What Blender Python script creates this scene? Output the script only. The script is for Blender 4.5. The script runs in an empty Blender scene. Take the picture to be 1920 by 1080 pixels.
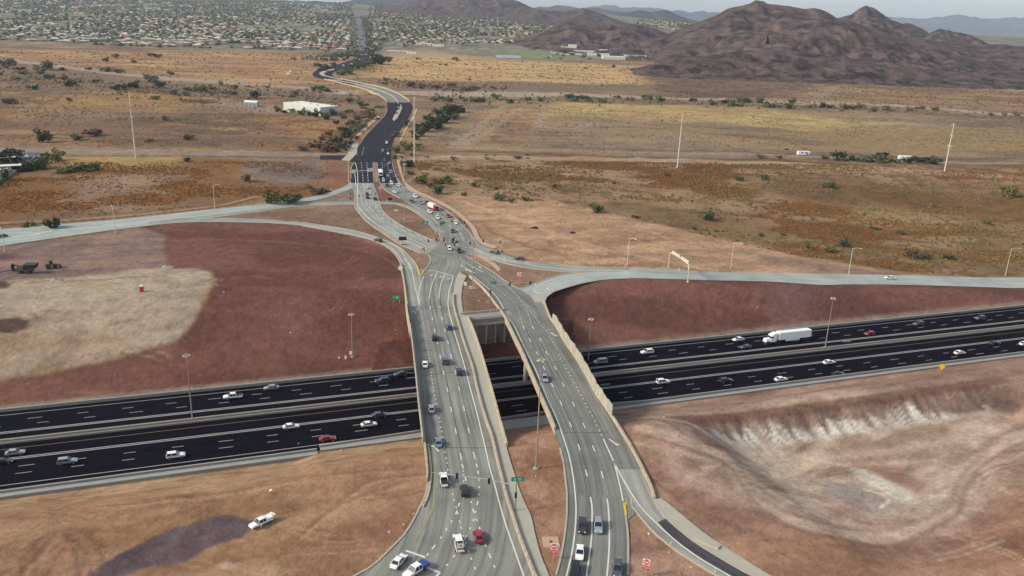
import bpy, bmesh, math, random
import numpy as np
from mathutils import Vector, Matrix
random.seed(7); rng = np.random.default_rng(11)
SC = bpy.context.scene
# ---------------- camera ----------------
FPX, PITCH, ROLL, CAMH = 1541.0, math.radians(18.3), math.radians(2.09), 102.0
cF = np.array([0, math.cos(PITCH), -math.sin(PITCH)])
_R0 = np.array([1.0, 0, 0]); _U0 = np.array([0, math.sin(PITCH), math.cos(PITCH)])
cR = math.cos(ROLL)*_R0 + math.sin(ROLL)*_U0
cU = -math.sin(ROLL)*_R0 + math.cos(ROLL)*_U0
cam_data = bpy.data.cameras.new('camera'); cam = bpy.data.objects.new('camera', cam_data)
SC.collection.objects.link(cam)
cam.matrix_world = Matrix(((cR[0], cU[0], -cF[0], 0), (cR[1], cU[1], -cF[1], 0), (cR[2], cU[2], -cF[2], CAMH), (0, 0, 0, 1)))
cam_data.sensor_width = 36; cam_data.lens = FPX/1920*36
cam_data.clip_start = 1; cam_data.clip_end = 90000
SC.camera = cam
# ---------------- world, sun, exposure ----------------
SUN_EL, SUN_AZ = math.radians(34), math.radians(-108)      # azimuth from +Y towards +X
w = bpy.data.worlds.new('World'); SC.world = w; w.use_nodes = True
nt = w.node_tree; bg = nt.nodes['Background']
sky = nt.nodes.new('ShaderNodeTexSky'); sky.sky_type = 'NISHITA'; sky.sun_disc = False
sky.sun_elevation = SUN_EL; sky.sun_rotation = SUN_AZ; sky.altitude = 400
sky.air_density = 1.0; sky.dust_density = 2.5; sky.ozone_density = 1.0
hsv = nt.nodes.new('ShaderNodeHueSaturation'); hsv.inputs['Saturation'].default_value = .62   # thin overcast greys the sky
nt.links.new(sky.outputs[0], hsv.inputs['Color']); nt.links.new(hsv.outputs[0], bg.inputs[0]); bg.inputs[1].default_value = 0.13
sd = bpy.data.lights.new('sun', 'SUN'); sd.energy = 2.1; sd.angle = math.radians(9); sd.color = (1, .91, .76)
so = bpy.data.objects.new('sun', sd); SC.collection.objects.link(so)
sdir = Vector((math.sin(SUN_AZ)*math.cos(SUN_EL), math.cos(SUN_AZ)*math.cos(SUN_EL), math.sin(SUN_EL)))
so.rotation_euler = sdir.to_track_quat('Z', 'Y').to_euler(); so.location = (0, 0, 400)
SC.view_settings.view_transform = 'Standard'; SC.view_settings.look = 'None'
SC.view_settings.exposure = 0.70; SC.view_settings.gamma = 1
SC.cycles.max_bounces = 5; SC.cycles.diffuse_bounces = 2; SC.cycles.glossy_bounces = 2
SC.cycles.volume_bounces = 2; SC.cycles.transparent_max_bounces = 4

# ---------------- helpers ----------------
KALB = 1.22
def srgb(r, g, b, k=None):
    k = KALB if k is None else k
    f = lambda c: (c/255/12.92 if c/255 <= .04045 else ((c/255+.055)/1.055)**2.4)
    return tuple(min(.9, f(c)/k) for c in (r, g, b))
def un(x, y, z=0.0):
    d = cF*FPX + cR*(x-960) + cU*(540-y); k = (z-CAMH)/d[2]
    return np.array([d[0]*k, d[1]*k])
def at_depth(x, y, Y):
    d = cF*FPX + cR*(x-960) + cU*(540-y); k = Y/d[1]
    return np.array([d[0]*k, Y, CAMH+d[2]*k])
def sm(t):
    t = np.clip(t, 0, 1); return t*t*(3-2*t)
def _hash(ix, iy, s):
    h = (ix.astype(np.int64)*374761393 + iy.astype(np.int64)*668265263 + s*974634777) & 0xffffffff
    h = ((h ^ (h >> 13))*1274126177) & 0xffffffff
    return ((h ^ (h >> 16)) & 0xffffff)/float(0xffffff)
def vnoise(x, y, s=0):
    x = np.asarray(x, float); y = np.asarray(y, float)
    ix = np.floor(x); iy = np.floor(y); fx = x-ix; fy = y-iy
    fx = fx*fx*(3-2*fx); fy = fy*fy*(3-2*fy)
    a = _hash(ix, iy, s); b = _hash(ix+1, iy, s); c = _hash(ix, iy+1, s); d = _hash(ix+1, iy+1, s)
    return (a*(1-fx)+b*fx)*(1-fy)+(c*(1-fx)+d*fx)*fy
def fbm(x, y, s=0, o=4):
    r = 0; a = .5; t = 0
    for i in range(o):
        r = r + a*vnoise(x*2**i+i*17.3, y*2**i-i*9.1, s+i); t += a; a *= .5
    return r/t
def link(o, parent=None):
    SC.collection.objects.link(o)
    if parent is not None: o.parent = parent
    return o
def tag(o, label=None, cat=None, group=None, kind=None):
    if label: o['label'] = label
    if cat: o['category'] = cat
    if group: o['group'] = group
    if kind: o['kind'] = kind
    return o
def empty(name, loc=(0, 0, 0), rz=0):
    o = bpy.data.objects.new(name, None); o.location = loc; o.rotation_euler = (0, 0, rz); o.empty_display_size = .5
    return link(o)
class MB:
    def __init__(s): s.v = []; s.f = []; s.uv = []
    def add(s, vs, fs, uvs=None):
        b = len(s.v); s.v += [tuple(map(float, q)) for q in vs]; s.f += [tuple(b+i for i in f) for f in fs]
        if uvs: s.uv += uvs
    def box(s, c, d, rz=0, taper=1.0):
        x, y, z = d[0]/2, d[1]/2, d[2]/2; ca, sa = math.cos(rz), math.sin(rz); vs = []
        for zz in (-z, z):
            t = taper if zz > 0 else 1
            for xx, yy in ((-x, -y), (x, -y), (x, y), (-x, y)):
                xx *= t; yy *= t
                vs.append((c[0]+xx*ca-yy*sa, c[1]+xx*sa+yy*ca, c[2]+zz))
        s.add(vs, [(3, 2, 1, 0), (4, 5, 6, 7), (0, 1, 5, 4), (1, 2, 6, 5), (2, 3, 7, 6), (3, 0, 4, 7)])
    def tube(s, pts, rad, n=8, cap=True):
        pts = [Vector(p) for p in pts]; rad = rad if isinstance(rad, (list, tuple)) else [rad]*len(pts)
        b = len(s.v); N = len(pts)
        for i, p in enumerate(pts):
            t = (pts[min(i+1, N-1)]-pts[max(i-1, 0)]).normalized()
            u = t.cross(Vector((0, 0, 1)));
            if u.length < .05: u = Vector((1, 0, 0))
            u.normalize(); v = t.cross(u)
            for k in range(n):
                a = 2*math.pi*k/n; s.v.append(tuple(p+(u*math.cos(a)+v*math.sin(a))*rad[i]))
        for i in range(N-1):
            for k in range(n):
                s.f.append((b+i*n+k, b+i*n+(k+1) % n, b+(i+1)*n+(k+1) % n, b+(i+1)*n+k))
        if cap: s.f.append(tuple(b+k for k in range(n))); s.f.append(tuple(b+(N-1)*n+k for k in reversed(range(n))))
    def mesh(s, name, mat=None, smooth=False):
        m = bpy.data.meshes.new(name); m.from_pydata(s.v, [], s.f)
        if mat: m.materials.append(mat)
        if smooth: m.polygons.foreach_set('use_smooth', [True]*len(m.polygons))
        if s.uv and len(s.uv) == len(m.loops):
            l = m.uv_layers.new(name='uv'); l.data.foreach_set('uv', np.array(s.uv, dtype=np.float32).ravel())
        m.update(); return m
    def build(s, name, mat=None, parent=None, smooth=False):
        o = bpy.data.objects.new(name, s.mesh(name, mat, smooth)); return link(o, parent)
def bevel(o, w_=.05, seg=2):
    bm = bmesh.new(); bm.from_mesh(o.data)
    bmesh.ops.bevel(bm, geom=bm.edges[:], offset=w_, segments=seg, affect='EDGES', clamp_overlap=True)
    bm.to_mesh(o.data); bm.free(); return o
# ---------------- materials ----------------
def newmat(name):
    m = bpy.data.materials.new(name); m.use_nodes = True
    return m, m.node_tree, m.node_tree.nodes['Principled BSDF']
def plain(name, col, rough=.7, metal=0, var=.12, scale=3.0, bump=0.0):
    m, t, b = newmat(name); b.inputs['Roughness'].default_value = rough; b.inputs['Metallic'].default_value = metal
    n = t.nodes.new('ShaderNodeTexNoise'); n.inputs['Scale'].default_value = scale; n.inputs['Detail'].default_value = 4
    tc = t.nodes.new('ShaderNodeTexCoord'); t.links.new(tc.outputs['Object'], n.inputs['Vector'])
    mx = t.nodes.new('ShaderNodeMix'); mx.data_type = 'RGBA'
    mx.inputs[6].default_value = (*[c*(1-var) for c in col], 1); mx.inputs[7].default_value = (*[min(1, c*(1+var)) for c in col], 1)
    t.links.new(n.outputs[0], mx.inputs[0]); t.links.new(mx.outputs[2], b.inputs['Base Color'])
    if bump:
        bp = t.nodes.new('ShaderNodeBump'); bp.inputs['Strength'].default_value = bump
        t.links.new(n.outputs[0], bp.inputs['Height']); t.links.new(bp.outputs[0], b.inputs['Normal'])
    return m
def roadmat(name, col, dark, streak=.5, light=None):
    """pavement with wheel-path streaks along the road (uv.x across in m, uv.y along in m), blotches and joints"""
    m, t, b = newmat(name); b.inputs['Roughness'].default_value = .92; b.inputs['Specular IOR Level'].default_value = .04
    L = t.links; N = t.nodes
    uv = N.new('ShaderNodeUVMap'); uv.uv_map = 'uv'
    mp = N.new('ShaderNodeMapping'); mp.inputs['Scale'].default_value = (.85, .018, 1); L.new(uv.outputs[0], mp.inputs[0])
    n1 = N.new('ShaderNodeTexNoise'); n1.inputs['Scale'].default_value = 1; n1.inputs['Detail'].default_value = 3; L.new(mp.outputs[0], n1.inputs['Vector'])
    r1 = N.new('ShaderNodeMapRange'); r1.inputs[1].default_value = .38; r1.inputs[2].default_value = .66; L.new(n1.outputs[0], r1.inputs[0])
    geo = N.new('ShaderNodeNewGeometry')
    n2 = N.new('ShaderNodeTexNoise'); n2.inputs['Scale'].default_value = .09; n2.inputs['Detail'].default_value = 6; L.new(geo.outputs['Position'], n2.inputs['Vector'])
    n3 = N.new('ShaderNodeTexNoise'); n3.inputs['Scale'].default_value = 1.6; n3.inputs['Detail'].default_value = 5; L.new(geo.outputs['Position'], n3.inputs['Vector'])
    m1 = N.new('ShaderNodeMix'); m1.data_type = 'RGBA'; m1.inputs[6].default_value = (*col, 1); m1.inputs[7].default_value = (*dark, 1)
    s = N.new('ShaderNodeMath'); s.operation = 'MULTIPLY'; s.inputs[1].default_value = streak; L.new(r1.outputs[0], s.inputs[0]); L.new(s.outputs[0], m1.inputs[0])
    hs = N.new('ShaderNodeHueSaturation'); L.new(m1.outputs[2], hs.inputs['Color'])
    a = N.new('ShaderNodeMath'); a.operation = 'MULTIPLY_ADD'; a.inputs[1].default_value = .7; a.inputs[2].default_value = .65; L.new(n2.outputs[0], a.inputs[0])
    a2 = N.new('ShaderNodeMath'); a2.operation = 'MULTIPLY_ADD'; a2.inputs[1].default_value = .30; L.new(n3.outputs[0], a2.inputs[0]); 
    a3 = N.new('ShaderNodeMath'); a3.operation = 'SUBTRACT'; a3.inputs[1].default_value = .15; L.new(a.outputs[0], a3.inputs[0]); L.new(a3.outputs[0], a2.inputs[2])
    L.new(a2.outputs[0], hs.inputs['Value']); L.new(hs.outputs[0], b.inputs['Base Color'])
    return m
M = {}
M['concrete_road'] = roadmat('concrete_pavement', srgb(168, 168, 156), srgb(120, 122, 118), .75)
M['deck'] = roadmat('bridge_deck_pavement', srgb(150, 150, 140), srgb(110, 111, 108), .85)
M['deck_dark'] = roadmat('worn_dark_pavement', srgb(139, 139, 131), srgb(103, 104, 102), .85)
M['asphalt'] = roadmat('asphalt', srgb(58, 58, 66), srgb(40, 40, 48), .7)
M['asphalt_far'] = roadmat('far_asphalt', srgb(120, 117, 118), srgb(100, 98, 100), .5)
M['ramp_patch'] = roadmat('charcoal_asphalt', srgb(82, 80, 84), srgb(62, 60, 66), .6)
M['fwy'] = roadmat('fresh_black_asphalt', srgb(20, 20, 30), srgb(9, 10, 18), .6)
M['ramp'] = roadmat('pale_ramp_concrete', srgb(176, 181, 172), srgb(142, 150, 146), .7)
M['walk'] = plain('sidewalk_concrete', srgb(176, 172, 154), .9, 0, .16, .5)
M['walk_tan'] = plain('tan_path', srgb(190, 160, 132), .95, 0, .12, .5)
M['island_soil'] = plain('island_soil', srgb(138, 104, 88), 1, 0, .2, .6)
M['kerb'] = plain('kerb_concrete', srgb(178, 168, 150), .9, 0, .12, .8)
M['conc'] = plain('cast_concrete', srgb(168, 162, 144), .85, 0, .15, .6)
M['conc_tan'] = plain('tan_painted_concrete', srgb(182, 168, 140), .85, 0, .14, .5)
def weathered(name, c):
    m = plain(name, c, .88, 0, .14, .5); t = m.node_tree; b = t.nodes['Principled BSDF']; src = b.inputs['Base Color'].links[0].from_socket
    g = t.nodes.new('ShaderNodeNewGeometry'); mp = t.nodes.new('ShaderNodeMapping'); mp.inputs['Scale'].default_value = (1, 1, .12); n = t.nodes.new('ShaderNodeTexNoise'); n.inputs['Scale'].default_value = 1.1; n.inputs['Detail'].default_value = 6; n.inputs['Roughness'].default_value = .65
    t.links.new(g.outputs['Position'], mp.inputs[0]); t.links.new(mp.outputs[0], n.inputs['Vector']); r = t.nodes.new('ShaderNodeMapRange'); r.inputs[1].default_value = .35; r.inputs[2].default_value = .62; r.inputs[3].default_value = .62; r.inputs[4].default_value = 1.08
    t.links.new(n.outputs[0], r.inputs[0]); h = t.nodes.new('ShaderNodeHueSaturation'); t.links.new(src, h.inputs['Color']); t.links.new(r.outputs[0], h.inputs['Value']); t.links.new(h.outputs[0], b.inputs['Base Color']); return m
M['conc'] = weathered('weathered_concrete', srgb(180, 174, 156)); M['conc_tan'] = weathered('weathered_tan_concrete', srgb(196, 180, 150)); M['apron_w'] = 0
M['conc_grey'] = plain('grey_concrete', srgb(150, 146, 138), .85, 0, .15, .5)
M['mse'] = plain('retaining_wall_panels', srgb(128, 116, 102), .9, 0, .15, .4)
M['apron'] = plain('concrete_apron', srgb(152, 154, 150), .9, 0, .15, .4)
M['white_paint'] = plain('white_road_paint', srgb(222, 222, 205), .7, 0, .12, .9)
M['yellow_paint'] = plain('yellow_road_paint', srgb(150, 146, 108), .8, 0, .2, .9)
M['fyellow'] = plain('freeway_yellow_paint', srgb(140, 115, 70), .8, 0, .2, .9)
M['fwhite'] = plain('freeway_white_paint', srgb(168, 165, 160), .8, 0, .12, .9)
M['kyellow'] = plain('yellow_kerb_paint', srgb(225, 180, 40), .7, 0, .1, .9)
M['steel'] = plain('galvanised_steel', srgb(190, 184, 168), .5, .2, .1, 2)
M['steel_lt'] = plain('pale_pole_steel', srgb(215, 205, 180), .5, .1, .08, 2)
M['black'] = plain('black_plastic', (.012, .012, .015), .5, 0, .1, 2)
M['joint'] = plain('joint_seal', srgb(80, 80, 78), .8, 0, .1, 2)

# ---------------- terrain height ----------------
FZ = -12.5
fA = np.array([-136.8, 196.1]); fD = np.array([.94297, .33287]); fN = np.array([-.33287, .94297])
def fw(s, n, z=FZ): p = fA+fD*s+fN*n; return (p[0], p[1], z)
def plat(X, Y):
    p = np.interp(X, [54, 74, 104, 165, 231, 330, 600], [0, -.9, -3.1, -6, -9.5, -10.5, -10.5])
    return p*(1-sm((Y-(372+.05*X))/260.0))
ROADC = None
def mainroad_dist(X, Y):
    d = np.full(np.shape(X), 1e9)
    P = ROADC
    for i in range(len(P)-1):
        ax, ay = P[i]; bx, by = P[i+1]; vx, vy = bx-ax, by-ay; L2 = vx*vx+vy*vy+1e-9
        t = np.clip(((X-ax)*vx+(Y-ay)*vy)/L2, 0, 1)
        d = np.minimum(d, np.hypot(X-ax-t*vx, Y-ay-t*vy))
    return d
def hgt(X, Y, relief=True):
    X = np.asarray(X, float); Y = np.asarray(Y, float)
    dx = X-fA[0]; dy = Y-fA[1]; s = dx*fD[0]+dy*fD[1]; n = dx*fN[0]+dy*fN[1]
    P = plat(X, Y)-.12
    # north side
    W = np.interp(X, [-300, -60, 25, 60, 120, 231, 400], [70, 60, 46, 40, 24, 15, 14])
    z = FZ-.25+(P-FZ+.25)*sm((n-20.5)/W)
    Yw = 271.9+(X+14.66)*.397
    lx = -41.1+(303.6-Y)*.178+1.0; rx = 15.5+(268-Y)*.187+.3
    ab = (X > lx) & (X < rx) & (n > 19)
    za = np.where(Y > Yw+.2, P, FZ-.25+np.clip((n-20.5)/10, 0, 1)*2.9)
    z = np.where(ab, za, z)
    # south side
    n0 = np.interp(s, [0, 75, 80, 300], [29.5, 29.5, 26.5, 24.5])
    ds = -n-n0
    zs = FZ-.25+(P-FZ+.25)*(.25*sm(ds/31)+.75*np.clip(ds/31, 0, 1))
    # excavation right of the bridges: berm along the freeway, steep north face, wide floor
    e = sm((X-34)/14)
    if PIT is not None:
        u = ((X-PIT[0])*fD[0]+(Y-PIT[1])*fD[1]); v = ((X-PIT[0])*fN[0]+(Y-PIT[1])*fN[1])
        e1 = sm((u+50)/14)*(1-sm((u-58)/14)); e2 = sm((u+62)/26)*(1-sm((u-48)/50))
        gul = 1.5*(fbm((u-.35*v)/1.7, v/14, 3, 3)-.5)
        drop = 4.6*e1*np.clip((16-v+2.2*(vnoise(X/9, Y/9, 5)-.5)+gul*(v > 6))/8.0, 0, 1)
        drop = drop*(1-.6*sm((-v-2)/30))
        rise = (-FZ-6.15-.12)*sm((ds-20-26*e2)/85)
        zr = FZ-.25+6.4*sm(ds/19)+rise-drop*(1-sm((ds-95)/30))
        bd = np.hypot(v+18, (u-5)*.5)
        zr = zr-.8*e2*(1-sm(bd/13))
        if ROADC is not None:
            wr = sm((mainroad_dist(X, Y)-8)/48); zr = zr*wr+zs*(1-wr)
        zs = zs*(1-e)+zr*e
    z = np.where(n < -20, np.where(ds > 0, zs, FZ-.25), z)
    if relief:
        far = sm((Y-430)/160)
        if ROADC is not None and np.any(far > 0):
            d = mainroad_dist(X, Y)
            far = far*sm((d-18)/70)
            z = z+far*(fbm(X/160, Y/160, 21, 4)-.5)*7*(1-sm((Y-1350)/450))
            # dry wash under the far bridge
            wy = np.interp(X, WASH[:, 0], WASH[:, 1])
            z = z-5.0*(1-sm((np.abs(Y-wy)-9)/18))*(1-sm((np.abs(X+105)-110)/80))
        near = sm((-n-62)/30)
        z = z+near*(fbm(X/22, Y/22, 31, 4)-.6)*.9*sm((mainroad_dist(X, Y)-24)/12 if ROADC is not None else 1.0)
    # loose soil texture on slopes
    z = z+.30*(fbm(X/6, Y/6, 41, 3)-.62)*sm((np.abs(n)-32)/10)*(1-sm((Y-500)/200))*(z > -30)*(P < 1)*.6
    return z
PIT = un(1600, 850, -13.5)
def G(x, y, off=0.0):
    """the point of the ground seen at a pixel"""
    d = cF*FPX + cR*(x-960) + cU*(540-y); d = d/abs(d[2])
    ts = np.concatenate([np.linspace(CAMH-6, CAMH+19, 120)])
    X = d[0]*ts; Y = d[1]*ts; Z = CAMH-ts; h = hgt(X, Y)
    k = np.argmax(Z <= h)
    if k == 0: p = un(x, y, 0); return np.array([p[0], p[1], off])
    a = ts[k-1]; b = ts[k]; ga = (Z[k-1]-h[k-1]); gb = (h[k]-Z[k]); t = a+(b-a)*ga/(ga+gb+1e-9)
    return np.array([d[0]*t, d[1]*t, float(hgt(np.array([d[0]*t]), np.array([d[1]*t]))[0])+off])
_YF = np.exp(np.linspace(math.log(1100), math.log(14000), 500))
def GF(x, y, off=0.0):
    """the point of the far ground seen at a pixel"""
    d = cF*FPX + cR*(x-960) + cU*(540-y); k = _YF/d[1]; X = d[0]*k; Z = CAMH+d[2]*k; h = hgt(X, _YF, False)
    i = int(np.argmax(Z <= h)); i = i if i > 0 else len(_YF)-1
    return np.array([X[i], _YF[i], h[i]+off])
def cr(pts, per=6):
    """Catmull-Rom through the points"""
    P = [np.array(p, float) for p in pts]
    if len(P) < 3:
        return np.array([P[0]+(P[1]-P[0])*t for t in np.linspace(0, 1, per+1)])
    P = [2*P[0]-P[1]]+P+[2*P[-1]-P[-2]]; out = []
    for i in range(1, len(P)-2):
        for k in range(per):
            t = k/per; a, b, c, d = P[i-1], P[i], P[i+1], P[i+2]
            out.append(.5*((2*b)+(-a+c)*t+(2*a-5*b+4*c-d)*t*t+(-a+3*b-3*c+d)*t**3))
    out.append(P[-2]); return np.array(out)
def resample(P, step=None, n=None):
    P = np.asarray(P, float); L = np.concatenate([[0], np.cumsum(np.hypot(*np.diff(P[:, :2], axis=0).T))])
    if n is None: n = max(2, int(L[-1]/step)+1)
    t = np.linspace(0, L[-1], n); return np.stack([np.interp(t, L, P[:, i]) for i in range(P.shape[1])], 1)
def wpts(px, z=0.0): return np.array([un(p[0], p[1], p[2] if len(p) > 2 else z) for p in px])
_zl = [0]
def struct(o): o['kind'] = 'structure'; return o
def ribbon(name, left, right, mat, z=0.0, drape=False, nx=1, step=4.0, world=False, skirt=0.0, parent=None, closed_ends=False):
    l = cr(left if world else wpts(left)); r = cr(right if world else wpts(right))
    n = max(8, int(max(np.hypot(*np.diff(l, axis=0).T).sum(), np.hypot(*np.diff(r, axis=0).T).sum())/step))
    l = resample(l, n=n); r = resample(r, n=n)
    mb = MB(); c = (l+r)/2; v = np.concatenate([[0], np.cumsum(np.hypot(*np.diff(c, axis=0).T))])
    rows = []
    for i in range(n):
        wd = np.hypot(*(r[i]-l[i])); row = []
        for k in range(nx+1):
            p = l[i]+(r[i]-l[i])*k/nx
            row.append((p[0], p[1], z, (k/nx-.5)*wd, v[i]))
        rows.append(row)
    A = np.array(rows).reshape(-1, 5)
    if drape: A[:, 2] = hgt(A[:, 0], A[:, 1], True)+drape
    W = nx+1; fs = []; uvs = []
    for i in range(n-1):
        for k in range(nx):
            q = (i*W+k, i*W+k+1, (i+1)*W+k+1, (i+1)*W+k); fs.append(q); uvs += [(A[j, 3], A[j, 4]) for j in q]
    mb.add(A[:, :3], fs, uvs)
    if skirt:
        for side in (0, nx):
            b = len(mb.v); top = [A[i*W+side, :3] for i in range(n)]
            vs = []; 
            for p in top: vs += [p, (p[0], p[1], p[2]-skirt)]
            f2 = [(2*i, 2*i+1, 2*i+3, 2*i+2) for i in range(n-1)]
            mb.add(vs, f2, [(0, 0)]*4*len(f2))
    o = mb.build(name, mat, parent)
    bm = bmesh.new(); bm.from_mesh(o.data)
    bmesh.ops.recalc_face_normals(bm, faces=bm.faces)
    up = sum(f.normal.z*f.calc_area() for f in bm.faces)
    if up < 0: bmesh.ops.reverse_faces(bm, faces=bm.faces)
    bm.to_mesh(o.data); bm.free()
    if parent is None: struct(o)
    return o
def strip(mb, P, width, z=0.0, dash=None, drape=False, step=3.0):
    """flat painted line along a world polyline"""
    P = resample(P, step=step if not dash else .75); 
    T = np.gradient(P[:, :2], axis=0); T /= (np.hypot(*T.T)[:, None]+1e-9); Nn = np.stack([-T[:, 1], T[:, 0]], 1)
    L = np.concatenate([[0], np.cumsum(np.hypot(*np.diff(P[:, :2], axis=0).T))])
    a = P[:, :2]+Nn*width/2; b = P[:, :2]-Nn*width/2
    if drape is not False: Z = hgt(P[:, 0], P[:, 1])+drape
    else: Z = np.full(len(P), z)
    for i in range(len(P)-1):
        if dash and ((L[i]+L[i+1])/2+dash[2]) % (dash[0]+dash[1]) > dash[0]: continue
        mb.add([(*a[i], Z[i]), (*b[i], Z[i]), (*b[i+1], Z[i+1]), (*a[i+1], Z[i+1])], [(3, 2, 1, 0) if False else (0, 1, 2, 3)])
def wall(mb, P, th, z0, z1, side=0.0, drape=False, step=3.0):
    """extruded wall along a world polyline; z0/z1 may be arrays or functions of length"""
    P = resample(P, step=step); T = np.gradient(P[:, :2], axis=0); T /= (np.hypot(*T.T)[:, None]+1e-9); Nn = np.stack([-T[:, 1], T[:, 0]], 1)
    n = len(P); L = np.concatenate([[0], np.cumsum(np.hypot(*np.diff(P[:, :2], axis=0).T))])
    base = hgt(P[:, 0], P[:, 1]) if drape else np.zeros(n)
    f = lambda q: np.array([q(x) for x in L]) if callable(q) else np.full(n, float(q))
    lo = base+f(z0); hi = base+f(z1); a = P[:, :2]+Nn*(side+th/2); b = P[:, :2]+Nn*(side-th/2)
    vs = []
    for i in range(n): vs += [(*a[i], lo[i]), (*b[i], lo[i]), (*b[i], hi[i]), (*a[i], hi[i])]
    fs = [(0, 1, 2, 3), tuple(4*(n-1)+k for k in (3, 2, 1, 0))]
    for i in range(n-1):
        for k in range(4): fs.append((4*i+k, 4*i+4+k, 4*i+4+(k+1) % 4, 4*i+(k+1) % 4))
    mb.add(vs, fs)
# ---------------- terrain sheet ----------------
ROADC = np.array([un(*p) for p in [(1100, 1080), (1080, 850), (980, 620), (900, 500), (865, 440), (780, 375), (725, 330), (700, 290), (740, 220), (748, 190), (700, 165), (640, 151), (600, 142), (600, 132), (650, 122), (680, 112), (678, 60), (672, 25), (678, 60), (680, 112), (650, 122), (600, 132), (600, 142), (640, 151), (700, 165), (748, 190), (740, 220), (690, 290), (685, 350), (600, 372), (400, 402), (0, 446), (-400, 500), (0, 446), (400, 412), (640, 430), (750, 480), (790, 560), (690, 380), (800, 460), (850, 480), (830, 600), (850, 800), (880, 1080), (1090, 1080), (1120, 800), (1175, 880), (1240, 970), (1300, 1025), (1400, 1088), (1520, 1150), (1400, 1088), (1240, 970), (1120, 800), (1000, 640), (850, 480), (920, 470), (1200, 510), (1920, 530)]])
WASH = np.array([un(*p) for p in [(-300, 95), (0, 116), (167, 133), (333, 150), (500, 163), (640, 173), (755, 174), (879, 176), (1056, 178), (1240, 185), (1387, 190), (1575, 195), (1762, 206), (1920, 219), (2300, 240)]])
_h0 = hgt
def hgt(X, Y, relief=True):
    X = np.asarray(X, float); Y = np.asarray(Y, float)
    u = X/np.maximum(Y, 1)
    cap = 150-70*sm((u-.05)/.2)
    rise = np.minimum(.030*np.maximum(Y-2300, 0), cap)
    return _h0(X, Y, relief)+rise
NU, NV = 900, 1150
vY = np.concatenate([[-600, -200, 0, 40], np.exp(np.linspace(math.log(70), math.log(27000), NV-4))])
U = np.linspace(-1, 1, NU); U = .78*U+.55*U**3
YY, UU = np.meshgrid(vY, U, indexing='ij')
XX = UU*(np.maximum(YY, 60)+90)
# keep the near part dense: rows follow distance, columns fan out from below the camera
X1 = XX.ravel(); Y1 = YY.ravel(); Z1 = hgt(X1, Y1)
def polymask(px, z=0.0, soft=3.0, warp=4.0, wsc=18.0, world=False, seed=1):
    P = np.array(px, float) if world else np.array([G(p[0], p[1])[:2] if z == 'g' else un(p[0], p[1], z) for p in px])
    q = max(1.0, float(np.clip(np.median(P[:, 1]), 0, 4000))/380)**1.1; soft, warp, wsc = soft*q, warp*q, wsc*q**.7
    m = np.zeros(len(X1)); pad = soft+warp+2
    k = np.where((X1 > P[:, 0].min()-pad) & (X1 < P[:, 0].max()+pad) & (Y1 > P[:, 1].min()-pad) & (Y1 < P[:, 1].max()+pad))[0]
    if not len(k): return m
    x = X1[k]+warp*(fbm(X1[k]/wsc, Y1[k]/wsc, seed+70)-.5)*2; y = Y1[k]+warp*(fbm(X1[k]/wsc, Y1[k]/wsc, seed+90)-.5)*2
    ins = np.zeros(len(k), bool); d = np.full(len(k), 1e9); n = len(P)
    for i in range(n):
        ax, ay = P[i]; bx, by = P[(i+1) % n]
        c = (ay > y) != (by > y); ins ^= c & (x < (bx-ax)*(y-ay)/(by-ay+1e-12)+ax)
        vx, vy = bx-ax, by-ay; t = np.clip(((x-ax)*vx+(y-ay)*vy)/(vx*vx+vy*vy+1e-9), 0, 1)
        d = np.minimum(d, np.hypot(x-ax-t*vx, y-ay-t*vy))
    sd = np.where(ins, d, -d); m[k] = sm(sd/soft*.5+.5); return m
def linemask(px, width, soft, z=0.0, warp=1.0, seed=1, world=False):
    P = np.array(px, float) if world else np.array([G(p[0], p[1])[:2] if z == 'g' else un(p[0], p[1], z) for p in px]); P = cr(P, 4)
    m = np.zeros(len(X1)); pad = width+soft+warp+2
    k = np.where((X1 > P[:, 0].min()-pad) & (X1 < P[:, 0].max()+pad) & (Y1 > P[:, 1].min()-pad) & (Y1 < P[:, 1].max()+pad))[0]
    if not len(k): return m
    x = X1[k]+warp*(vnoise(X1[k]/12, Y1[k]/12, seed+7)-.5)*2; y = Y1[k]+warp*(vnoise(X1[k]/12, Y1[k]/12, seed+9)-.5)*2
    d = np.full(len(k), 1e9)
    for i in range(len(P)-1):
        ax, ay = P[i]; vx, vy = P[i+1]-P[i]; t = np.clip(((x-ax)*vx+(y-ay)*vy)/(vx*vx+vy*vy+1e-9), 0, 1)
        d = np.minimum(d, np.hypot(x-ax-t*vx, y-ay-t*vy))
    m[k] = 1-sm((d-width/2+soft/2)/soft); return m
N8 = fbm(X1/8, Y1/8, 1, 3); N30 = fbm(X1/30, Y1/22, 2, 4); N120 = fbm(X1/130, Y1/80, 3, 5); N3 = fbm(X1/2.2, Y1/2.2, 4, 3); N60 = fbm(X1/90, Y1/35, 9, 5)
NS = fbm((X1*fD[0]+Y1*fD[1])/26, (X1*fN[0]+Y1*fN[1])/5, 14, 4)
col = np.zeros((len(X1), 3))
def paint(mask, c, amt=1.0):
    global col
    m = (mask*amt)[:, None]; c = np.array(c) if np.ndim(c) == 1 else c
    col = col*(1-m)+c*m
def mixn(t, a, b): t = np.clip(t, 0, 1)[:, None]; return np.array(a)*(1-t)+np.array(b)*t
tan, brown, rust, yel, pgr = srgb(150, 119, 92), srgb(122, 97, 80), srgb(132, 88, 46), srgb(178, 146, 94), srgb(128, 108, 102)
one = np.ones(len(X1))
# open desert
col = mixn((N60-.42)*5, tan, brown)
paint(sm((N120-.53)*9), mixn((N30-.4)*4, yel, tan), .75)
paint(sm((N30-.55)*9)*sm((.56-N120)*8), rust, .6)
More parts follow.
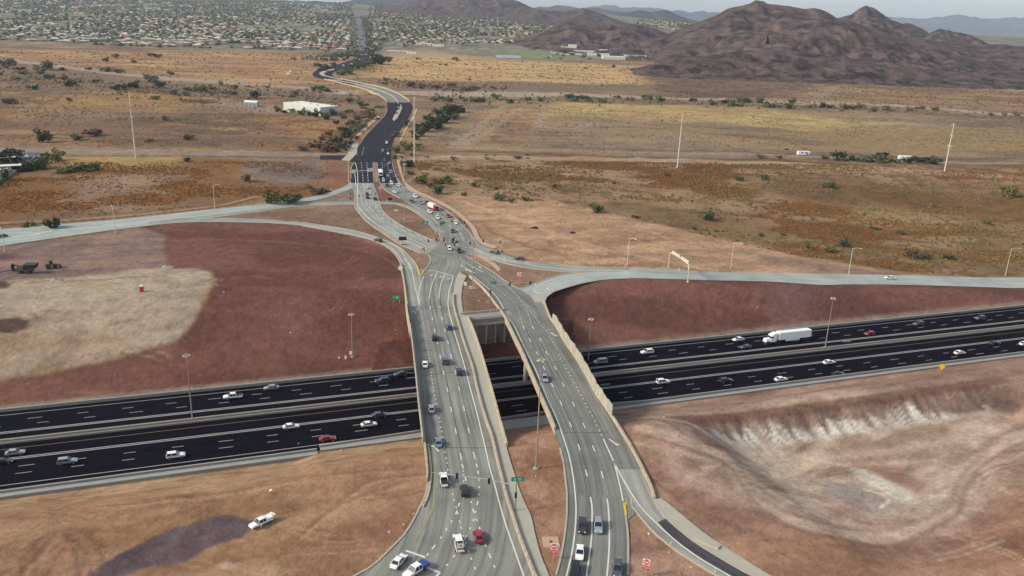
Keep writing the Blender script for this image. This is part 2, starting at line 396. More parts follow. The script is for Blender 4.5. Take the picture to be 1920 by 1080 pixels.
# scrub speckle in the fields
paint(sm((N8-.60)*12)*(Y1 > 330), srgb(96, 78, 52), .55)
Xn = X1*fN[0]+Y1*fN[1]
R = []
# --- left middle field (between the west ramp and the dirt road)
fl = polymask([(-300, 300), (660, 302), (662, 345), (560, 372), (400, 390), (200, 410), (-300, 450)], 0, 4, 3)
paint(fl, mixn((N30-.40)*5, srgb(142, 112, 86), srgb(126, 94, 70)))
paint(fl*sm((fbm(X1/38, Y1/26, 51, 4)-.50)*10), mixn((N3-.3)*2, srgb(146, 98, 44), srgb(104, 66, 30)), .9)
paint(polymask([(-60, 330), (40, 320), (130, 330), (110, 400), (-60, 430)], 0, 14, 18), mixn((N3-.3)*2, srgb(142, 92, 36), srgb(100, 68, 30)), .8)
paint(polymask([(350, 296), (455, 298), (450, 345), (480, 365), (400, 385), (350, 360), (380, 330), (330, 310)], 0, 10, 14), mixn((N3-.3)*2, srgb(146, 98, 44), srgb(108, 70, 34)), .8)
paint(polymask([(120, 292), (340, 294), (330, 312), (90, 320)], 0, 8, 8), srgb(172, 140, 72), .65)
paint(polymask([(200, 335), (330, 322), (300, 345), (150, 370)], 0, 12, 10), srgb(156, 126, 98), .7)
paint(polymask([(458, 302), (600, 302), (608, 340), (520, 342), (462, 322)], 0, 4, 4), mixn((N30-.35)*3, srgb(132, 116, 114), srgb(116, 96, 92)))
paint(polymask([(605, 302), (655, 304), (655, 345), (620, 358), (570, 360), (560, 345), (610, 340)], 0, 4, 4), mixn((N30-.35)*3, srgb(140, 98, 74), srgb(128, 84, 62)))
paint(linemask([(0, 418), (150, 410), (300, 397), (420, 383), (480, 368)], 2.2, 1.5), srgb(180, 148, 112), .8)
paint(linemask([(0, 421.5), (150, 413.5), (300, 400), (420, 386), (480, 371)], 1.4, 1.2), srgb(74, 50, 38), .8)
# --- right middle field
fr = polymask([(775, 292), (1920, 300), (2400, 330), (2400, 520), (1700, 490), (1500, 470), (1300, 432), (1100, 385), (930, 372), (800, 352)], 0, 5, 4)
paint(fr, mixn((N30-.42)*5, srgb(156, 124, 94), srgb(140, 108, 80)))
paint(fr*sm((fbm(X1/60, Y1/26, 55, 5)-.50)*11), mixn((N8-.3)*2.4, srgb(122, 86, 46), srgb(88, 62, 38)), .85)
paint(fr*sm((fbm(X1/14, Y1/9, 56, 4)-.57)*11), srgb(104, 76, 42), .7)
paint(polymask([(1380, 345), (1560, 330), (1700, 345), (1920, 345), (2200, 360), (2200, 400), (1920, 395), (1700, 400), (1500, 375)], 0, 22, 16), mixn((N8-.35)*3, srgb(124, 84, 38), srgb(92, 66, 36)), .75)
paint(polymask([(1100, 385), (1230, 378), (1450, 420), (1650, 440), (1920, 430), (2200, 440), (2200, 480), (1700, 470), (1450, 452), (1250, 415)], 0, 14, 12), mixn((N8-.35)*3, srgb(138, 106, 62), srgb(92, 76, 46)), .6)
paint(polymask([(1640, 372), (1790, 388), (1800, 402), (1650, 408), (1560, 395)], 0, 9, 9), srgb(166, 136, 100), .6)
# --- sandy graded strip north of the east ramp
sand = polymask([(835, 362), (870, 366), (1050, 378), (1200, 412), (1350, 434), (1500, 462), (1700, 482), (1920, 492), (2300, 500), (2300, 545), (1920, 528), (1180, 506), (1000, 495), (935, 476), (900, 440), (870, 400)], 0, 4, 5)
paint(sand, mixn((NS-.35)*3, srgb(186, 148, 116), srgb(164, 126, 98)))
paint(polymask([(1360, 455), (1700, 486), (2200, 505), (2200, 520), (1600, 492), (1450, 480)], 0, 8, 5), srgb(138, 112, 98), .8)
for q in ([(985, 455), (1010, 450), (1100, 475), (1180, 480)], [(905, 420), (960, 450), (1030, 470), (1060, 485)], [(1100, 497), (1170, 495), (1300, 500)]):
    paint(linemask(q, 2.0, 2.5, warp=3), srgb(120, 88, 68), .6)
paint(linemask([(870, 376), (980, 415), (1120, 462), (1260, 490), (1500, 505)], 3.0, 5.0, warp=3), srgb(204, 168, 134), .55)
# --- strip roads and dirt roads
paint(linemask([(-300, 268), (0, 281), (150, 284), (333, 286), (640, 291)], 19, 4), mixn((NS-.3)*3, srgb(160, 138, 124), srgb(142, 122, 108)))
paint(linemask([(-300, 283), (0, 292), (333, 293.5), (640, 296)], 5, 1.5, warp=.2), srgb(98, 90, 92), .9)
paint(linemask([(-300, 259), (0, 270), (333, 277.5), (640, 284)], 1.6, 2), srgb(84, 66, 54), .6)
paint(linemask([(760, 297), (880, 296), (1050, 298), (1240, 301), (1500, 308), (1770, 322), (2200, 345)], 17, 6, warp=3), mixn((NS-.3)*3, srgb(174, 146, 120), srgb(158, 128, 104)))
paint(linemask([(760, 340), (790, 322), (830, 312), (880, 340), (935, 362)], 4, 4, warp=2), srgb(172, 138, 110), .6)
# --- upper fields
ul = polymask([(-500, 92), (0, 92), (660, 102), (660, 165), (500, 162), (333, 148), (160, 128), (0, 112), (-500, 90)], 0, 8, 6)
paint(ul, mixn((N60-.38)*4, srgb(170, 128, 88), srgb(146, 108, 76)))
paint(ul*sm((fbm(X1/70, Y1/40, 61, 4)-.55)*9), srgb(184, 154, 100), .6)
mlf = polymask([(-500, 120), (0, 118), (333, 153), (640, 178), (700, 200), (690, 240), (650, 285), (0, 266), (-500, 250)], 0, 8, 6)
paint(mlf, mixn((N60-.38)*5, srgb(140, 110, 88), srgb(124, 94, 76)))
paint(mlf*sm((fbm(X1/80, Y1/30, 63, 4)-.52)*9), mixn((N30-.4)*4, srgb(166, 128, 78), srgb(140, 96, 58)), .7)
paint(mlf*sm((fbm(X1/50, Y1/30, 64, 4)-.56)*9), srgb(92, 76, 60), .5)
paint(polymask([(70, 185), (240, 172), (400, 190), (300, 208), (140, 205), (40, 215)], 0, 12, 12), srgb(170, 130, 74), .6)
paint(polymask([(340, 186), (390, 187), (410, 192), (380, 195), (350, 191)], 0, 4, 2), srgb(70, 48, 52), .9)
paint(linemask([(60, 200), (250, 212), (420, 214), (560, 222)], 5, 6, warp=4), srgb(104, 72, 56), .6)
paint(linemask([(0, 192), (60, 180), (130, 168), (60, 205), (0, 215)], 5, 5, warp=4), srgb(96, 76, 78), .5)
paint(polymask([(400, 182), (455, 186), (520, 200), (640, 205), (520, 212), (420, 205)], 0, 6, 5), srgb(158, 132, 118), .7)
paint(polymask([(500, 212), (600, 225), (650, 240), (640, 265), (520, 240)], 0, 9, 9), mixn((N30-.4)*4, srgb(172, 124, 72), srgb(130, 84, 54)), .7)
ur = polymask([(700, 104), (800, 92), (920, 110), (1100, 118), (1250, 128), (1280, 150), (1200, 172), (950, 165), (760, 155), (680, 140)], 0, 8, 8)
paint(ur, mixn((N60-.38)*4, srgb(194, 158, 104), srgb(174, 136, 90)))
paint(polymask([(740, 150), (1240, 158), (1240, 176), (760, 170)], 0, 8, 6), mixn((N30-.4)*4, srgb(128, 106, 92), srgb(108, 88, 72)), .85)
paint(polymask([(1180, 128), (1560, 150), (1500, 172), (1390, 190), (1240, 184), (1230, 160)], 0, 9, 8), mixn((N30-.4)*4, srgb(122, 92, 82), srgb(98, 74, 62)), .85)
paint(polymask([(1560, 152), (1700, 152), (1920, 170), (2300, 190), (2300, 235), (1920, 208), (1700, 198), (1540, 185)], 0, 9, 8), mixn((N60-.4)*4, srgb(156, 122, 84), srgb(128, 100, 78)), .85)
mr = polymask([(790, 195), (1240, 190), (1600, 205), (1920, 225), (2400, 245), (2400, 330), (1920, 305), (1500, 298), (1240, 292), (850, 285), (800, 255)], 0, 8, 6)
paint(mr, mixn((N60-.40)*5, srgb(138, 116, 98), srgb(124, 102, 86)))
paint(mr*sm((fbm(X1/120, Y1/32, 66, 4)-.50)*9), srgb(160, 130, 88), .6)
paint(polymask([(1010, 192), (1190, 192), (1500, 215), (1700, 235), (1500, 240), (1350, 225), (1200, 222), (1010, 215)], 0, 12, 10), mixn((N30-.4)*4, srgb(188, 160, 98), srgb(166, 138, 86)), .85)
paint(polymask([(1500, 240), (1920, 250), (2200, 262), (2200, 300), (1920, 290), (1560, 268)], 0, 14, 14), srgb(146, 118, 72), .5)
paint(polymask([(905, 205), (1000, 195), (1005, 230), (960, 262), (880, 270)], 0, 8, 8), mixn((N30-.4)*5, srgb(168, 128, 86), srgb(134, 100, 74)), .8)
for q in ([(850, 272), (890, 245), (935, 205), (950, 196)], [(870, 272), (920, 240), (975, 202)], [(1015, 197), (1020, 212), (1008, 230), (1020, 238), (1080, 240), (1105, 230)], [(850, 278), (1000, 282), (1240, 287), (1500, 291), (1900, 305)]):
    paint(linemask(q, 9, 5, warp=3), srgb(160, 136, 118), .75)
for q in ([(935, 255), (920, 264), (960, 270)], [(860, 285), (1100, 292), (1300, 296), (1600, 300), (1900, 312)], [(1000, 275), (1300, 283), (1900, 297)]):
    paint(linemask(q, 7, 6, warp=5), srgb(92, 72, 58), .6)
# canal road and wash
paint(linemask([(-500, 88), (0, 114), (167, 131), (333, 148), (500, 161), (650, 172)], 36, 10, warp=3), srgb(164, 146, 134), .9)
paint(linemask([(760, 172), (879, 173.5), (1056, 176), (1240, 183), (1387, 188), (1575, 193), (1762, 204), (1920, 216), (2300, 236)], 34, 10, warp=3), srgb(168, 150, 134), .9)
paint(linemask([(820, 185), (1000, 187), (1240, 193), (1400, 198), (1600, 204), (1920, 226)], 26, 16, warp=9), srgb(98, 88, 68), .6)
paint(linemask([(-200, 128), (120, 140), (333, 163), (520, 176), (660, 186)], 60, 40, warp=16), mixn((N30-.4)*4, srgb(112, 96, 80), srgb(132, 112, 92)), .65)
paint(linemask([(700, 150), (820, 160), (1000, 166), (1180, 168)], 70, 40, warp=14), mixn((N30-.4)*4, srgb(116, 98, 82), srgb(136, 112, 92)), .65)
paint(linemask([(1190, 126), (1350, 142), (1540, 149), (1690, 151), (1800, 160), (1920, 170), (2100, 188)], 34, 14, warp=5), srgb(172, 152, 134), .85)
paint(linemask([(1530, 190), (1545, 172), (1600, 158), (1690, 152)], 22, 10), srgb(150, 128, 112), .6)
paint(linemask([(540, 98), (600, 120), (560, 150)], 5, 6), srgb(176, 140, 108), .6)
paint(linemask([(640, 158), (560, 150), (500, 156)], 3, 3), srgb(92, 62, 48), .8)
# --- city floor
city = polymask([(-2600, -2), (-2600, 78), (0, 78), (250, 88), (420, 92), (655, 98), (700, 104), (800, 96), (930, 110), (1000, 108), (1200, 112), (1240, 90), (1240, 44), (900, 30), (400, 12), (0, -3.5)], 0, 20, 10)
city = np.maximum(city, (Y1 > 2500)*1.0)
paint(city, mixn((N60-.36)*4, srgb(126, 120, 104), srgb(96, 96, 82)))
paint(city*sm((fbm(X1/25, Y1/60, 71, 3)-.58)*10), srgb(160, 148, 134), .7)
paint(polymask([(920, 94), (1000, 96), (1105, 108), (1120, 116), (1000, 110), (935, 105)], 0, 8, 2), mixn((N30-.45)*8, srgb(116, 124, 88), srgb(140, 128, 110)), .8)
paint(polymask([(980, 100), (1022, 103), (1024, 110), (1000, 110), (958, 104)], 0, 5, 1), srgb(122, 138, 84), .7)
paint(polymask([(735, 94), (850, 100), (850, 108), (730, 106)], 0, 8, 4), srgb(166, 140, 116), .8)
# --- interchange soils
inter = (Y1 < 420)*(Y1 > -1000)*1.0
red1, red2 = srgb(123, 80, 70), srgb(104, 65, 56)
paint(inter*sm((Y1+600)/10)*(Xn < 400), mixn((NS-.35)*3, srgb(160, 122, 94), srgb(146, 106, 80)), (Y1 < 330)*1.0*(Xn < 232-22))
rm = polymask([(255, 424), (333, 412), (500, 412), (640, 428), (760, 478), (800, 520), (815, 620), (800, 740), (400, 740), (0, 780), (-300, 815), (-300, 740), (0, 713), (200, 680), (330, 640), (368, 600), (378, 570), (405, 525), (400, 510), (370, 503), (318, 503), (305, 470), (310, 440)], 'g', 1.6, 1.5, 10)
sr = sm((fbm(X1/45, Y1/18, 81, 4)-.42)*5)
Xr = polymask([(990, 500), (1130, 520), (1300, 522), (1430, 524), (1600, 526), (1920, 535), (2200, 556), (2200, 565), (1920, 590), (1480, 635), (1110, 675), (1010, 680), (990, 600)], 'g', 2, 1.0)
b = polymask([(-500, 560), (-500, 470), (0, 462), (333, 416), (335, 440), (318, 506), (100, 530), (0, 545)], 0, 3, 6)
paint(b, mixn((NS-.35)*4, srgb(150, 118, 104), srgb(126, 102, 100)))
paint(polymask([(-100, 470), (30, 475), (40, 485), (-20, 490), (-100, 488)], 0, 4, 4), srgb(90, 56, 62), .8)
tanz = 'g'
tn = polymask([(-300, 590), (-100, 535), (150, 520), (270, 505), (318, 502), (370, 501), (402, 511), (407, 525), (378, 570), (368, 600), (330, 640), (200, 680), (0, 712), (-300, 740)], tanz, 2.5, 3)
paint(tn, mixn((NS-.35)*3, srgb(172, 152, 134), srgb(148, 126, 108)))
paint(polymask([(-100, 640), (0, 600), (120, 615), (300, 590), (240, 660), (0, 700), (-100, 710)], tanz, 14, 10), srgb(164, 128, 98), .55)
paint(polymask([(60, 540), (250, 515), (330, 515), (260, 560), (60, 580)], tanz, 14, 10), srgb(178, 158, 132), .6)
for q in ([(60, 585), (72, 600)], [(100, 580), (130, 585)], [(150, 586), (172, 578)], [(205, 610), (250, 602), (262, 604)], [(270, 575), (295, 566)], [(60, 530), (200, 522), (320, 514)]):
    paint(linemask(q, 1.6, 1.6, tanz, warp=1.5), srgb(104, 80, 62), .6)
paint(rm, mixn(sr+(N8-.5), red1, red2))
rcut = polymask([(255, 400), (1020, 400), (1020, 745), (790, 745), (-700, 870), (-700, 700), (0, 700)], 0, 1, 0)
paint(Xr, mixn(sr+(N8-.5), srgb(125, 82, 73), srgb(105, 67, 60)))
paint(polymask([(1440, 540), (1540, 545), (1540, 600), (1460, 605)], -6, 9, 6), srgb(126, 92, 94), .5)
paint(polymask([(500, 560), (570, 570), (585, 600), (520, 610), (480, 590)], -2, 9, 7), srgb(140, 96, 88), .5)
for q in ([(330, 467), (450, 465), (600, 475), (700, 490), (745, 520)], [(130, 690), (400, 683), (640, 680), (770, 690)]):
    paint(linemask(q, 1.2, 2.5, -4, warp=1), srgb(150, 106, 92), .5)
# soil right beside the freeway
ss = (X1-fA[0])*fD[0]+(Y1-fA[1])*fD[1]; nn = (X1-fA[0])*fN[0]+(Y1-fA[1])*fN[1]
paint((sm((nn-20)/1)*(1-sm((nn-24)/2.5)))*1.0, srgb(146, 124, 112), .8)
# bank under the north end of the bridges
paint((nn > 19)*(nn < 40)*(X1 > -46)*(X1 < 24)*(Z1 < -2.5)*1.0, mixn((N8-.3)*3, srgb(112, 70, 62), srgb(88, 54, 48)))
# islands
wb = srgb(152, 118, 94)
isl = polymask([(655, 380), (820, 380), (850, 470), (900, 480), (985, 545), (1010, 640), (890, 640), (858, 520), (800, 545), (740, 470), (600, 425), (420, 408), (500, 396), (655, 385)], 0, 2, 2)
paint(isl*(nn > 34), mixn((N30-.4)*4, srgb(146, 112, 96), srgb(128, 96, 82)))
paint(isl*(nn > 34)*sm((fbm(X1/9, Y1/9, 83, 3)-.55)*10), srgb(118, 92, 70), .5)
paint(polymask([(880, 480), (935, 470), (1090, 512), (985, 545), (900, 500)], 0, 2, 2), mixn((N30-.4)*4, srgb(176, 138, 112), srgb(146, 112, 92)))
paint(polymask([(700, 300), (715, 330), (750, 370), (770, 385), (700, 385)], 0, 2, 1), srgb(128, 92, 82))
paint(polymask([(640, 355), (662, 350), (664, 385), (560, 385)], 0, 2, 1), srgb(136, 112, 104))
# near left soil, dark moist patch
nl = (nn < -24)*(X1 < 2)*1.0*(Y1 < 330)
paint(nl, mixn((NS-.33)*3, srgb(172, 134, 104), srgb(146, 106, 78)))
paint(nl*sm((fbm(X1/14, Y1/9, 85, 4)-.52)*8), srgb(158, 114, 84), .6)
paint(nl*sm((nn+52)/12)*sm((fbm(X1/5, Y1/9, 89, 3)-.4)*5), srgb(178, 146, 112), .55)
paint(polymask([(700, 850), (790, 830), (800, 940), (740, 1010), (690, 1045), (640, 1080), (600, 1080), (700, 960)], -2, 8, 4), srgb(164, 118, 92), .7)
paint(polymask([(600, 1080), (640, 1070), (745, 1000), (760, 930), (700, 980), (560, 1060)], 0, 6, 3), srgb(136, 92, 78), .7)
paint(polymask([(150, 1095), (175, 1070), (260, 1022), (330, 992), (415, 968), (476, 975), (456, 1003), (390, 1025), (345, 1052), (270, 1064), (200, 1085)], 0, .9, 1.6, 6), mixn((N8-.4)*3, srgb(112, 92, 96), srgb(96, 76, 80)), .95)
for q in ([(60, 1060), (90, 1020), (130, 1010), (160, 1040), (150, 1080)], [(45, 1075), (80, 1030), (100, 1005)], [(640, 950), (700, 905), (790, 895)], [(560, 1010), (640, 955), (760, 905)], [(200, 960), (400, 930), (600, 900), (770, 880)]):
    paint(linemask(q, .9, 1.3, -1, warp=1.0), srgb(126, 92, 72), .6)
    paint(linemask([(x+7, y+5) for x, y in q], .7, 1.1, -1, warp=1.0), srgb(186, 148, 118), .5)
paint(polymask([(410, 1058), (425, 1050), (445, 1056), (440, 1066), (418, 1066)], 0, .6, .8, 2), srgb(190, 166, 150), .6)
# medians
mdm = polymask([(930, 790), (1045, 780), (1070, 900), (1068, 1100), (1020, 1100), (985, 960)], -3, 1, 0)
paint(mdm, mixn((N30-.38)*4, srgb(164, 122, 98), srgb(146, 104, 80)))
paint(mdm*sm((fbm(X1/4, Y1/6, 93, 3)-.55)*9), srgb(176, 136, 112), .6)
paint(polymask([(1165, 930), (1190, 950), (1400, 1100), (1160, 1100)], 0, 1, .5), mixn((N30-.4)*4, srgb(166, 130, 108), srgb(140, 100, 84)))
# near right: graded soil and excavation
nr = (nn < -21)*(X1 > 24)*1.0*(Y1 < 420)
paint(nr, mixn((NS-.33)*3, srgb(172, 134, 114), srgb(150, 112, 94)))
paint(nr*(1-sm((-nn-44)/10))*sm((-nn-26)/5), mixn((NS-.3)*3, srgb(164, 134, 118), srgb(146, 114, 98)), .9)
pu = (X1-PIT[0])*fD[0]+(Y1-PIT[1])*fD[1]; pv = (X1-PIT[0])*fN[0]+(Y1-PIT[1])*fN[1]+6
rr = np.hypot((pu-4)/66, (pv+8)/36)+.22*(fbm(X1/24, Y1/16, 95, 4)-.5)
NSW = fbm((X1*.75+Y1*.66)/18, (X1*-.66+Y1*.75)/5, 15, 5)
paint(nr*(1-sm((rr-.78)/.42)), mixn((NSW-.36)*4, srgb(198, 172, 154), srgb(160, 132, 114)), .95)
paint(nr*(1-sm(np.abs(rr-.90)/.16))*sm((N30-.4)*6)*(pv < 10), srgb(150, 112, 94), .5)
paint(nr*(1-sm(np.hypot((pu+34)/14, (pv-6)/7)-.3)), srgb(206, 178, 160), .7)
paint(nr*(1-sm(np.abs(rr-1.00)/.10))*(pv < 14), srgb(200, 164, 146), .5)
paint(nr*(1-sm(np.abs(rr-1.15)/.06))*(pv < 14), srgb(136, 100, 88), .4)
pe = sm((pu+46)/8)*(1-sm((pu-62)/8))
wq = 2.0*(fbm(pu/6, pv/6, 98, 3)-.5); st = fbm((pu+.1*pv+wq)/1.1, pv/15, 97, 4)
pl = pu+.28*pv
edge = 16.6+7.5*(fbm(pl/2.4, pl*0+3, 401, 3)-.5)+5.0*(fbm(pl/14, pl*0+8, 402, 2)-.5)-np.clip((pu-10)/40, 0, 1)*1.5
wmask = sm((edge-pv)/1.6+.5)*sm((pv-11.2)/1.6)
paint(nr*pe*sm((pv-12)/1.5)*(1-sm((pv-21.5)/1.5)), mixn((st-.40)*4, srgb(150, 122, 110), srgb(118, 90, 82)), .85)
paint(nr*pe*wmask, mixn((st-.38)*3.2, srgb(222, 212, 202), srgb(160, 140, 130)), .9*np.clip(1.15-np.clip(pu-20, 0, 60)/90, .5, 1))
paint(nr*pe*sm((pv-10.2)/1)*(1-sm((pv-13)/1.2)), srgb(196, 178, 166), .5)
paint(nr*sm((pv-19.5)/1.5)*(1-sm((pv-24)/2))*sm((pu+56)/8)*(1-sm((pu-70)/8)), srgb(118, 80, 70), .8)
paint(nr*sm((pv-10)/2)*(1-sm((pv-18)/3))*(1-sm(np.abs(pu-66)/8)), srgb(104, 82, 76), .8)
pz = 'g'
paint(polymask([(1590, 876), (1625, 880), (1700, 925), (1712, 932), (1690, 940), (1640, 915)], pz, 1.5, 1.5), srgb(206, 196, 182), .8)
paint(polymask([(1590, 870), (1660, 865), (1735, 905), (1715, 925), (1640, 888)], pz, 2, 2), srgb(158, 114, 96), .8)
paint(polymask([(1540, 905), (1600, 905), (1670, 940), (1665, 965), (1600, 955), (1540, 925)], pz, 2.5, 2.5), srgb(146, 134, 134), .8)
paint(linemask([(1620, 918), (1650, 925), (1672, 940), (1655, 952)], 1.0, 1.0, pz, warp=1), srgb(224, 214, 190), .8)
paint(linemask([(1712, 932), (1690, 938), (1640, 905), (1600, 885)], .7, .9, pz, warp=1), srgb(214, 204, 186), .7)
paint(polymask([(1500, 920), (1560, 930), (1650, 975), (1560, 970)], pz, 3, 3), srgb(168, 128, 116), .6)
paint(polymask([(1270, 790), (1340, 780), (1330, 805), (1400, 860), (1330, 835)], 'g', 2, 2), srgb(112, 84, 78), .7)
for q in ([(1190, 800), (1280, 825), (1370, 865), (1440, 905)], [(1210, 830), (1300, 870), (1400, 930), (1550, 995), (1700, 1010)], [(1800, 900), (1830, 850), (1920, 815)], [(1190, 880), (1280, 900), (1320, 910)], [(1780, 960), (1850, 880), (1930, 840)]):
    paint(linemask(q, 2.2, 3.0, -8, warp=1.5), srgb(206, 174, 150), .6)
for q in ([(1400, 1010), (1480, 1035), (1600, 1045)], [(1635, 1030), (1660, 1050)], [(1800, 975), (1870, 985), (1930, 1000)], [(1180, 905), (1300, 980), (1420, 1020)]):
    paint(linemask(q, 1.2, 2.0, -3, warp=2), srgb(128, 88, 74), .6)
paint(polymask([(1380, 1020), (1500, 1000), (1750, 1040), (1950, 1010), (1950, 1120), (1380, 1120)], -2, 10, 6), mixn((NS-.33)*3, srgb(172, 126, 96), srgb(148, 102, 78)), .7)
paint(polymask([(1845, 900), (1950, 830), (1990, 1000), (1900, 1060), (1840, 980)], -3, 8, 6), mixn((NS-.33)*3, srgb(168, 120, 94), srgb(142, 98, 78)), .8)
ring = [(1200, 800), (1290, 828), (1370, 866), (1425, 935), (1500, 980), (1600, 1004), (1700, 1002), (1775, 965), (1815, 905), (1845, 855), (1890, 826), (1960, 800)]
paint(nr*linemask(ring, 5.0, 3.0, 'g', warp=1.2), srgb(202, 172, 152), .75)
paint(nr*linemask([(x+2, y+13) for x, y in ring], 1.6, 1.6, 'g', warp=1.2), srgb(132, 100, 86), .6); paint(nr*linemask([(x-3, y-14) for x, y in ring], 1.8, 2.0, 'g', warp=1.2), srgb(138, 112, 98), .5)
paint(nr*linemask([(1420, 800), (1480, 850), (1600, 855), (1750, 830), (1900, 800)], 3.0, 4.0, 'g', warp=2), srgb(208, 182, 162), .5)
paint(nr*linemask([(1400, 880), (1500, 865), (1620, 872), (1760, 860)], 2.0, 3.0, 'g', warp=2), srgb(206, 180, 160), .5)
# tyre tracks and grader marks
tr_ = np.random.default_rng(77)
def tracks(n, box, zz, dark, pale, Lp=160, w_=.55):
    for i in range(n):
        x, y = tr_.uniform(box[0], box[2]), tr_.uniform(box[1], box[3]); a = tr_.normal(-.12, .35); k = tr_.normal(0, .9); q = []
        for j in range(6): q.append((x, y)); x += math.cos(a)*Lp/5*tr_.uniform(.8, 1.3); y += math.sin(a)*Lp/5*.5; a += k/5
        c = dark if tr_.random() < .5 else pale
        P = cr(np.array([G(*p)[:2] for p in q]), 4); T = np.gradient(P, axis=0); T /= np.hypot(*T.T)[:, None]+1e-9; Nn = np.stack([-T[:, 1], T[:, 0]], 1)
        for o_ in (-.95, .95): paint(linemask((P+Nn*o_)[::3], w_, .7, warp=.3, world=True)*inter, c, tr_.uniform(.25, .55))
tracks(16, (0, 900, 700, 1060), 'g', srgb(116, 84, 64), srgb(190, 154, 122))
tracks(14, (1180, 830, 1850, 1060), 'g', srgb(122, 88, 74), srgb(206, 174, 150))
tracks(8, (60, 510, 330, 690), 'g', srgb(122, 98, 78), srgb(192, 166, 138))
tracks(8, (350, 450, 700, 690), 'g', srgb(88, 52, 46), srgb(146, 102, 88))
tracks(8, (1080, 550, 1600, 620), 'g', srgb(92, 56, 52), srgb(144, 100, 90))
tracks(10, (900, 390, 1700, 500), 'g', srgb(134, 102, 80), srgb(206, 170, 138), 220)
for q in ([(60, 1085), (75, 1040), (105, 1012), (140, 1010), (165, 1035), (168, 1085)], [(35, 1085), (55, 1030), (100, 995), (150, 995), (185, 1030), (190, 1060)], [(85, 1085), (98, 1050), (118, 1030), (138, 1036), (146, 1085)]):
    paint(linemask(q, .9, 1.2, 'g', warp=.3), srgb(118, 86, 68), .6)
paint(inter*sm((fbm(X1/16, Y1/16, 88, 4)-.60)*9), srgb(96, 66, 54), .22)
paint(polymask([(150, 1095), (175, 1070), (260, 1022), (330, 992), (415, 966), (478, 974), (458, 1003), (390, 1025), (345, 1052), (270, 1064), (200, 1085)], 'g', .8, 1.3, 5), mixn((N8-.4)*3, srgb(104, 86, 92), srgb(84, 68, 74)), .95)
paint(polymask([(60, 540), (250, 515), (330, 515), (300, 590), (150, 610), (0, 600)], 'g', 14, 10), srgb(176, 154, 136), .4)
# fine grain
g = (1+.50*(N3-.5)+.34*(N8-.5)+.26*(rng.random(len(X1))-.5))[:, None]
paint(polymask([(1850, 752), (1890, 748), (1915, 760), (1890, 775), (1855, 772)], 'g', 2, 2), srgb(92, 70, 66), .85)
lum = (col@np.array([.30, .58, .12]))[:, None]; paint(polymask([(-40, 600), (20, 597), (52, 601), (54, 612), (20, 624), (-40, 626)], 'g', 1.2, 1.8, 5), mixn((N3-.3)*2, srgb(92, 66, 60), srgb(64, 44, 42)), .9)
paint(polymask([(-40, 527), (10, 526), (18, 534), (10, 541), (-40, 542)], 'g', 1.2, 1.8, 5), srgb(66, 46, 42), .85)
lum = (col@np.array([.30, .58, .12]))[:, None]; col = (lum*.13+col*.87)*np.array([1.0, 1.01, .92])
col = np.clip(col*g, .005, .9)
me = bpy.data.meshes.new('ground')
nV, nU = YY.shape
idx = np.arange(nV*nU).reshape(nV, nU)
quads = np.stack([idx[:-1, :-1], idx[:-1, 1:], idx[1:, 1:], idx[1:, :-1]], -1).reshape(-1, 4)
me.vertices.add(nV*nU); me.vertices.foreach_set('co', np.stack([X1, Y1, Z1], 1).astype(np.float32).ravel())
me.loops.add(quads.size); me.loops.foreach_set('vertex_index', quads.astype(np.int32).ravel())
me.polygons.add(len(quads)); me.polygons.foreach_set('loop_start', np.arange(0, quads.size, 4, dtype=np.int32))
me.polygons.foreach_set('use_smooth', np.ones(len(quads), bool))
me.update(calc_edges=True)
ca = me.color_attributes.new('soil', 'FLOAT_COLOR', 'POINT')
ca.data.foreach_set('color', np.concatenate([col, np.ones((len(col), 1))], 1).astype(np.float32).ravel())
ground = link(bpy.data.objects.new('ground', me)); struct(ground)
m, t, b_ = newmat('desert_soil'); b_.inputs['Roughness'].default_value = 1; b_.inputs['Specular IOR Level'].default_value = .1
at = t.nodes.new('ShaderNodeVertexColor'); at.layer_name = 'soil'
gp = t.nodes.new('ShaderNodeNewGeometry')
na = t.nodes.new('ShaderNodeTexNoise'); na.inputs['Scale'].default_value = .55; na.inputs['Detail'].default_value = 7; na.inputs['Roughness'].default_value = .7
t.links.new(gp.outputs['Position'], na.inputs['Vector'])
ma = t.nodes.new('ShaderNodeMath'); ma.operation = 'MULTIPLY_ADD'; ma.inputs[1].default_value = .75; ma.inputs[2].default_value = .625
t.links.new(na.outputs[0], ma.inputs[0])
hs = t.nodes.new('ShaderNodeHueSaturation'); t.links.new(at.outputs[0], hs.inputs['Color']); t.links.new(ma.outputs[0], hs.inputs['Value'])
t.links.new(hs.outputs[0], b_.inputs['Base Color'])
bp = t.nodes.new('ShaderNodeBump'); bp.inputs['Strength'].default_value = .55; bp.inputs['Distance'].default_value = .8
t.links.new(na.outputs[0], bp.inputs['Height']); t.links.new(bp.outputs[0], b_.inputs['Normal'])
me.materials.append(m)

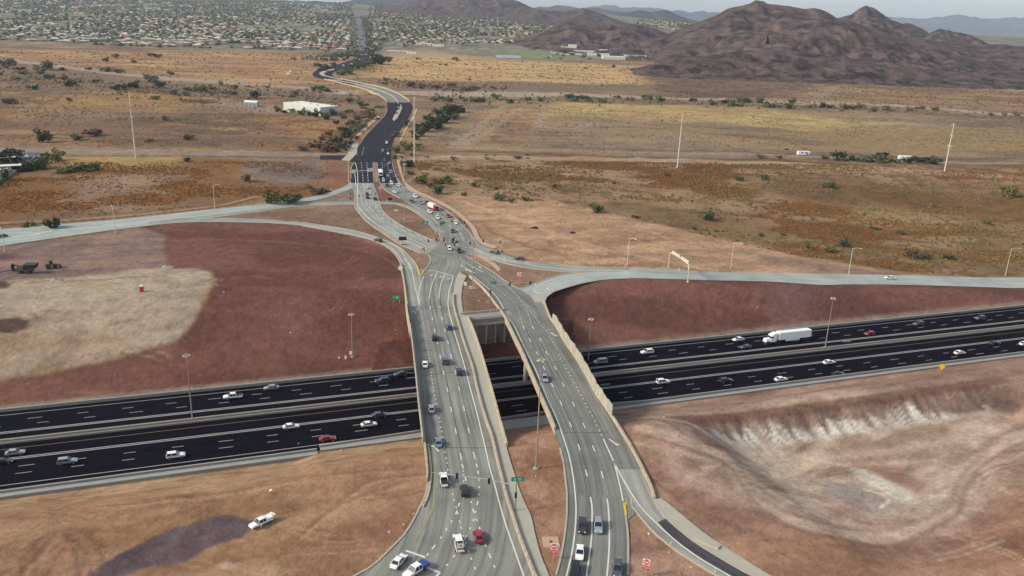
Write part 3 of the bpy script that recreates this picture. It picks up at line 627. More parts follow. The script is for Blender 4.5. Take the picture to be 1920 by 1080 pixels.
# ---------------- hills and mountains ----------------
def mtnmat(name, c1, c2, sc):
    m, t, b = newmat(name); b.inputs['Roughness'].default_value = 1; b.inputs['Specular IOR Level'].default_value = .1
    g = t.nodes.new('ShaderNodeNewGeometry')
    n = t.nodes.new('ShaderNodeTexNoise'); n.inputs['Scale'].default_value = sc; n.inputs['Detail'].default_value = 9; n.inputs['Roughness'].default_value = .68; t.links.new(g.outputs['Position'], n.inputs['Vector'])
    n2 = t.nodes.new('ShaderNodeTexNoise'); n2.inputs['Scale'].default_value = sc*.18; n2.inputs['Detail'].default_value = 5; t.links.new(g.outputs['Position'], n2.inputs['Vector'])
    r = t.nodes.new('ShaderNodeValToRGB'); r.color_ramp.elements[0].position = .40; r.color_ramp.elements[1].position = .60
    r.color_ramp.elements[0].color = (*c2, 1); r.color_ramp.elements[1].color = (*c1, 1)
    ad = t.nodes.new('ShaderNodeMath'); ad.operation = 'MULTIPLY_ADD'; ad.inputs[1].default_value = .55
    m2 = t.nodes.new('ShaderNodeMath'); m2.operation = 'MULTIPLY'; m2.inputs[1].default_value = .45
    t.links.new(n2.outputs[0], ad.inputs[0]); t.links.new(n.outputs[0], m2.inputs[0]); t.links.new(m2.outputs[0], ad.inputs[2])
    t.links.new(ad.outputs[0], r.inputs[0]); t.links.new(r.outputs[0], b.inputs['Base Color'])
    bp = t.nodes.new('ShaderNodeBump'); bp.inputs['Strength'].default_value = .9; bp.inputs['Distance'].default_value = 1.2/sc*.25
    t.links.new(n.outputs[0], bp.inputs['Height']); t.links.new(bp.outputs[0], b.inputs['Normal']); return m
M['mtn'] = mtnmat('desert_hillside', srgb(112, 94, 88), srgb(34, 32, 36), .15)
M['mtn_far'] = mtnmat('far_mountain', srgb(74, 70, 70), srgb(40, 40, 44), .008)
def mountain(name, ridge, Y, front, back, seed, mat, rough=.3, nx=240, ny=110, jag=.05):
    xs = [p[0] for p in ridge]; P = np.array([at_depth(p[0], p[1], Y) for p in ridge])
    t = np.linspace(P[0, 0], P[-1, 0], nx); R = np.interp(t, P[:, 0], P[:, 2])
    s = np.concatenate([np.linspace(-1, 0, int(ny*.7)), np.linspace(0, 1, int(ny*.3)+1)[1:]])
    S, T = np.meshgrid(s, t, indexing='ij')
    Yg = Y+np.where(S < 0, S*front, S*back); Xg = T*(1+(Yg-Y)/Y*.6)
    gz = hgt(Xg, Yg, False); g0 = hgt(t, np.full(nx, Y), False)
    H = np.maximum(R-g0, 0)
    fr_ = front
    wob = (fbm(Xg/(fr_*.28), Yg/(fr_*.28), seed, 4)-.5)
    a = np.clip(np.abs(S)+wob*.30*np.sin(np.pi*np.clip(np.abs(S), 0, 1)), 0, 1)
    prof = (1-a)**1.15*(1-.25*np.sin(np.pi*a))
    ridged = 1-np.abs(2*fbm(Xg/(fr_*.17), Yg/(fr_*.42), seed+5, 5)-1)
    ridged2 = 1-np.abs(2*fbm(Xg/(fr_*.055), Yg/(fr_*.09), seed+8, 4)-1)
    Hs = H.max()
    Z = gz-6*np.clip(a*1.4-.2, 0, 1)+H[None, :]*prof*(1-rough*1.35*(1-ridged)*2.2*np.sin(np.pi*np.clip(a*1.1+.03, 0, 1)))+Hs*.15*(ridged2-.8)*np.sin(np.pi*np.clip(a, 0, 1))*np.clip(H[None, :]/Hs*3, 0, 1)
    Z = Z+jag*Hs*(vnoise(t/(Hs*.25), t*0+1, seed+9)-.5)[None, :]*np.exp(-(S/.06)**2)*np.clip(H[None, :]/Hs*2, 0, 1)
    me = bpy.data.meshes.new(name); n0, n1 = S.shape; idx = np.arange(n0*n1).reshape(n0, n1)
    q = np.stack([idx[:-1, :-1], idx[:-1, 1:], idx[1:, 1:], idx[1:, :-1]], -1).reshape(-1, 4)
    me.from_pydata(np.stack([Xg.ravel(), Yg.ravel(), Z.ravel()], 1).tolist(), [], q.tolist())
    me.polygons.foreach_set('use_smooth', [True]*len(q)); me.materials.append(mat); me.update()
    o = link(bpy.data.objects.new(name, me)); return struct(o)
mountain('mountain', [(1185, 98), (1230, 76), (1267, 56), (1324, 37), (1361, 17), (1380, 12), (1406, 4), (1417, -2), (1432, 0), (1440, 7), (1465, 10), (1489, 13), (1505, 15), (1526, 12), (1540, 16), (1552, 21), (1569, 32), (1630, 52), (1700, 72), (1762, 74), (1800, 79), (1837, 83), (1880, 82), (1920, 86), (1990, 92), (2200, 100)], 2750, 1080, 900, 101, M['mtn'], .30, 330, 150, .03)
mountain('mountain', [(1540, 55), (1569, 33), (1597, 26), (1610, 17), (1624, 10), (1634, 13), (1646, 19), (1672, 37), (1706, 49), (1735, 62), (1780, 85), (1850, 95)], 3700, 700, 700, 111, M['mtn'], .3, 160, 80, .03)
mountain('hill', [(1205, 128), (1250, 118), (1290, 106), (1360, 99), (1425, 92), (1490, 96), (1560, 104), (1640, 117), (1750, 130), (1850, 142), (1930, 150), (2050, 158), (2200, 170)], 1960, 330, 420, 121, M['mtn'], .3, 240, 80, .04)
mountain('hill', [(1140, 92), (1170, 78), (1220, 70), (1290, 73), (1330, 66), (1380, 72), (1450, 70), (1520, 80)], 2600, 360, 400, 122, M['mtn'], .3, 200, 80, .05)
mountain('hill', [(1185, 128), (1215, 124), (1250, 116), (1290, 110), (1340, 113), (1400, 116), (1500, 118), (1600, 124), (1750, 136), (1920, 148), (2200, 168)], 1760, 200, 260, 123, M['mtn'], .3, 260, 60, .05)
mountain('hill', [(1440, 66), (1520, 50), (1570, 46), (1630, 58), (1700, 80), (1780, 100), (1880, 122), (2000, 150)], 2300, 480, 300, 131, M['mtn'], .35, 200, 80, .04)
mountain('hill', [(905, 92), (925, 87), (946, 80), (985, 71), (1021, 57), (1045, 47), (1067, 41), (1092, 44), (1127, 48), (1163, 44), (1190, 46), (1216, 50), (1241, 58), (1275, 68), (1330, 80), (1400, 90)], 2950, 520, 600, 141, M['mtn'], .3, 240, 90, .04)
mountain('mountain', [(880, 52), (918, 40), (950, 28), (985, 22), (1010, 18), (1030, 20), (1056, 21), (1075, 17), (1092, 14), (1110, 19), (1127, 25), (1163, 39), (1200, 50)], 5000, 800, 800, 151, M['mtn'], .3, 160, 70, .04)
mountain('mountain', [(660, 28), (690, 21), (716, 14), (773, 2), (830, -9), (880, -15), (930, -10), (950, -4), (971, 0), (985, 8), (1003, 16), (1030, 32)], 6000, 1100, 900, 161, M['mtn'], .3, 200, 80, .03)
mountain('mountain', [(1130, 34), (1160, 24), (1200, 19), (1222, 22), (1245, 17), (1262, 24), (1275, 30), (1301, 38), (1340, 44)], 9000, 1300, 1300, 171, M['mtn_far'], .3, 120, 50, .05)
mountain('mountain', [(985, 18), (1010, 12), (1030, 13), (1045, 8), (1070, 12), (1092, 16), (1120, 14), (1150, 20), (1180, 24)], 12000, 1500, 1500, 172, M['mtn_far'], .3, 120, 50, .05)
mountain('mountain', [(1080, 18), (1110, 11), (1150, 9), (1165, 14), (1190, 13), (1237, 14), (1258, 20), (1271, 18), (1290, 23), (1316, 20), (1330, 23), (1342, 23), (1380, 26), (1450, 30)], 19000, 2500, 2500, 173, M['mtn_far'], .3, 160, 50, .06)
mountain('mountain', [(1560, 36), (1640, 30), (1665, 30), (1690, 33), (1721, 33), (1755, 32), (1775, 30), (1796, 27), (1815, 30), (1837, 33), (1855, 35), (1875, 34), (1900, 31), (1920, 33), (1960, 30), (2050, 36), (2200, 44)], 22500, 2800, 2500, 174, M['mtn_far'], .3, 240, 50, .06)
mountain('hill', [(1660, 62), (1680, 50), (1695, 43), (1705, 43), (1714, 46), (1728, 53), (1742, 62), (1760, 70)], 4600, 500, 500, 181, M['mtn'], .3, 90, 50, .04)
mountain('hill', [(1730, 72), (1745, 60), (1762, 54), (1777, 54), (1788, 60), (1800, 60), (1815, 64), (1830, 70), (1860, 84)], 3500, 450, 400, 182, M['mtn'], .3, 110, 50, .04)
mountain('hill', [(548, 13), (567, 7), (580, 3), (593, 1), (606, 4), (617, 8), (640, 16)], 8200, 500, 500, 183, M['mtn_far'], .3, 70, 40, .04)
mountain('mountain', [(600, 12), (640, 4), (680, -4), (720, -8), (780, -6), (860, 2), (900, 14)], 10500, 1200, 1000, 184, M['mtn_far'], .3, 110, 40, .04)
# ---------------- freeway ----------------
def fline(s0, s1, n0, n1=None): 
    n1 = n0 if n1 is None else n1
    return np.array([fw(s, n0+(n1-n0)*(s-s0)/(s1-s0))[:2] for s in np.linspace(s0, s1, 60)])
S0, S1 = -260, 620
sS = lambda x, y: float((un(x, y, FZ)-fA)@fD)
s595 = sS(595, 850)
def nnear(s): return np.interp(s, [0, s595-.1, s595+.1, 150, 300], [-26.6, -26.0, -26.0, -22.5, -21.6])
fwn = lambda s0, s1, f, k=80: np.array([fw(s, f(s) if callable(f) else f)[:2] for s in np.linspace(s0, s1, k)])
ribbon('freeway', fwn(S0, S1, 20.2), fwn(S0, S1, nnear), M['fwy'], z=FZ, nx=1, step=8, world=True)
mw, my = MB(), MB()
for n in (18.0,): strip(mw, fline(S0, S1, n), .22, FZ+.02)
for n in (6.9, 6.1): strip(mw, fline(S0, S1, n), .38, FZ+.02)
for n in (-9.0, -9.8): strip(mw, fline(S0, S1, n), .38, FZ+.02)
strip(mw, fline(S0, 40, -23.5, -23.0), .28, FZ+.02); strip(mw, fline(40, S1, -23.0, -20.6), .28, FZ+.02)
for i, n in enumerate((14.1, 10.6)): strip(mw, fline(S0, S1, n), .24, FZ+.02, dash=(3.2, 9.0, 4.0-i*2.6))
for i, n in enumerate((-14.0, -17.8)): strip(mw, fline(S0, S1, n), .24, FZ+.02, dash=(3.2, 9.0, 1.0-i*0))
for n in (2.7, -3.6): strip(my, fline(S0, S1, n), .2, FZ+.02)
def diamond(s, n):
    P = [(1.9, 0), (0, .45), (-1.9, 0), (0, -.45)]
    for a, b in zip(P, P[1:]+P[:1]):
        strip(mw, np.array([fw(s+a[0], n+a[1])[:2], fw(s+b[0], n+b[1])[:2]]), .2, FZ+.024)
p = un(1135, 721, FZ); diamond(float((p-fA)@fD), float((p-fA)@fN))
p = un(1588, 640, FZ); diamond(float((p-fA)@fD), float((p-fA)@fN))
struct(mw.build('freeway_marking', M['fwhite'])); struct(my.build('freeway_marking', M['fyellow']))
mb = MB(); L_ = fline(S0, S1, 0)
wall(mb, L_, 1.5, FZ, FZ+.5, step=10); wall(mb, L_, .5, FZ+.5, FZ+1.15, step=10)
o = mb.build('median_barrier', M['conc_grey']); tag(o, 'long low concrete barrier dividing the two directions of the black freeway', 'barrier')
mb = MB(); wall(mb, fwn(S0, S1, 20.8), .7, FZ-.3, FZ+.85, step=10)
o = mb.build('roadside_barrier', M['conc_grey']); tag(o, 'low concrete barrier along the far edge of the freeway under the red slopes', 'barrier')
mb = MB(); wall(mb, fwn(S0, s595, lambda s: nnear(s)-.4), .6, FZ-.3, FZ+.9, step=10)
o = mb.build('roadside_barrier', M['conc_grey']); tag(o, 'pale concrete barrier along the near freeway edge at lower left', 'barrier')
sB = sS(1147, 766)
mb = MB(); wall(mb, fwn(s595+1, S1, lambda s: nnear(s)+1.2 if s < sB else nnear(s)-.3), .5, FZ-.3, FZ+.85, step=10)
o = mb.build('roadside_barrier', M['conc_grey']); tag(o, 'pale concrete barrier along the near freeway edge from the bridges to the right', 'barrier')
def apron(s0, s1, a, b, z0, z1):
    mb = MB(); n = 40; vs = []; fs = []
    for i in range(n):
        s = s0+(s1-s0)*i/(n-1); q = fw(s, a(s)); r = fw(s, b(s)); vs += [(q[0], q[1], z0), (r[0], r[1], z1), (r[0], r[1], z1-1.2)]
    for i in range(n-1): fs += [(3*i, 3*i+1, 3*i+4, 3*i+3), (3*i+1, 3*i+2, 3*i+5, 3*i+4)]
    fs += [(0, 2, 1), (3*n-3, 3*n-2, 3*n-1)]
    mb.add(vs, fs); return struct(mb.build('pavement', M['apron']))
apron(S0, s595, lambda s: nnear(s)-.7, lambda s: nnear(s)-3.3, FZ+.25, FZ+.75)
sC = sS(795, 818)
apron(s595+1, sC+6, lambda s: -22.6, lambda s: -26.9, FZ+.1, FZ+.5)
sG0, sG1 = sS(915, 805), sS(1040, 790)
apron(sG0, sG1+8, lambda s: -22.6, lambda s: -30.5, FZ+.1, FZ+1.5)
apron(sG1+8, S1, lambda s: nnear(s)-.6, lambda s: nnear(s)-2.6, FZ+.1, FZ+.3)

# ---------------- surface roads (px edges -> ground plane z=0) ----------------
Lw = [(640, 1094), (665, 1080), (700, 1060), (733, 1028), (760, 1000), (780, 966), (790, 945), (798, 928), (802, 905), (803, 885), (801, 862), (798, 835), (794, 800), (789, 760), (785, 720), (781, 685), (777, 650), (773, 622), (769, 600), (765, 575), (761, 545), (757, 520), (753, 500)]
Rw = [(1012, 1100), (1000, 1077), (987, 1043), (973, 1007), (962, 972), (948, 928), (943, 907), (933, 867), (922, 820), (913, 795), (903, 762), (893, 723), (885, 687), (873, 653), (863, 620), (853, 585), (850, 568), (850, 553), (852, 535), (856, 520), (861, 511)]
LwB = [(560, 1160), (640, 1094)]+Lw[1:]
road_w = ribbon('road', [(500, 1230)]+Lw, [(1100, 1230)]+Rw, M['deck'], z=.0, nx=4, step=3)
Sout = [(1100, 1230), (1035, 1092), (1027, 1073), (1015, 1045), (1007, 1017), (1000, 988), (997, 970), (988, 952), (975, 922), (972, 913), (965, 890), (957, 865), (950, 840), (944, 815), (936, 787), (925, 745), (910, 692), (900, 658), (887, 620), (876, 596), (870, 590), (867, 577), (865, 560), (866, 545), (869, 530), (875, 518)]
walk_w = ribbon('sidewalk', [(1085, 1230)]+Rw, Sout, M['walk'], z=.13, nx=2, step=3, skirt=.2)
Lr = [(1000, 1200), (1043, 1078), (1052, 1042), (1058, 1008), (1062.5, 967), (1063, 925), (1061, 907), (1057, 870), (1050, 840), (1042, 812), (1032, 785), (1022, 762), (1013, 742), (1003, 718), (990, 688), (978, 660), (963, 630), (950, 602), (941, 587), (929, 571), (914, 551), (898, 534), (878, 516), (864, 508)]
Rr = [(1178, 1200), (1178, 1042), (1177, 1000), (1173, 967), (1170, 944)]
Rbr = [(1183, 947), (1227, 936), (1217, 907), (1183, 840), (1147, 782), (1118, 740), (1103, 712), (1083, 677), (1058, 640), (1042, 611.7), (1033, 600), (1027, 587), (1020, 567), (995, 552), (972, 541), (948, 527), (927, 512), (910, 502), (893, 492), (876, 481)]
road_e = ribbon('road', Lr[1:], Rbr[1:], M['deck_dark'], z=.004, nx=4, step=3)
ribbon('road', [(1000, 1200), (1043, 1078), (1052, 1042), (1058, 1008), (1062.5, 967), (1063, 925)], [(1178, 1200), (1178, 1078), (1178, 1042), (1177, 1000), (1173, 967), (1169, 930)], M['deck_dark'], z=.008, nx=3, step=3)
rampL = [(1160, 880), (1170, 915), (1183, 947), (1203, 972), (1228, 1000), (1262, 1028), (1295, 1050), (1333, 1073), (1380, 1100), (1450, 1140)]
rampR = [(1202, 880), (1214, 910), (1227, 937), (1237, 957), (1250, 973), (1278, 997), (1303, 1017), (1337, 1038), (1370, 1058), (1410, 1080), (1460, 1105), (1540, 1150)]
ribbon('ramp', rampL, rampR, M['concrete_road'], z=.012, nx=2, step=3)
dl = [(1233, 979), (1253, 1000), (1278, 1021), (1312, 1045), (1337, 1060), (1365, 1076), (1410, 1102), (1470, 1138)]
ribbon('ramp_patch', dl, [(1249, 972), (1278, 997), (1303, 1017), (1337, 1038), (1370, 1058), (1410, 1080), (1460, 1105), (1540, 1150)], M['ramp_patch'], z=.018, nx=1, step=3)
ribbon('sidewalk', [(1227, 936), (1237, 957), (1250, 973), (1278, 997), (1303, 1017), (1337, 1038), (1370, 1058), (1410, 1080), (1460, 1105)], [(1240, 935), (1262, 952), (1287, 973), (1320, 1000), (1345, 1017), (1370, 1033), (1433, 1073), (1500, 1110)], M['walk'], z=.13, nx=1, step=3, skirt=.2)
mb = MB(); q = G(1326, 1021, .1); mb.box((q[0], q[1], .3), (5.2, 1.4, .5), -.62); struct(mb.build('sidewalk_block', M['walk']))
# crossing
ribbon('road', [(789, 517), (795, 505), (803, 492), (808, 484), (803, 477)], [(866, 512), (874, 500), (880, 488), (876, 478), (893, 449)], M['deck'], z=.010, nx=4, step=3)
ribbon('road', [(803, 478), (812, 470), (824, 458), (826, 446), (826, 436)], [(876, 482), (886, 470), (893, 452), (889, 442), (880, 428)], M['deck'], z=.014, nx=4, step=3)
ribbon('road', [(800, 477), (803, 485), (809, 492)], [(826, 455), (860, 458), (898, 462)], M['deck'], z=.016, nx=4, step=3)
# upper left road (sweeps down to the crossing) and upper right road
UL_l = [(657.5, 342), (661, 352), (664, 362), (664.5, 372), (665, 387), (672, 398), (687, 415), (707, 430), (727, 443), (748, 457), (770, 467), (790, 475), (806, 480)]
UL_r = [(700, 342), (703, 350), (706, 358), (708, 366), (711, 378), (716, 392), (727, 405), (748, 420), (773, 433), (798, 445), (812, 451), (822, 456), (832, 462)]
ribbon('road', UL_l, UL_r, M['concrete_road'], z=.006, nx=4, step=3)
UR_l = [(712, 342), (720, 354), (731, 362), (750, 372), (764, 380), (774, 386), (790, 398), (806, 411), (818, 424), (826, 440), (828, 452)]
UR_r = [(749, 342), (754, 348), (770, 358), (790, 367), (807, 378), (832, 392), (850, 405), (865, 420), (877, 433), (888, 448), (897, 460)]
ribbon('road', UR_l, UR_r, M['deck'], z=.005, nx=4, step=3)
ribbon('road', [(640, 378), (680, 377.5), (711, 377), (733, 378), (757, 382), (772, 387), (790, 398), (806, 411), (820, 426)], [(640, 385), (680, 383), (713, 382.5), (743, 383), (762, 389), (778, 397.5), (793, 408), (803, 418), (813, 431)], M['concrete_road'], z=.003, nx=2, step=3)
ribbon('road', [(812, 428), (823, 438), (826, 448), (824, 458)], [(818, 424), (834, 434), (840, 446), (838, 460)], M['concrete_road'], z=.012, nx=2, step=3)
# dark asphalt going north
ribbon('road', [(657.5, 343), (658, 334), (659, 313), (666, 304), (669, 290), (670, 277), (677.5, 266), (687.5, 252), (702.5, 236), (712.5, 226), (722.5, 215), (726, 204), (725.5, 191)], [(749.5, 343), (745, 335), (739, 320), (735, 305), (732.5, 292), (734, 277), (739, 261), (750, 245), (762.5, 227), (771, 212), (773.5, 200), (768.5, 191)], M['asphalt'], z=.008, nx=4, step=6)
FBl = [(725.5, 192), (722, 187), (712, 180), (695, 172), (675, 165.5), (650, 159), (630, 154), (608, 149), (592, 145), (586, 140), (590, 134), (600, 129.5), (620, 124), (645, 117), (663, 110), (668, 104)]
FBr = [(768.5, 192), (763, 186), (748, 177), (729, 168.5), (710, 163), (685, 158), (654, 151.5), (637.5, 148), (627.5, 144), (622.5, 140), (626, 136), (640, 131), (660, 125), (678, 119), (690, 113), (694, 104)]
ribbon('road', FBl[:6], FBr[:6], M['deck'], z=.012, nx=3, step=8)
ribbon('road', FBl[5:], FBr[5:], M['asphalt'], z=.010, nx=3, step=8)
ribbon('road', [GF(*p)[:2] for p in [(668, 105), (668, 90), (667.5, 70), (668, 50), (668.5, 32), (669.5, 24)]], [GF(*p)[:2] for p in [(694, 105), (689, 90), (685, 70), (680, 50), (676.5, 32), (674, 24)]], M['asphalt_far'], nx=2, step=12, drape=1.5, world=True)
# west ramp and its merge
WR_u = [(-400, 490), (-200, 455), (0, 430), (100, 421), (200, 413), (300, 403), (400, 392), (500, 382), (567, 372), (600, 366), (630, 356), (650, 347.5), (658, 338)]
WR_l = [(-400, 560), (-200, 505), (0, 461), (100, 447), (200, 433), (300, 420), (400, 405), (500, 391), (567, 379), (600, 373.5), (637, 362), (660, 353), (668, 347)]
ribbon('ramp', WR_u, WR_l, M['ramp'], z=.000, nx=3, step=5)
ribbon('ramp', [(300, 412), (400, 403), (483, 392), (533, 384), (567, 380.5), (610, 378.5), (666, 377)], [(300, 418), (400, 408), (483, 397), (533, 390), (567, 387), (610, 385), (666, 383.5)], M['concrete_road'], z=.004, nx=1, step=4)
ribbon('ramp', [(280, 415), (330, 411), (400, 408.5), (450, 409), (500, 411.5), (567, 417), (600, 421), (640, 428), (682, 437), (715, 448), (748, 463), (770, 483), (782, 498), (788, 516), (790, 540), (792, 570)], [(280, 424), (330, 418), (400, 416.5), (450, 417), (500, 418.5), (567, 423.5), (600, 429), (640, 437), (682, 446), (715, 457), (737, 473), (750, 492), (755, 510), (760, 535), (765, 570), (770, 600)], M['concrete_road'], z=.009, nx=2, step=4)
# west side street
ribbon('road', [(600, 291.5), (640, 291), (669, 290)], [(600, 299), (640, 300), (667, 305)], M['asphalt'], z=.004, nx=1, step=5)
# east exits
ribbon('ramp', [(888, 446), (900, 458), (918, 465.5), (943, 476), (983, 488), (1027, 493), (1077, 498.5), (1127, 501.5), (1180, 503.5)], [(870, 478), (886, 479), (902, 481), (927, 488), (960, 497), (1010, 505), (1060, 510), (1110, 512.5), (1180, 515)], M['concrete_road'], z=.003, nx=2, step=4)
ribbon('ramp', [(972, 541), (980, 539.5), (1002, 531.5), (1027, 522), (1060, 513.5), (1090, 511), (1127, 510), (1180, 510)], [(1022, 572), (1025, 557), (1037, 548), (1060, 540), (1093, 531), (1127, 525), (1155, 523), (1180, 522)], M['ramp'], z=.012, nx=2, step=4)
ER = [(1150, 0), (1180, 0)]
def dr(px): return [G(*p)[:2] for p in px]
ribbon('ramp', dr([(1160, 503.3), (1300, 508.5), (1450, 512), (1600, 515), (1750, 518), (1920, 521), (2200, 527)]), dr([(1160, 522.5), (1300, 525), (1430, 528), (1540, 534.5), (1600, 533.5), (1750, 536), (1920, 540.5), (2200, 549)]), M['ramp'], drape=.13, nx=3, step=4, world=True)
ribbon('path', [(893, 481), (905, 487), (922, 498), (933, 509)], [(899, 477), (912, 484), (930, 495), (940, 506)], M['walk_tan'], z=.05, nx=1, step=3)
SWi = [(744, 300), (747, 314), (751, 327), (761, 350), (778, 360), (800, 370), (823, 382), (848, 395), (868, 412), (882, 427), (892, 448), (907, 460), (927, 466)]
SWo = [(749, 299), (752, 314), (756, 332), (764, 345), (785, 359), (808, 369), (837, 383), (860, 398), (878, 413), (892, 428), (900, 447), (915, 457), (934, 464)]
ribbon('sidewalk', SWi, SWo, M['walk_tan'], z=.12, nx=1, step=4, skirt=.15)
ribbon('sidewalk', [(662, 268), (655, 280), (652, 288), (640, 300)], [(672, 268), (669, 280), (667, 289), (655, 302)], M['walk'], z=.02, nx=1, step=4)
ribbon('sidewalk', [(660, 262), (672, 250), (690, 232), (708, 217)], [(663, 264), (677, 252), (694, 235), (713, 219)], M['walk_tan'], z=.05, nx=1, step=5)
# kerbs
kb = MB()
def kerb(px, wd=.42, h=.16): wall(kb, cr(wpts(px)), wd, -.1, h, step=3)
for q in (Lw, UL_l[3:-1], UL_r[3:-2], UR_l[:4], UR_r, Lr[1:9], [(1177, 1078), (1178, 1042), (1177, 1000), (1173, 967), (1171, 950)], rampL[2:], rampR[2:],
          [(803, 477), (808, 484), (806, 494), (797, 506), (789, 517)], [(788, 516), (782, 498), (770, 483), (748, 463), (715, 448), (682, 437), (640, 428), (567, 417)],
          [(567, 423.5), (640, 437), (682, 446), (715, 457), (737, 473), (750, 492), (755, 510)], [(743, 383), (762, 389), (778, 397.5), (793, 408), (803, 418), (812, 428), (823, 438), (826, 448), (824, 458)],
          [(713, 382.5), (743, 383)], [(876, 481), (893, 492), (910, 502), (927, 512), (948, 527), (972, 541), (980, 540), (1002, 532), (1027, 522), (1060, 513), (1090, 511)],
          [(1020, 567), (1025, 557), (1037, 548), (1060, 540), (1093, 531), (1127, 525)], [(1027, 493), (1077, 498.5), (1127, 501.5), (1180, 503.5)], [(902, 481), (927, 488), (960, 497), (1010, 505), (1060, 510), (1090, 511)],
          [(669, 290), (670, 277), (677.5, 266), (687.5, 252), (702.5, 236), (712.5, 226), (722.5, 215), (726, 204)], [(735, 305), (739, 320), (744, 335), (750, 346)], [(701, 342), (700, 325), (699.5, 305)], [(712, 342), (709, 325), (707.5, 305)],
          [(658, 334), (659, 313), (666, 304)], [(0, 462), (100, 447), (200, 433), (300, 420.5)], WR_u[2:-3], [(640, 385), (600, 385.5), (567, 387), (533, 390)], [(640, 378), (600, 378.5), (567, 380.5)]):
    kerb(q)
struct(kb.build('kerb', M['kerb']))
kb = MB(); kerb([(1170, 944), (1172, 955), (1174, 966)], .5, .22); kerb([(782, 500), (789, 517), (795, 507)], .5, .2); kerb([(1078, 511.8), (1092, 511), (1078, 510.3)], .5, .2); struct(kb.build('kerb', M['kyellow']))
# markings
mw, my = MB(), MB(); Zm = .035
def ln(px, wd=.26, dash=None, m=None, drape=False): strip(m or mw, cr(wpts(px)), wd, Zm, dash, drape)
D1 = (3.0, 9.05)
c1 = [(812.5, 527), (805, 560), (807, 577), (810.5, 597.5), (815, 619), (820, 642), (825.5, 669), (832, 699), (839, 731), (846, 768), (854.5, 808), (864, 855)]
c2 = [(823, 560), (825, 576), (829, 597), (834, 619), (840, 642), (846, 668), (854, 698), (861, 729), (870, 766), (879, 807), (889, 853)]
def dashes(px, ln_=3.0, wd=.28, skip=0):
    P = wpts(px)
    for i in range(skip, len(P)):
        a = P[max(i-1, 0)]; b = P[min(i+1, len(P)-1)]; t = (b-a)/np.hypot(*(b-a)); strip(mw, np.array([P[i]-t*ln_/2, P[i]+t*ln_/2]), wd, Zm)
dashes(c1, skip=2); dashes(c2, skip=1)
ln([(820, 508), (812.5, 527), (808, 540), (805, 560)]); ln([(835, 512), (827, 532), (824, 548), (823, 560)])
ln([(982, 1080), (962, 1023), (948, 983), (937, 945), (925, 900), (918, 877), (910, 840), (899, 795), (893, 770), (883, 733), (872, 690), (860, 648), (851, 620), (848, 607), (842.5, 587), (840, 568), (842, 547), (847, 530), (850, 516)], .3)
ln([(757, 485), (768, 496), (774, 515), (780, 545), (788, 579)], .25); ln([(795, 518), (788, 535), (785, 555), (788, 579)], .25)
DT = (.75, 1.9, 0)
ln([(788, 579), (793, 605), (797.5, 625), (802, 653), (807.5, 690), (813, 728), (819, 760), (823, 782), (828, 808), (832, 835), (837, 862), (841, 890), (847, 918), (852, 942), (857, 957), (864, 987), (870, 1007), (882, 1043), (895, 1077)], .26, DT)
DU = (1.0, 2.2, 0)
ln([(864, 860), (867.5, 873), (869, 887), (869, 905), (865, 932), (860, 948), (854, 965), (843, 983), (825, 1011), (807.5, 1032.5), (800, 1042)], .3, DU)
ln([(866, 870), (869, 885), (875, 905), (880, 930), (885, 947), (890, 967), (897, 983), (910, 1022), (917.5, 1040), (926, 1060), (934, 1078)], .3, DU)
ln([(890, 858), (894, 873), (897.5, 893), (898, 910), (897.5, 930), (892.5, 955), (887, 978), (874, 1006), (852, 1042), (837.5, 1060), (826, 1074)], .3, DU)
ln([(817, 508), (838, 514), (850, 517)], .4); ln([(803, 507), (817, 508)], .4)
ln([(761, 1032.5), (797, 1045)], .5); ln([(785, 1058), (825, 1074)], .5); ln([(797, 1045), (777, 1063)], .32); ln([(825, 1074), (815, 1084)], .4)
d1 = [(982, 614), (994, 638), (1007, 662.5), (1020, 690), (1036, 722.5), (1052, 756), (1069.5, 796), (1086, 839), (1099.5, 887)]
d2 = [(999, 614), (1013, 637), (1025, 662), (1041, 690), (1056, 721), (1075, 758), (1095, 798), (1113, 841), (1129, 890)]
dashes(d1); dashes(d2)
ln([(1107, 932), (1110, 950), (1110, 975), (1109, 1008), (1105, 1042), (1099, 1084)], .32); ln([(1138, 935), (1141, 955), (1142.5, 992), (1142, 1033), (1138, 1080)], .32)
ln([(905, 520), (930, 540), (952, 558), (968, 573), (974, 590), (980, 608)], .24, DT); ln([(918, 512), (945, 532), (968, 553), (985, 577), (996, 605)], .24, DT)
ln([(935, 520), (960, 545), (978, 563), (990, 577), (1008, 600), (1027, 625), (1042, 653), (1053, 677), (1063, 693), (1077, 718), (1088, 738), (1103, 768), (1113, 785), (1122, 805), (1131, 822)], .26, DT)
ln([(1131, 823), (1150, 865), (1158, 893), (1165, 922), (1168, 940)], .32); ln([(1150, 865), (1167, 897), (1187, 930), (1203, 953), (1227, 978), (1253, 1002), (1278, 1023), (1312, 1047), (1337, 1062), (1372, 1082)], .32)
ln([(888, 519), (905, 532), (922, 547), (935, 562), (950, 590), (967, 617), (983, 652), (1000, 685), (1013, 715), (1023, 740), (1033, 762), (1045, 788), (1057, 823), (1067, 855), (1074, 890), (1079, 933), (1080, 967), (1077, 1005), (1072, 1038), (1062, 1080)], .3)
ln([(864, 497), (880, 506), (892, 513)], .3); ln([(868, 490), (885, 499), (905, 510)], .3); ln([(875, 505), (885, 511)], .5)
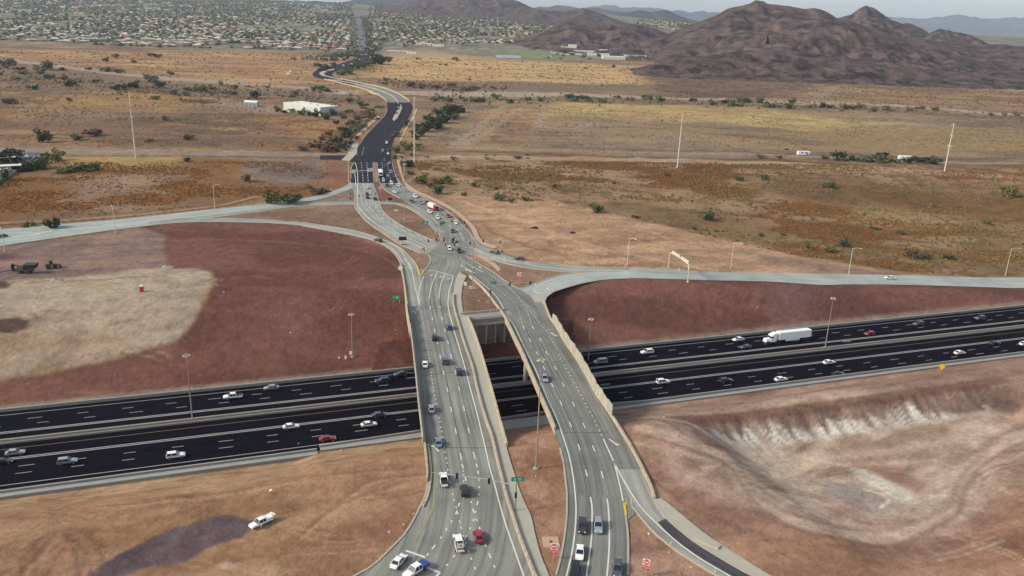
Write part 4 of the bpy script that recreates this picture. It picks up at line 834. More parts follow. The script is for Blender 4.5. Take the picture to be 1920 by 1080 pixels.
for q in ([(670, 366), (671, 385), (680, 398), (697, 413), (722, 430), (760, 449), (800, 468)], [(681, 345), (683, 362), (687, 380), (697, 394), (720, 412), (760, 434), (805, 456)], [(692, 345), (694.5, 362), (698, 378), (706, 390), (727, 409), (766, 432), (812, 455)]):
    ln(q, .3, None if q[0][0] == 670 else (4, 5, 0))
ln([(737, 441), (772, 458), (800, 468)], .32); ln([(735, 433), (770, 449), (800, 462)], .32)
ln([(760, 378), (782, 390), (807, 407), (821, 420)], .28)
for q in ([(727, 346), (745, 358), (770, 370), (795, 382), (818, 398), (836, 415), (848, 432), (854, 448), (858, 462)], [(740, 345), (760, 358), (790, 372), (815, 386), (838, 403), (852, 420), (864, 440), (870, 455)]): ln(q, .28, (3, 6, 0))
for x0, x1 in ((677, 681), (687.5, 690.5), (716, 719), (726, 733)): ln([(x0+.3, 305), ((x0+x1)/2, 322), (x1, 340)], .35, (4, 5, 0))
ln([(666.5, 305), (670, 322), (671, 342), (670, 366)], .35); ln([(664, 322), (666.5, 335), (667, 350)], .35); ln([(735.5, 305), (740, 322), (747, 338), (758, 352)], .3)
ln([(682.5, 276), (680, 284), (678.5, 292)], .35, (3, 4, 0))
ln([(892, 468), (905, 476), (930, 483), (960, 490), (1010, 499), (1060, 504.5), (1110, 507), (1180, 508)], .35); ln([(882, 463), (900, 471), (925, 478)], .4)
ln([(1000, 544), (1015, 533), (1040, 523), (1080, 514.5), (1127, 511.5), (1180, 511)], .3); ln([(1000, 547), (1020, 536), (1045, 527), (1080, 520), (1127, 515.5), (1180, 514)], .3); ln([(1000, 547), (1018, 551)], .5)
ln([(0, 446.5), (30, 444), (110, 431.5)], .7); ln([(57, 441.5), (75, 438)], .7); ln([(0, 459.5), (100, 445), (200, 431.5), (300, 418.5)], .35); ln([(100, 432), (200, 424), (300, 412), (400, 403)], .5); ln([(0, 437), (60, 436), (130, 430)], .45)
ln([(0, 432), (200, 415), (400, 394), (560, 376)], .35)
ln([(400, 414.5), (500, 416.5), (567, 421.5), (640, 434.5), (690, 446), (720, 457), (742, 473), (754, 492)], .28); ln([(600, 423), (640, 430), (690, 441), (725, 453), (750, 468), (762, 488), (770, 505)], .25)
def arrow(x, y, ang_px, s=1.0, turn=1):
    c = un(x, y); f = un(*ang_px)-c; f /= np.hypot(*f); r = np.array([f[1], -f[0]])*turn
    P = [c-f*1.3*s, c+f*.3*s, c+f*.9*s+r*.3*s, c+f*1.1*s+r*.9*s]
    strip(mw, cr(P, 4), .35*s, Zm+.004)
    h = c+f*1.1*s+r*.9*s; mw.add([(*(h+f*.5*s), Zm+.006), (*(h-f*.5*s), Zm+.006), (*(h+r*.8*s), Zm+.006)], [(0, 1, 2)])
arrow(822, 841, (815, 800), 1.1, -1); arrow(781, 586, (777, 560), 1.1, -1); arrow(1145, 829, (1160, 860), 1.2, -1); arrow(1034, 627, (1045, 655), 1.2, -1)
arrow(806, 516, (812, 500), .9, 1); arrow(824, 519, (828, 500), .9, 1); arrow(839, 523, (842, 500), .9, 1)
arrow(1002, 533, (990, 542), 1.0, -1); arrow(1024, 541, (1010, 550), 1.0, -1); arrow(872, 506.5, (855, 498), 1.0, 1); arrow(898, 501.5, (880, 492), 1.0, 1); arrow(884, 503, (868, 495), 1, 1)
for x, y in ((925, 485), (945, 489), (945, 484), (966, 490), (987, 493)): ln([(x-4, y-1), (x+4, y+.6)], .5)
struct(mw.build('road_marking', M['white_paint']))
ln([(808, 853), (815, 880), (815, 905), (813, 947), (807, 963), (795, 988), (777, 1013)], .5, m=my); ln([(1172, 945), (1176, 960)], .3, m=my)
struct(my.build('road_marking', M['yellow_paint']))
mj = MB()
def offs0(P, d): T = np.gradient(P, axis=0); T /= np.hypot(*T.T)[:, None]; return P+np.stack([-T[:, 1], T[:, 0]], 1)*d
for q in ([(793, 704), (810, 702.5), (830, 700), (852, 698), (892, 693)], [(999, 681), (1025, 679.5), (1050, 678), (1075, 676)], [(1053, 811), (1095, 811.5), (1140, 810)], [(797, 838), (850, 839.5), (925, 840)], [(788, 578.5), (820, 578.5), (852, 578)]): strip(mj, cr(wpts(q)), .3, Zm-.01)
for P_, d_ in ((c1, .35), (c2, .35), (d1, .35), (d2, -.35)): strip(mj, offs0(cr(wpts(P_)), d_), .14, Zm-.012)
strip(mj, cr(wpts([(797.5, 620), (807, 680), (818, 750), (831, 830), (845, 905)])), .12, Zm-.012)
struct(mj.build('deck_joint', M['joint']))
# concrete of the paved nose on the east bridge
ribbon('pavement', [(995, 556), (1008, 553), (1019, 549)], [(1003, 567), (1013, 566), (1021, 561)], M['walk'], z=.04, nx=1, step=3)

# ---------------- the two overpass bridges ----------------
def slab(mb, l, r, z0, z1):
    l = resample(cr(l), n=60); r = resample(cr(r), n=60); vs = []
    for a, b in zip(l, r): vs += [(a[0], a[1], z1), (b[0], b[1], z1), (b[0], b[1], z0), (a[0], a[1], z0)]
    fs = [(0, 1, 2, 3), tuple(4*59+k for k in (3, 2, 1, 0))]
    for i in range(59):
        for k in range(4): fs.append((4*i+k, 4*i+(k+1) % 4, 4*i+4+(k+1) % 4, 4*i+4+k))
    mb.add(vs, fs)
def cut(px, y0, y1): return [p for p in px if y0 <= p[1] <= y1]
def offs(P, d):
    P = np.asarray(P); T = np.gradient(P, axis=0); T /= np.hypot(*T.T)[:, None]; return P+np.stack([-T[:, 1], T[:, 0]], 1)*d
def overpass(name, label, l, r, seed, girders):
    c = (l[len(l)//2]+r[len(r)//2])/2; root = empty(name, (c[0], c[1], 0)); tag(root, label, 'bridge', 'overpass bridges over the freeway')
    inv = Matrix.Translation((-c[0], -c[1], 0))
    def part(mb, nm, mat):
        o = mb.build(nm, mat, root); o.data.transform(inv); return o
    mb = MB(); slab(mb, l, r, -.75, -.03); part(mb, 'deck', M['conc'])
    ml, mr_ = offs(cr(l), -.9), offs(cr(r), .9)
    n = girders
    for i in range(n):
        t = i/(n-1); a = resample(ml, n=40)*(1-t)+resample(mr_, n=40)*t; mb = MB(); wall(mb, a, 1.0, -2.6, -.75, step=6); part(mb, 'girder', M['conc_tan'])
    mid = [p for p in (resample(ml, n=120)+resample(mr_, n=120))/2]
    dn = [abs(float((p-fA)@fN)) for p in mid]; k = int(np.argmin(dn)); a = resample(ml, n=120)[k]; b = resample(mr_, n=120)[k]
    mb = MB()
    wd = np.hypot(*(b-a)); ang = math.atan2(fD[1], fD[0])
    cc = (a+b)/2
    mb.box((cc[0], cc[1], -3.3), (wd*.98, 2.0, 1.4), ang); part(mb, 'pier_cap', M['conc'])
    for q in np.linspace(-.42, .42, 4):
        mb = MB(); p0 = cc+fD*wd*.95*q; mb.tube([(p0[0], p0[1], FZ-.3), (p0[0], p0[1], -4.0)], .75, 14); part(mb, 'column', M['conc'])
    return root, part
lW, rW = cr(wpts(cut(Lw, 570, 850))), cr(wpts(cut(Sout, 592, 850)))
bw, partw = overpass('road_overpass', 'left overpass bridge carrying cars north, with a wide sidewalk on its right edge', lW, rW, 1, 7)
lE, rE = cr(wpts(cut(Lr, 586, 815))), cr(wpts(cut(Rbr, 600, 815)))
be, parte = overpass('road_overpass', 'right overpass bridge with a tall scalloped screen wall along its right edge', lE, rE, 2, 6)
mb = MB(); wall(mb, offs(cr(wpts([(950, 838)]+cut(Sout, 592, 820))), -.0), .45, 0, 1.15); partw(mb, 'parapet', M['conc_tan'])
mb = MB(); wall(mb, cr(wpts(cut(Rw, 553, 1100))), .5, 0, .85); partw(mb, 'traffic_barrier', M['conc_tan'])
mb = MB(); wall(mb, offs(cr(wpts(cut(Lw, 565, 905))), .25), .5, 0, .9); partw(mb, 'parapet', M['conc_tan'])
scal = lambda L: 3.6+.22*math.sin(L*.75)+.12*math.sin(L*1.9+1)
mb = MB(); wall(mb, offs(cr(wpts(cut(Lw, 565, 840))), .65), .18, .0, lambda L: 2.6+.22*math.sin(L*.75), step=1.2); partw(mb, 'screen_wall', M['conc'])
mb = MB(); wall(mb, cr(wpts([(1040, 806)]+cut(Lr, 590, 790))), .5, 0, 1.0); parte(mb, 'parapet', M['conc_tan'])
mb = MB(); wall(mb, cr(wpts([p for p in Rbr[1:] if p[1] > 556])), .55, 0, .75); parte(mb, 'parapet', M['conc_tan'])
Pn = cr(wpts([(1147, 784), (1118, 740), (1103, 712), (1083, 677), (1058, 640), (1042, 612), (1036, 602)]))
Ln = np.hypot(*np.diff(Pn, axis=0).T).sum()
mb = MB(); wall(mb, offs(Pn, .0), .28, .6, lambda L: (scal(L)) if L < Ln-4 else max(.8, 3.6-(L-Ln+4)*.2), step=.9); parte(mb, 'screen_wall', M['conc'])
mb = MB(); wall(mb, cr(wpts([(950, 600), (941, 587), (929, 571), (914, 551), (898, 534), (880, 519)])), .5, -.2, .8); 
o = mb.build('low_wall', M['conc_tan']); tag(o, 'low tan concrete wall curving along the left edge of the right bridge approach', 'wall')
mb = MB(); wall(mb, offs(cr(wpts([(771, 610), (765, 575), (761, 545), (757, 520), (752, 497)])), .3), .5, -4.5, .9)
o = mb.build('retaining_wall', M['conc_tan']); tag(o, 'tan retaining wall holding up the left edge of the north approach', 'wall')
mb = MB(); wall(mb, offs(cr(wpts([(798, 835), (802, 865), (803.5, 890), (801, 912), (797, 932), (788, 950)])), .55), .5, lambda L: -5+L*.07, .35)
o = mb.build('retaining_wall', M['conc_tan']); tag(o, 'yellowish retaining wall holding up the left edge of the near approach', 'wall')
# abutment wall under the north end
rt = empty('abutment_wall', (-14, 273, 0)); tag(rt, 'panelled abutment wall under the north end of the bridges above a red slope', 'retaining wall')
def wx(x): return np.array([x, 271.9+(x+14.66)*.397])
inv = Matrix.Translation((14, -273, 0))
def aw(nm, mat, th, z0, z1, off, x0=-32.5, x1=13.0):
    mb = MB(); wall(mb, offs(np.array([wx(x0), wx(x1)]), off), th, z0, z1, step=2.0); o = mb.build(nm, mat, rt); o.data.transform(inv)
g0, g1 = -15.2, 1.6
aw('wall_panel', M['mse'], .5, -11.5, -2.7, -.35); aw('coping', M['conc'], 1.0, -2.7, -2.1, -.5, g0, g1); aw('cap_beam', M['conc_grey'], 1.2, -2.1, -.15, .1, g0, g1); aw('approach_slab', M['conc_grey'], 4.6, -.15, .06, 2.6, g0-.6, g1-.8)
aw('parapet', M['conc'], .4, .06, .9, 4.6, g0-1, g1-1.5)
for k in range(14):
    p = wx(-32+k*3.3)+np.array([.25, -.66])
    mb = MB(); mb.box((p[0], p[1], -6.8), (.9 if k % 2 else .4, .25, 8.0), math.atan(.397)); o = mb.build('pilaster', M['conc'], rt); o.data.transform(inv)
# far bridge over the wash
rt = empty('wash_bridge', (*un(720, 178), 0)); tag(rt, 'long curved concrete bridge carrying the dark road over the dry wash', 'bridge')
inv = Matrix.Translation((-rt.location[0], -rt.location[1], 0))
l, r = cr(wpts(FBl[:8])), cr(wpts(FBr[:8]))
def part(mb, nm, mat): o = mb.build(nm, mat, rt); o.data.transform(inv)
mb = MB(); slab(mb, l, r, -2.0, -.03); part(mb, 'deck', M['conc_tan'])
mb = MB(); wall(mb, l, .6, 0, 1.3, step=5); part(mb, 'parapet', M['conc_tan'])
mb = MB(); wall(mb, r, .6, 0, 1.3, step=5); part(mb, 'parapet', M['conc_tan'])
mb = MB(); wall(mb, cr(wpts([(747, 199), (745.5, 190), (735, 180), (722.5, 174), (704, 167.5), (685, 162.5), (666, 157.5), (647.5, 154), (616, 149.5)])), .9, 0, 1.1, step=5); part(mb, 'median_barrier', M['conc'])
for k in (12, 20, 28, 36, 44):
    a = resample(l, n=60)[k]; b = resample(r, n=60)[k]; mb = MB(); wall(mb, np.array([a*.97+b*.03, a*.03+b*.97]), 1.3, -8, -1.9, step=4); part(mb, 'pier', M['conc'])
# planted median islands on the dark road
for kx, px in enumerate(([(746, 197), (752, 196), (754, 202), (750, 212), (745, 221), (739, 227), (736, 224), (740, 214), (745, 206)], [(700.5, 343), (700, 320), (699.8, 305), (707.3, 305), (709.2, 325), (712, 343)], [(602, 141), (598, 137), (606, 133), (625, 129), (628, 130), (612, 135), (606, 138), (612, 142), (640, 149), (640, 150)])):
    P = wpts(px); mb = MB(); n = len(P); mb.add([(*p, .2) for p in P]+[(*p, -.1) for p in P], [tuple(range(n))]+[(i, (i+1) % n, n+(i+1) % n, n+i) for i in range(n)]); struct(mb.build('median_island', M['island_soil'] if kx == 1 else M['walk']))
# ---------------- vehicles ----------------
def paintm(name, c, rough=.28, metal=.0):
    m, t, b = newmat(name); b.inputs['Base Color'].default_value = (*c, 1); b.inputs['Roughness'].default_value = rough; b.inputs['Metallic'].default_value = metal
    b.inputs['Coat Weight'].default_value = .5; b.inputs['Coat Roughness'].default_value = .08
    n = t.nodes.new('ShaderNodeTexNoise'); n.inputs['Scale'].default_value = 2.2; n.inputs['Detail'].default_value = 5
    tc = t.nodes.new('ShaderNodeTexCoord'); t.links.new(tc.outputs['Object'], n.inputs['Vector'])
    r = t.nodes.new('ShaderNodeMapRange'); r.inputs[3].default_value = rough-.06; r.inputs[4].default_value = rough+.22; t.links.new(n.outputs[0], r.inputs[0]); t.links.new(r.outputs[0], b.inputs['Roughness'])
    return m
CP = {'white': paintm('white_car_paint', (.80, .80, .76)), 'silver': paintm('silver_car_paint', (.40, .42, .44), .3, .5), 'grey': paintm('grey_car_paint', (.10, .105, .115), .3, .4),
      'dark': paintm('dark_car_paint', (.025, .027, .035)), 'black': paintm('black_car_paint', (.010, .010, .013)), 'blue': paintm('blue_car_paint', (.03, .05, .22)),
      'ltblue': paintm('pale_blue_car_paint', (.22, .29, .36), .3, .4), 'red': paintm('red_car_paint', (.30, .012, .02)), 'brown': paintm('brown_car_paint', (.06, .04, .045), .3, .3), 'teal': paintm('blue_grey_car_paint', (.03, .07, .13), .3, .3), 'cream': paintm('cream_paint', (.70, .66, .52), .5)}
M['glass'] = paintm('dark_window_glass', (.012, .016, .022), .06); M['tyre'] = plain('tyre_rubber', (.02, .02, .02), .85); M['rim'] = plain('wheel_rim', (.35, .35, .36), .4, .6)
M['headlight'] = plain('headlight_lens', (.75, .75, .70), .15); M['taillight'] = plain('taillight_lens', (.35, .01, .01), .2); M['trim'] = plain('black_trim', (.02, .02, .022), .6)
PROF = {  # side profile of the lower body (x along, z) and of the glass house, in metres; front is +x
 'sedan': dict(L=4.7, W=1.84, body=[(-2.3, .35), (-2.35, .6), (-2.28, .92), (-1.7, 1.0), (1.0, .96), (1.95, .84), (2.3, .62), (2.33, .35)], cab=[(-1.75, .98), (-1.05, 1.42), (.25, 1.45), (1.15, .95)], roof=(-1.1, .3)),
 'suv': dict(L=4.8, W=1.93, body=[(-2.35, .42), (-2.4, .75), (-2.36, 1.12), (.95, 1.12), (1.95, 1.02), (2.35, .78), (2.4, .42)], cab=[(-2.3, 1.1), (-2.05, 1.70), (.1, 1.74), (.95, 1.1)], roof=(-2.0, .15)),
 'pickup': dict(L=5.8, W=2.0, body=[(-2.85, .55), (-2.9, .8), (-2.88, 1.12), (1.25, 1.14), (2.5, 1.06), (2.85, .85), (2.9, .5)], cab=[(-.95, 1.1), (-.85, 1.82), (.65, 1.84), (1.4, 1.12)], roof=(-.85, .7), bed=(-2.8, -1.0)),
 'hatch': dict(L=4.3, W=1.8, body=[(-2.1, .38), (-2.15, .65), (-2.1, .98), (1.0, .98), (1.8, .86), (2.1, .64), (2.13, .36)], cab=[(-2.05, .96), (-1.65, 1.48), (.2, 1.52), (1.15, .96)], roof=(-1.6, .25)),
 'van': dict(L=5.0, W=1.96, body=[(-2.45, .4), (-2.5, .8), (-2.46, 1.12), (1.3, 1.1), (2.1, .95), (2.45, .7), (2.48, .4)], cab=[(-2.42, 1.1), (-2.3, 1.72), (.7, 1.76), (1.7, 1.05)], roof=(-2.25, .75))}
def loft(prof, W, tuck_top=.93, bevel_w=.12):
    """closed body from a side profile: narrower at nose and tail, rounded at the shoulders"""
    n = len(prof); L = max(abs(p[0]) for p in prof); mb = MB(); vs = []
    zt = max(p[1] for p in prof); zb = min(p[1] for p in prof)
    for x, z in prof:
        w_ = W/2*(1-.16*max(0, (abs(x)/L-.72)/.28)**2); 
        k = 1-(1-tuck_top)*max(0, (z-(zb+(zt-zb)*.45))/((zt-zb)*.55))
        vs += [(x, -w_*k, z), (x, w_*k, z)]
    fs = [(2*i, 2*i+2, 2*i+3, 2*i+1) for i in range(n-1)]+[(2*n-2, 0, 1, 2*n-1)]
    fs += [tuple(2*i for i in reversed(range(n))), tuple(2*i+1 for i in range(n))]
    mb.add(vs, fs); return mb
_vc = {}
def vehicle_meshes(kind):
    if kind in _vc: return _vc[kind]
    d = PROF[kind]; out = {}
    o = loft(d['body'], d['W']).build('tmp', None); bm = bmesh.new(); bm.from_mesh(o.data); bmesh.ops.recalc_face_normals(bm, faces=bm.faces)
    bmesh.ops.bevel(bm, geom=bm.edges[:], offset=.09, segments=2, affect='EDGES', clamp_overlap=True)
    if 'bed' in d:
        mbx = MB(); x0, x1 = d['bed']; mbx.box(((x0+x1)/2, 0, 1.15), (x1-x0, d['W']*.80, .02)); 
    me = bpy.data.meshes.new('body'); bm.to_mesh(me); bm.free(); bpy.data.objects.remove(o)
    out['body'] = me
    c = d['cab']; W = d['W']; mb = MB(); vs = []
    for x, z in c:
        k = .90 if z < 1.2 else .74
        vs += [(x, -W/2*k, z), (x, W/2*k, z)]
    mb.add(vs, [(0, 2, 3, 1), (2, 4, 5, 3), (4, 6, 7, 5), (0, 1, 7, 6), (0, 6, 4, 2), (1, 3, 5, 7)])
    o = mb.build('tmp', None); bm = bmesh.new(); bm.from_mesh(o.data); bmesh.ops.recalc_face_normals(bm, faces=bm.faces)
    bmesh.ops.bevel(bm, geom=bm.edges[:], offset=.05, segments=2, affect='EDGES', clamp_overlap=True); me = bpy.data.meshes.new('windows'); bm.to_mesh(me); bm.free(); bpy.data.objects.remove(o)
    me.materials.append(M['glass']); out['windows'] = me
    zt = max(p[1] for p in c); x0, x1 = d['roof']; mb = MB(); mb.box(((x0+x1)/2, 0, zt+.015), (x1-x0, W*.70, .07), 0, .93)
    for sx in (c[0], ): pass
    # pillars
    for sy in (-1, 1):
        mb.tube([(c[3][0]-.05, sy*W*.435, c[3][1]+.02), (c[2][0], sy*W*.362, zt)], .045, 5); mb.tube([(c[0][0]+.05, sy*W*.435, c[0][1]+.02), (c[1][0], sy*W*.362, zt)], .07, 5)
        xm = (c[1][0]+c[2][0])/2; mb.tube([(xm, sy*W*.448, c[0][1]), (xm, sy*W*.372, zt)], .045, 5)
    out['roof'] = mb.mesh('roof')
    mb = MB(); L = d['L']
    mb.tube([(0, -.11, 0), (0, .11, 0)], .34, 16); me = mb.mesh('wheel', M['tyre'], False); out['wheel'] = me
    mb = MB(); mb.tube([(0, -.115, 0), (0, .115, 0)], .20, 12); out['rim'] = mb.mesh('rim', M['rim'])
    mb = MB(); mb.box((0, 0, 0), (.12, .36, .16)); out['headlight'] = mb.mesh('headlight', M['headlight'])
    mb = MB(); mb.box((0, 0, 0), (.06, .24, .13)); out['taillight'] = mb.mesh('taillight', M['taillight'])
    if 'bed' in d:
        x0, x1 = d['bed']; mb = MB(); mb.box(((x0+x1)/2, 0, 1.165), (x1-x0, W*.78, .05)); out['bed'] = mb.mesh('bed', M['trim'])
    _vc[kind] = out; return out
_paintcopy = {}
def vehicle(name, kind, colr, x, y, head, label, cat='car', z=None, detail=True, bedmat=None, group='vehicles on the roads', scale=1.0, off=(0, 0)):
    """head: pixel the front points to, or a world direction"""
    if z is None:
        P = G(x, y, .02) if name == 'utility_pickup' else np.array([*un(x, y, 0.03), 0.03])
    else: P = np.array([*un(x, y, z), z])
    if isinstance(head, np.ndarray): dv = head
    else: q = un(x+head[0], y+head[1], P[2]); dv = q-P[:2]
    rz = math.atan2(dv[1], dv[0]); d = PROF[kind]; ms = vehicle_meshes(kind)
    root = empty(name, P, rz); root.scale = (scale,)*3
    tag(root, label, cat, group)
    def add(nm, me, loc=(0, 0, 0), par=None, rot=0):
        o = bpy.data.objects.new(nm, me); o.location = loc; link(o, par or root); return o
    for k in ('body', 'roof'):
        key = (kind, k, colr)
        if key not in _paintcopy:
            me = ms[k].copy(); me.materials.append(CP[colr]); _paintcopy[key] = me
        add(k, _paintcopy[key])
    add('windows', ms['windows']); L, W = d['L'], d['W']
    if detail:
        for sx in (.31, -.30):
            for sy in (-1, 1):
                wv = add('wheel', ms['wheel'], (L*sx, sy*(W/2-.12), .34)); add('rim', ms['rim'], (0, 0, 0), wv)
        zl = d['body'][-2][1]+.05
        for sy in (-1, 1):
            add('headlight', ms['headlight'], (L/2-.12, sy*W*.33, zl)); add('taillight', ms['taillight'], (-L/2+.03, sy*W*.36, zl+.12))
        if 'bed' in d: add('bed', ms['bed'])
    return root
UPN = (10, -60)
V = vehicle
V('sedan', 'sedan', 'white', 748, 1057, (30, -34), 'white sedan with black sunroof waiting at the lower left stop line')
t = V('pickup_truck', 'pickup', 'white', 780, 1074, (-40, 26), 'white cab pickup with a blue bed cut by the bottom edge of the photo', 'pickup truck')
mb = MB(); mb.box((-1.9, 0, 1.0), (1.8, 1.96, .62)); mb.build('cargo_bed', CP['blue'], t)
t = V('pickup_truck', 'pickup', 'white', 860, 1024, (-14, -60), 'white pickup with junk piled in its bed, nearest pickup on the left roadway', 'pickup truck')
mb = MB()
for i in range(22): mb.box((-1.9+random.uniform(-.8, .8), random.uniform(-.7, .7), 1.35+random.uniform(0, .35)), (random.uniform(.15, .9), random.uniform(.1, .5), random.uniform(.06, .4)), random.uniform(0, 3))
mb.build('junk_pile', plain('scrap_metal', (.35, .32, .28), .7, 0, .5, 4), t)
V('sedan', 'sedan', 'red', 897, 1010, (-16, -60), 'dark red sedan behind the white pickup with junk in its bed')
V('pickup_truck', 'pickup', 'white', 832, 904, (-8, -60), 'white pickup with an empty black bed beside the near signal arm', 'pickup truck')
V('suv', 'suv', 'black', 871, 924, (-10, -60), 'black off road vehicle under the near signal arm', 'suv')
V('sedan', 'sedan', 'ltblue', 822, 833, (-6, -60), 'pale blue sedan just past the left turn arrow')
V('sedan', 'sedan', 'silver', 809, 770, (-5, -60), 'silver white sedan in the left lane over the freeway')
V('sedan', 'sedan', 'white', 797, 686, (-4, -60), 'white sedan in the left lane beside a deck joint')
V('suv', 'suv', 'dark', 861, 700, (-12, -60), 'dark suv near the white edge line of the left bridge', 'suv')
V('suv', 'suv', 'grey', 834, 680, (-9, -60), 'dark grey suv in the middle lane of the left bridge', 'suv')
V('suv', 'suv', 'black', 815, 636, (-7, -60), 'black suv leading in the middle of the left bridge', 'suv')
V('hatchback', 'hatch', 'blue', 842, 616, (-9, -60), 'deep blue hatchback near the north end of the left bridge')
V('suv', 'suv', 'brown', 1091, 992, (-1, 60), 'dark brown suv with lit looking silver bumper behind a white sedan', 'suv')
V('suv', 'suv', 'silver', 1121, 991, (3, 60), 'silver suv in the middle lane beside a dark brown suv', 'suv')
V('sedan', 'sedan', 'white', 1087, 1040, (-5, 60), 'white sedan between two dark suvs on the right roadway')
V('suv', 'suv', 'black', 1077, 1076, (-8, 60), 'black suv at the bottom edge on the right roadway', 'suv')
V('suv', 'suv', 'grey', 1157, 1073, (0, 60), 'dark grey suv alone in the rightmost lane near the bottom', 'suv')
V('sedan', 'sedan', 'silver', 1021, 712, (10, 30), 'silver grey sedan alone on the right bridge', detail=True)
# around the upper crossing
for a in [('suv', 'black', 861, 473, (5, 30), 'black suv at the middle of the crossing'), ('hatch', 'white', 843, 468, (8, 30), 'white hatchback facing the crossing between two signal heads'),
          ('suv', 'dark', 850, 454, (2, 30), 'dark suv second in the queue to the crossing'), ('sedan', 'dark', 849, 435, (0, 30), 'dark sedan third in the queue to the crossing'),
          ('sedan', 'white', 855, 419, (-1, 30), 'white sedan on the outer side of the bend above the crossing'), ('sedan', 'white', 820, 410, (22, 30), 'white sedan just left of the green street sign at the bend'),
          ('hatch', 'red', 841, 407, (15, 30), 'small red hatchback by the outer kerb of the bend'), ('sedan', 'white', 805, 399, (30, 20), 'white sedan directly in front of the red box truck'),
          ('sedan', 'black', 802, 381, (30, 18), 'black sedan directly behind the red box truck'), ('suv', 'silver', 789, 382, (30, 18), 'silver suv between a black sedan and a dark grey hatchback'),
          ('hatch', 'grey', 772, 379, (30, 18), 'dark grey hatchback in the inner lane of the bend'), ('suv', 'white', 778, 370, (30, 18), 'white suv in the outer lane above the bend'),
          ('sedan', 'white', 740, 361.5, (26, 18), 'white sedan on the pale concrete beside the brown island'), ('suv', 'dark', 726, 350, (6, 12), 'black suv where dark asphalt meets pale concrete'),
          ('suv', 'white', 734, 345.5, (8, 14), 'white suv beside a black suv at the asphalt seam'), ('sedan', 'white', 747, 348.5, (14, 16), 'white sedan hugging the outer kerb below the asphalt seam'),
          ('hatch', 'white', 719, 340, (4, 14), 'white hatchback in the inner lane below the white bus'), ('suv', 'dark', 738.5, 333, (6, 16), 'dark suv in the outer lane on dark asphalt'),
          ('sedan', 'silver', 726.5, 331, (4, 16), 'silver sedan in the middle lane on dark asphalt'), ('suv', 'silver', 734, 324.5, (6, 16), 'silver suv in the outer lane ahead of a dark suv'),
          ('suv', 'dark', 723, 313, (3, 16), 'dark suv near the end of the dashed lines'), ('sedan', 'silver', 730, 307, (3, 16), 'silver sedan at the start of the dashed lines'),
          ('sedan', 'grey', 720.6, 302, (1, 16), 'grey sedan on the asphalt before the dashed lines'), ('sedan', 'white', 727.5, 289, (-1, 16), 'white sedan just behind a black sedan on the asphalt curve'),
          ('sedan', 'black', 728, 282.5, (-1, 16), 'black sedan on the asphalt curve'), ('suv', 'silver', 718, 284, (-1, 16), 'silver suv alone in the inner lane of the asphalt curve'),
          ('suv', 'white', 725, 269, (-3, 16), 'white suv highest up the asphalt curve'), ('sedan', 'dark', 689, 371.5, (-2, -20), 'dark sedan waiting on the streaked pale concrete'),
          ('sedan', 'dark', 688.3, 365, (-2, -20), 'black sedan ahead of another dark car on pale concrete'), ('sedan', 'white', 688, 353, (-1, -20), 'white sedan on the pale concrete below the sign frame'),
          ('suv', 'dark', 703.5, 374.5, (-4, -20), 'dark suv beside the right kerb of the pale concrete road'), ('sedan', 'dark', 545, 381, (-30, 4), 'black sedan on the west ramp under the bushes'),
          ('suv', 'brown', 709, 453, (-30, -10), 'brown suv climbing the curved loop ramp on the left'), ('sedan', 'dark', 974, 487, (-30, -4), 'black sedan on the east ramp approach'),
          ('suv', 'grey', 927, 475, (-30, -8), 'dark grey suv at the end of the east ramp'), ('sedan', 'white', 708, 176, (-20, -6), 'white sedan on the far curved bridge'),
          ('sedan', 'white', 633, 149.5, (20, 6), 'white sedan at the far end of the curved bridge, right of its pair'), ('suv', 'white', 628, 151, (20, 6), 'white suv at the far end of the curved bridge, left of its pair')]:
    nm = {'suv': 'suv', 'hatch': 'hatchback', 'sedan': 'sedan'}[a[0]]
    V(nm, a[0], a[1], a[2], a[3], a[4], a[5], 'suv' if nm == 'suv' else 'car')
p = G(1668, 522); V('sedan', 'sedan', 'white', 1668, 523, fD*-1.0+np.array([.0, .28]), 'white sedan alone on the east ramp', z=float(p[2])+.2)
V('sedan', 'sedan', 'dark', 4, 445, (-30, 4), 'dark sedan at the left edge on the west ramp')
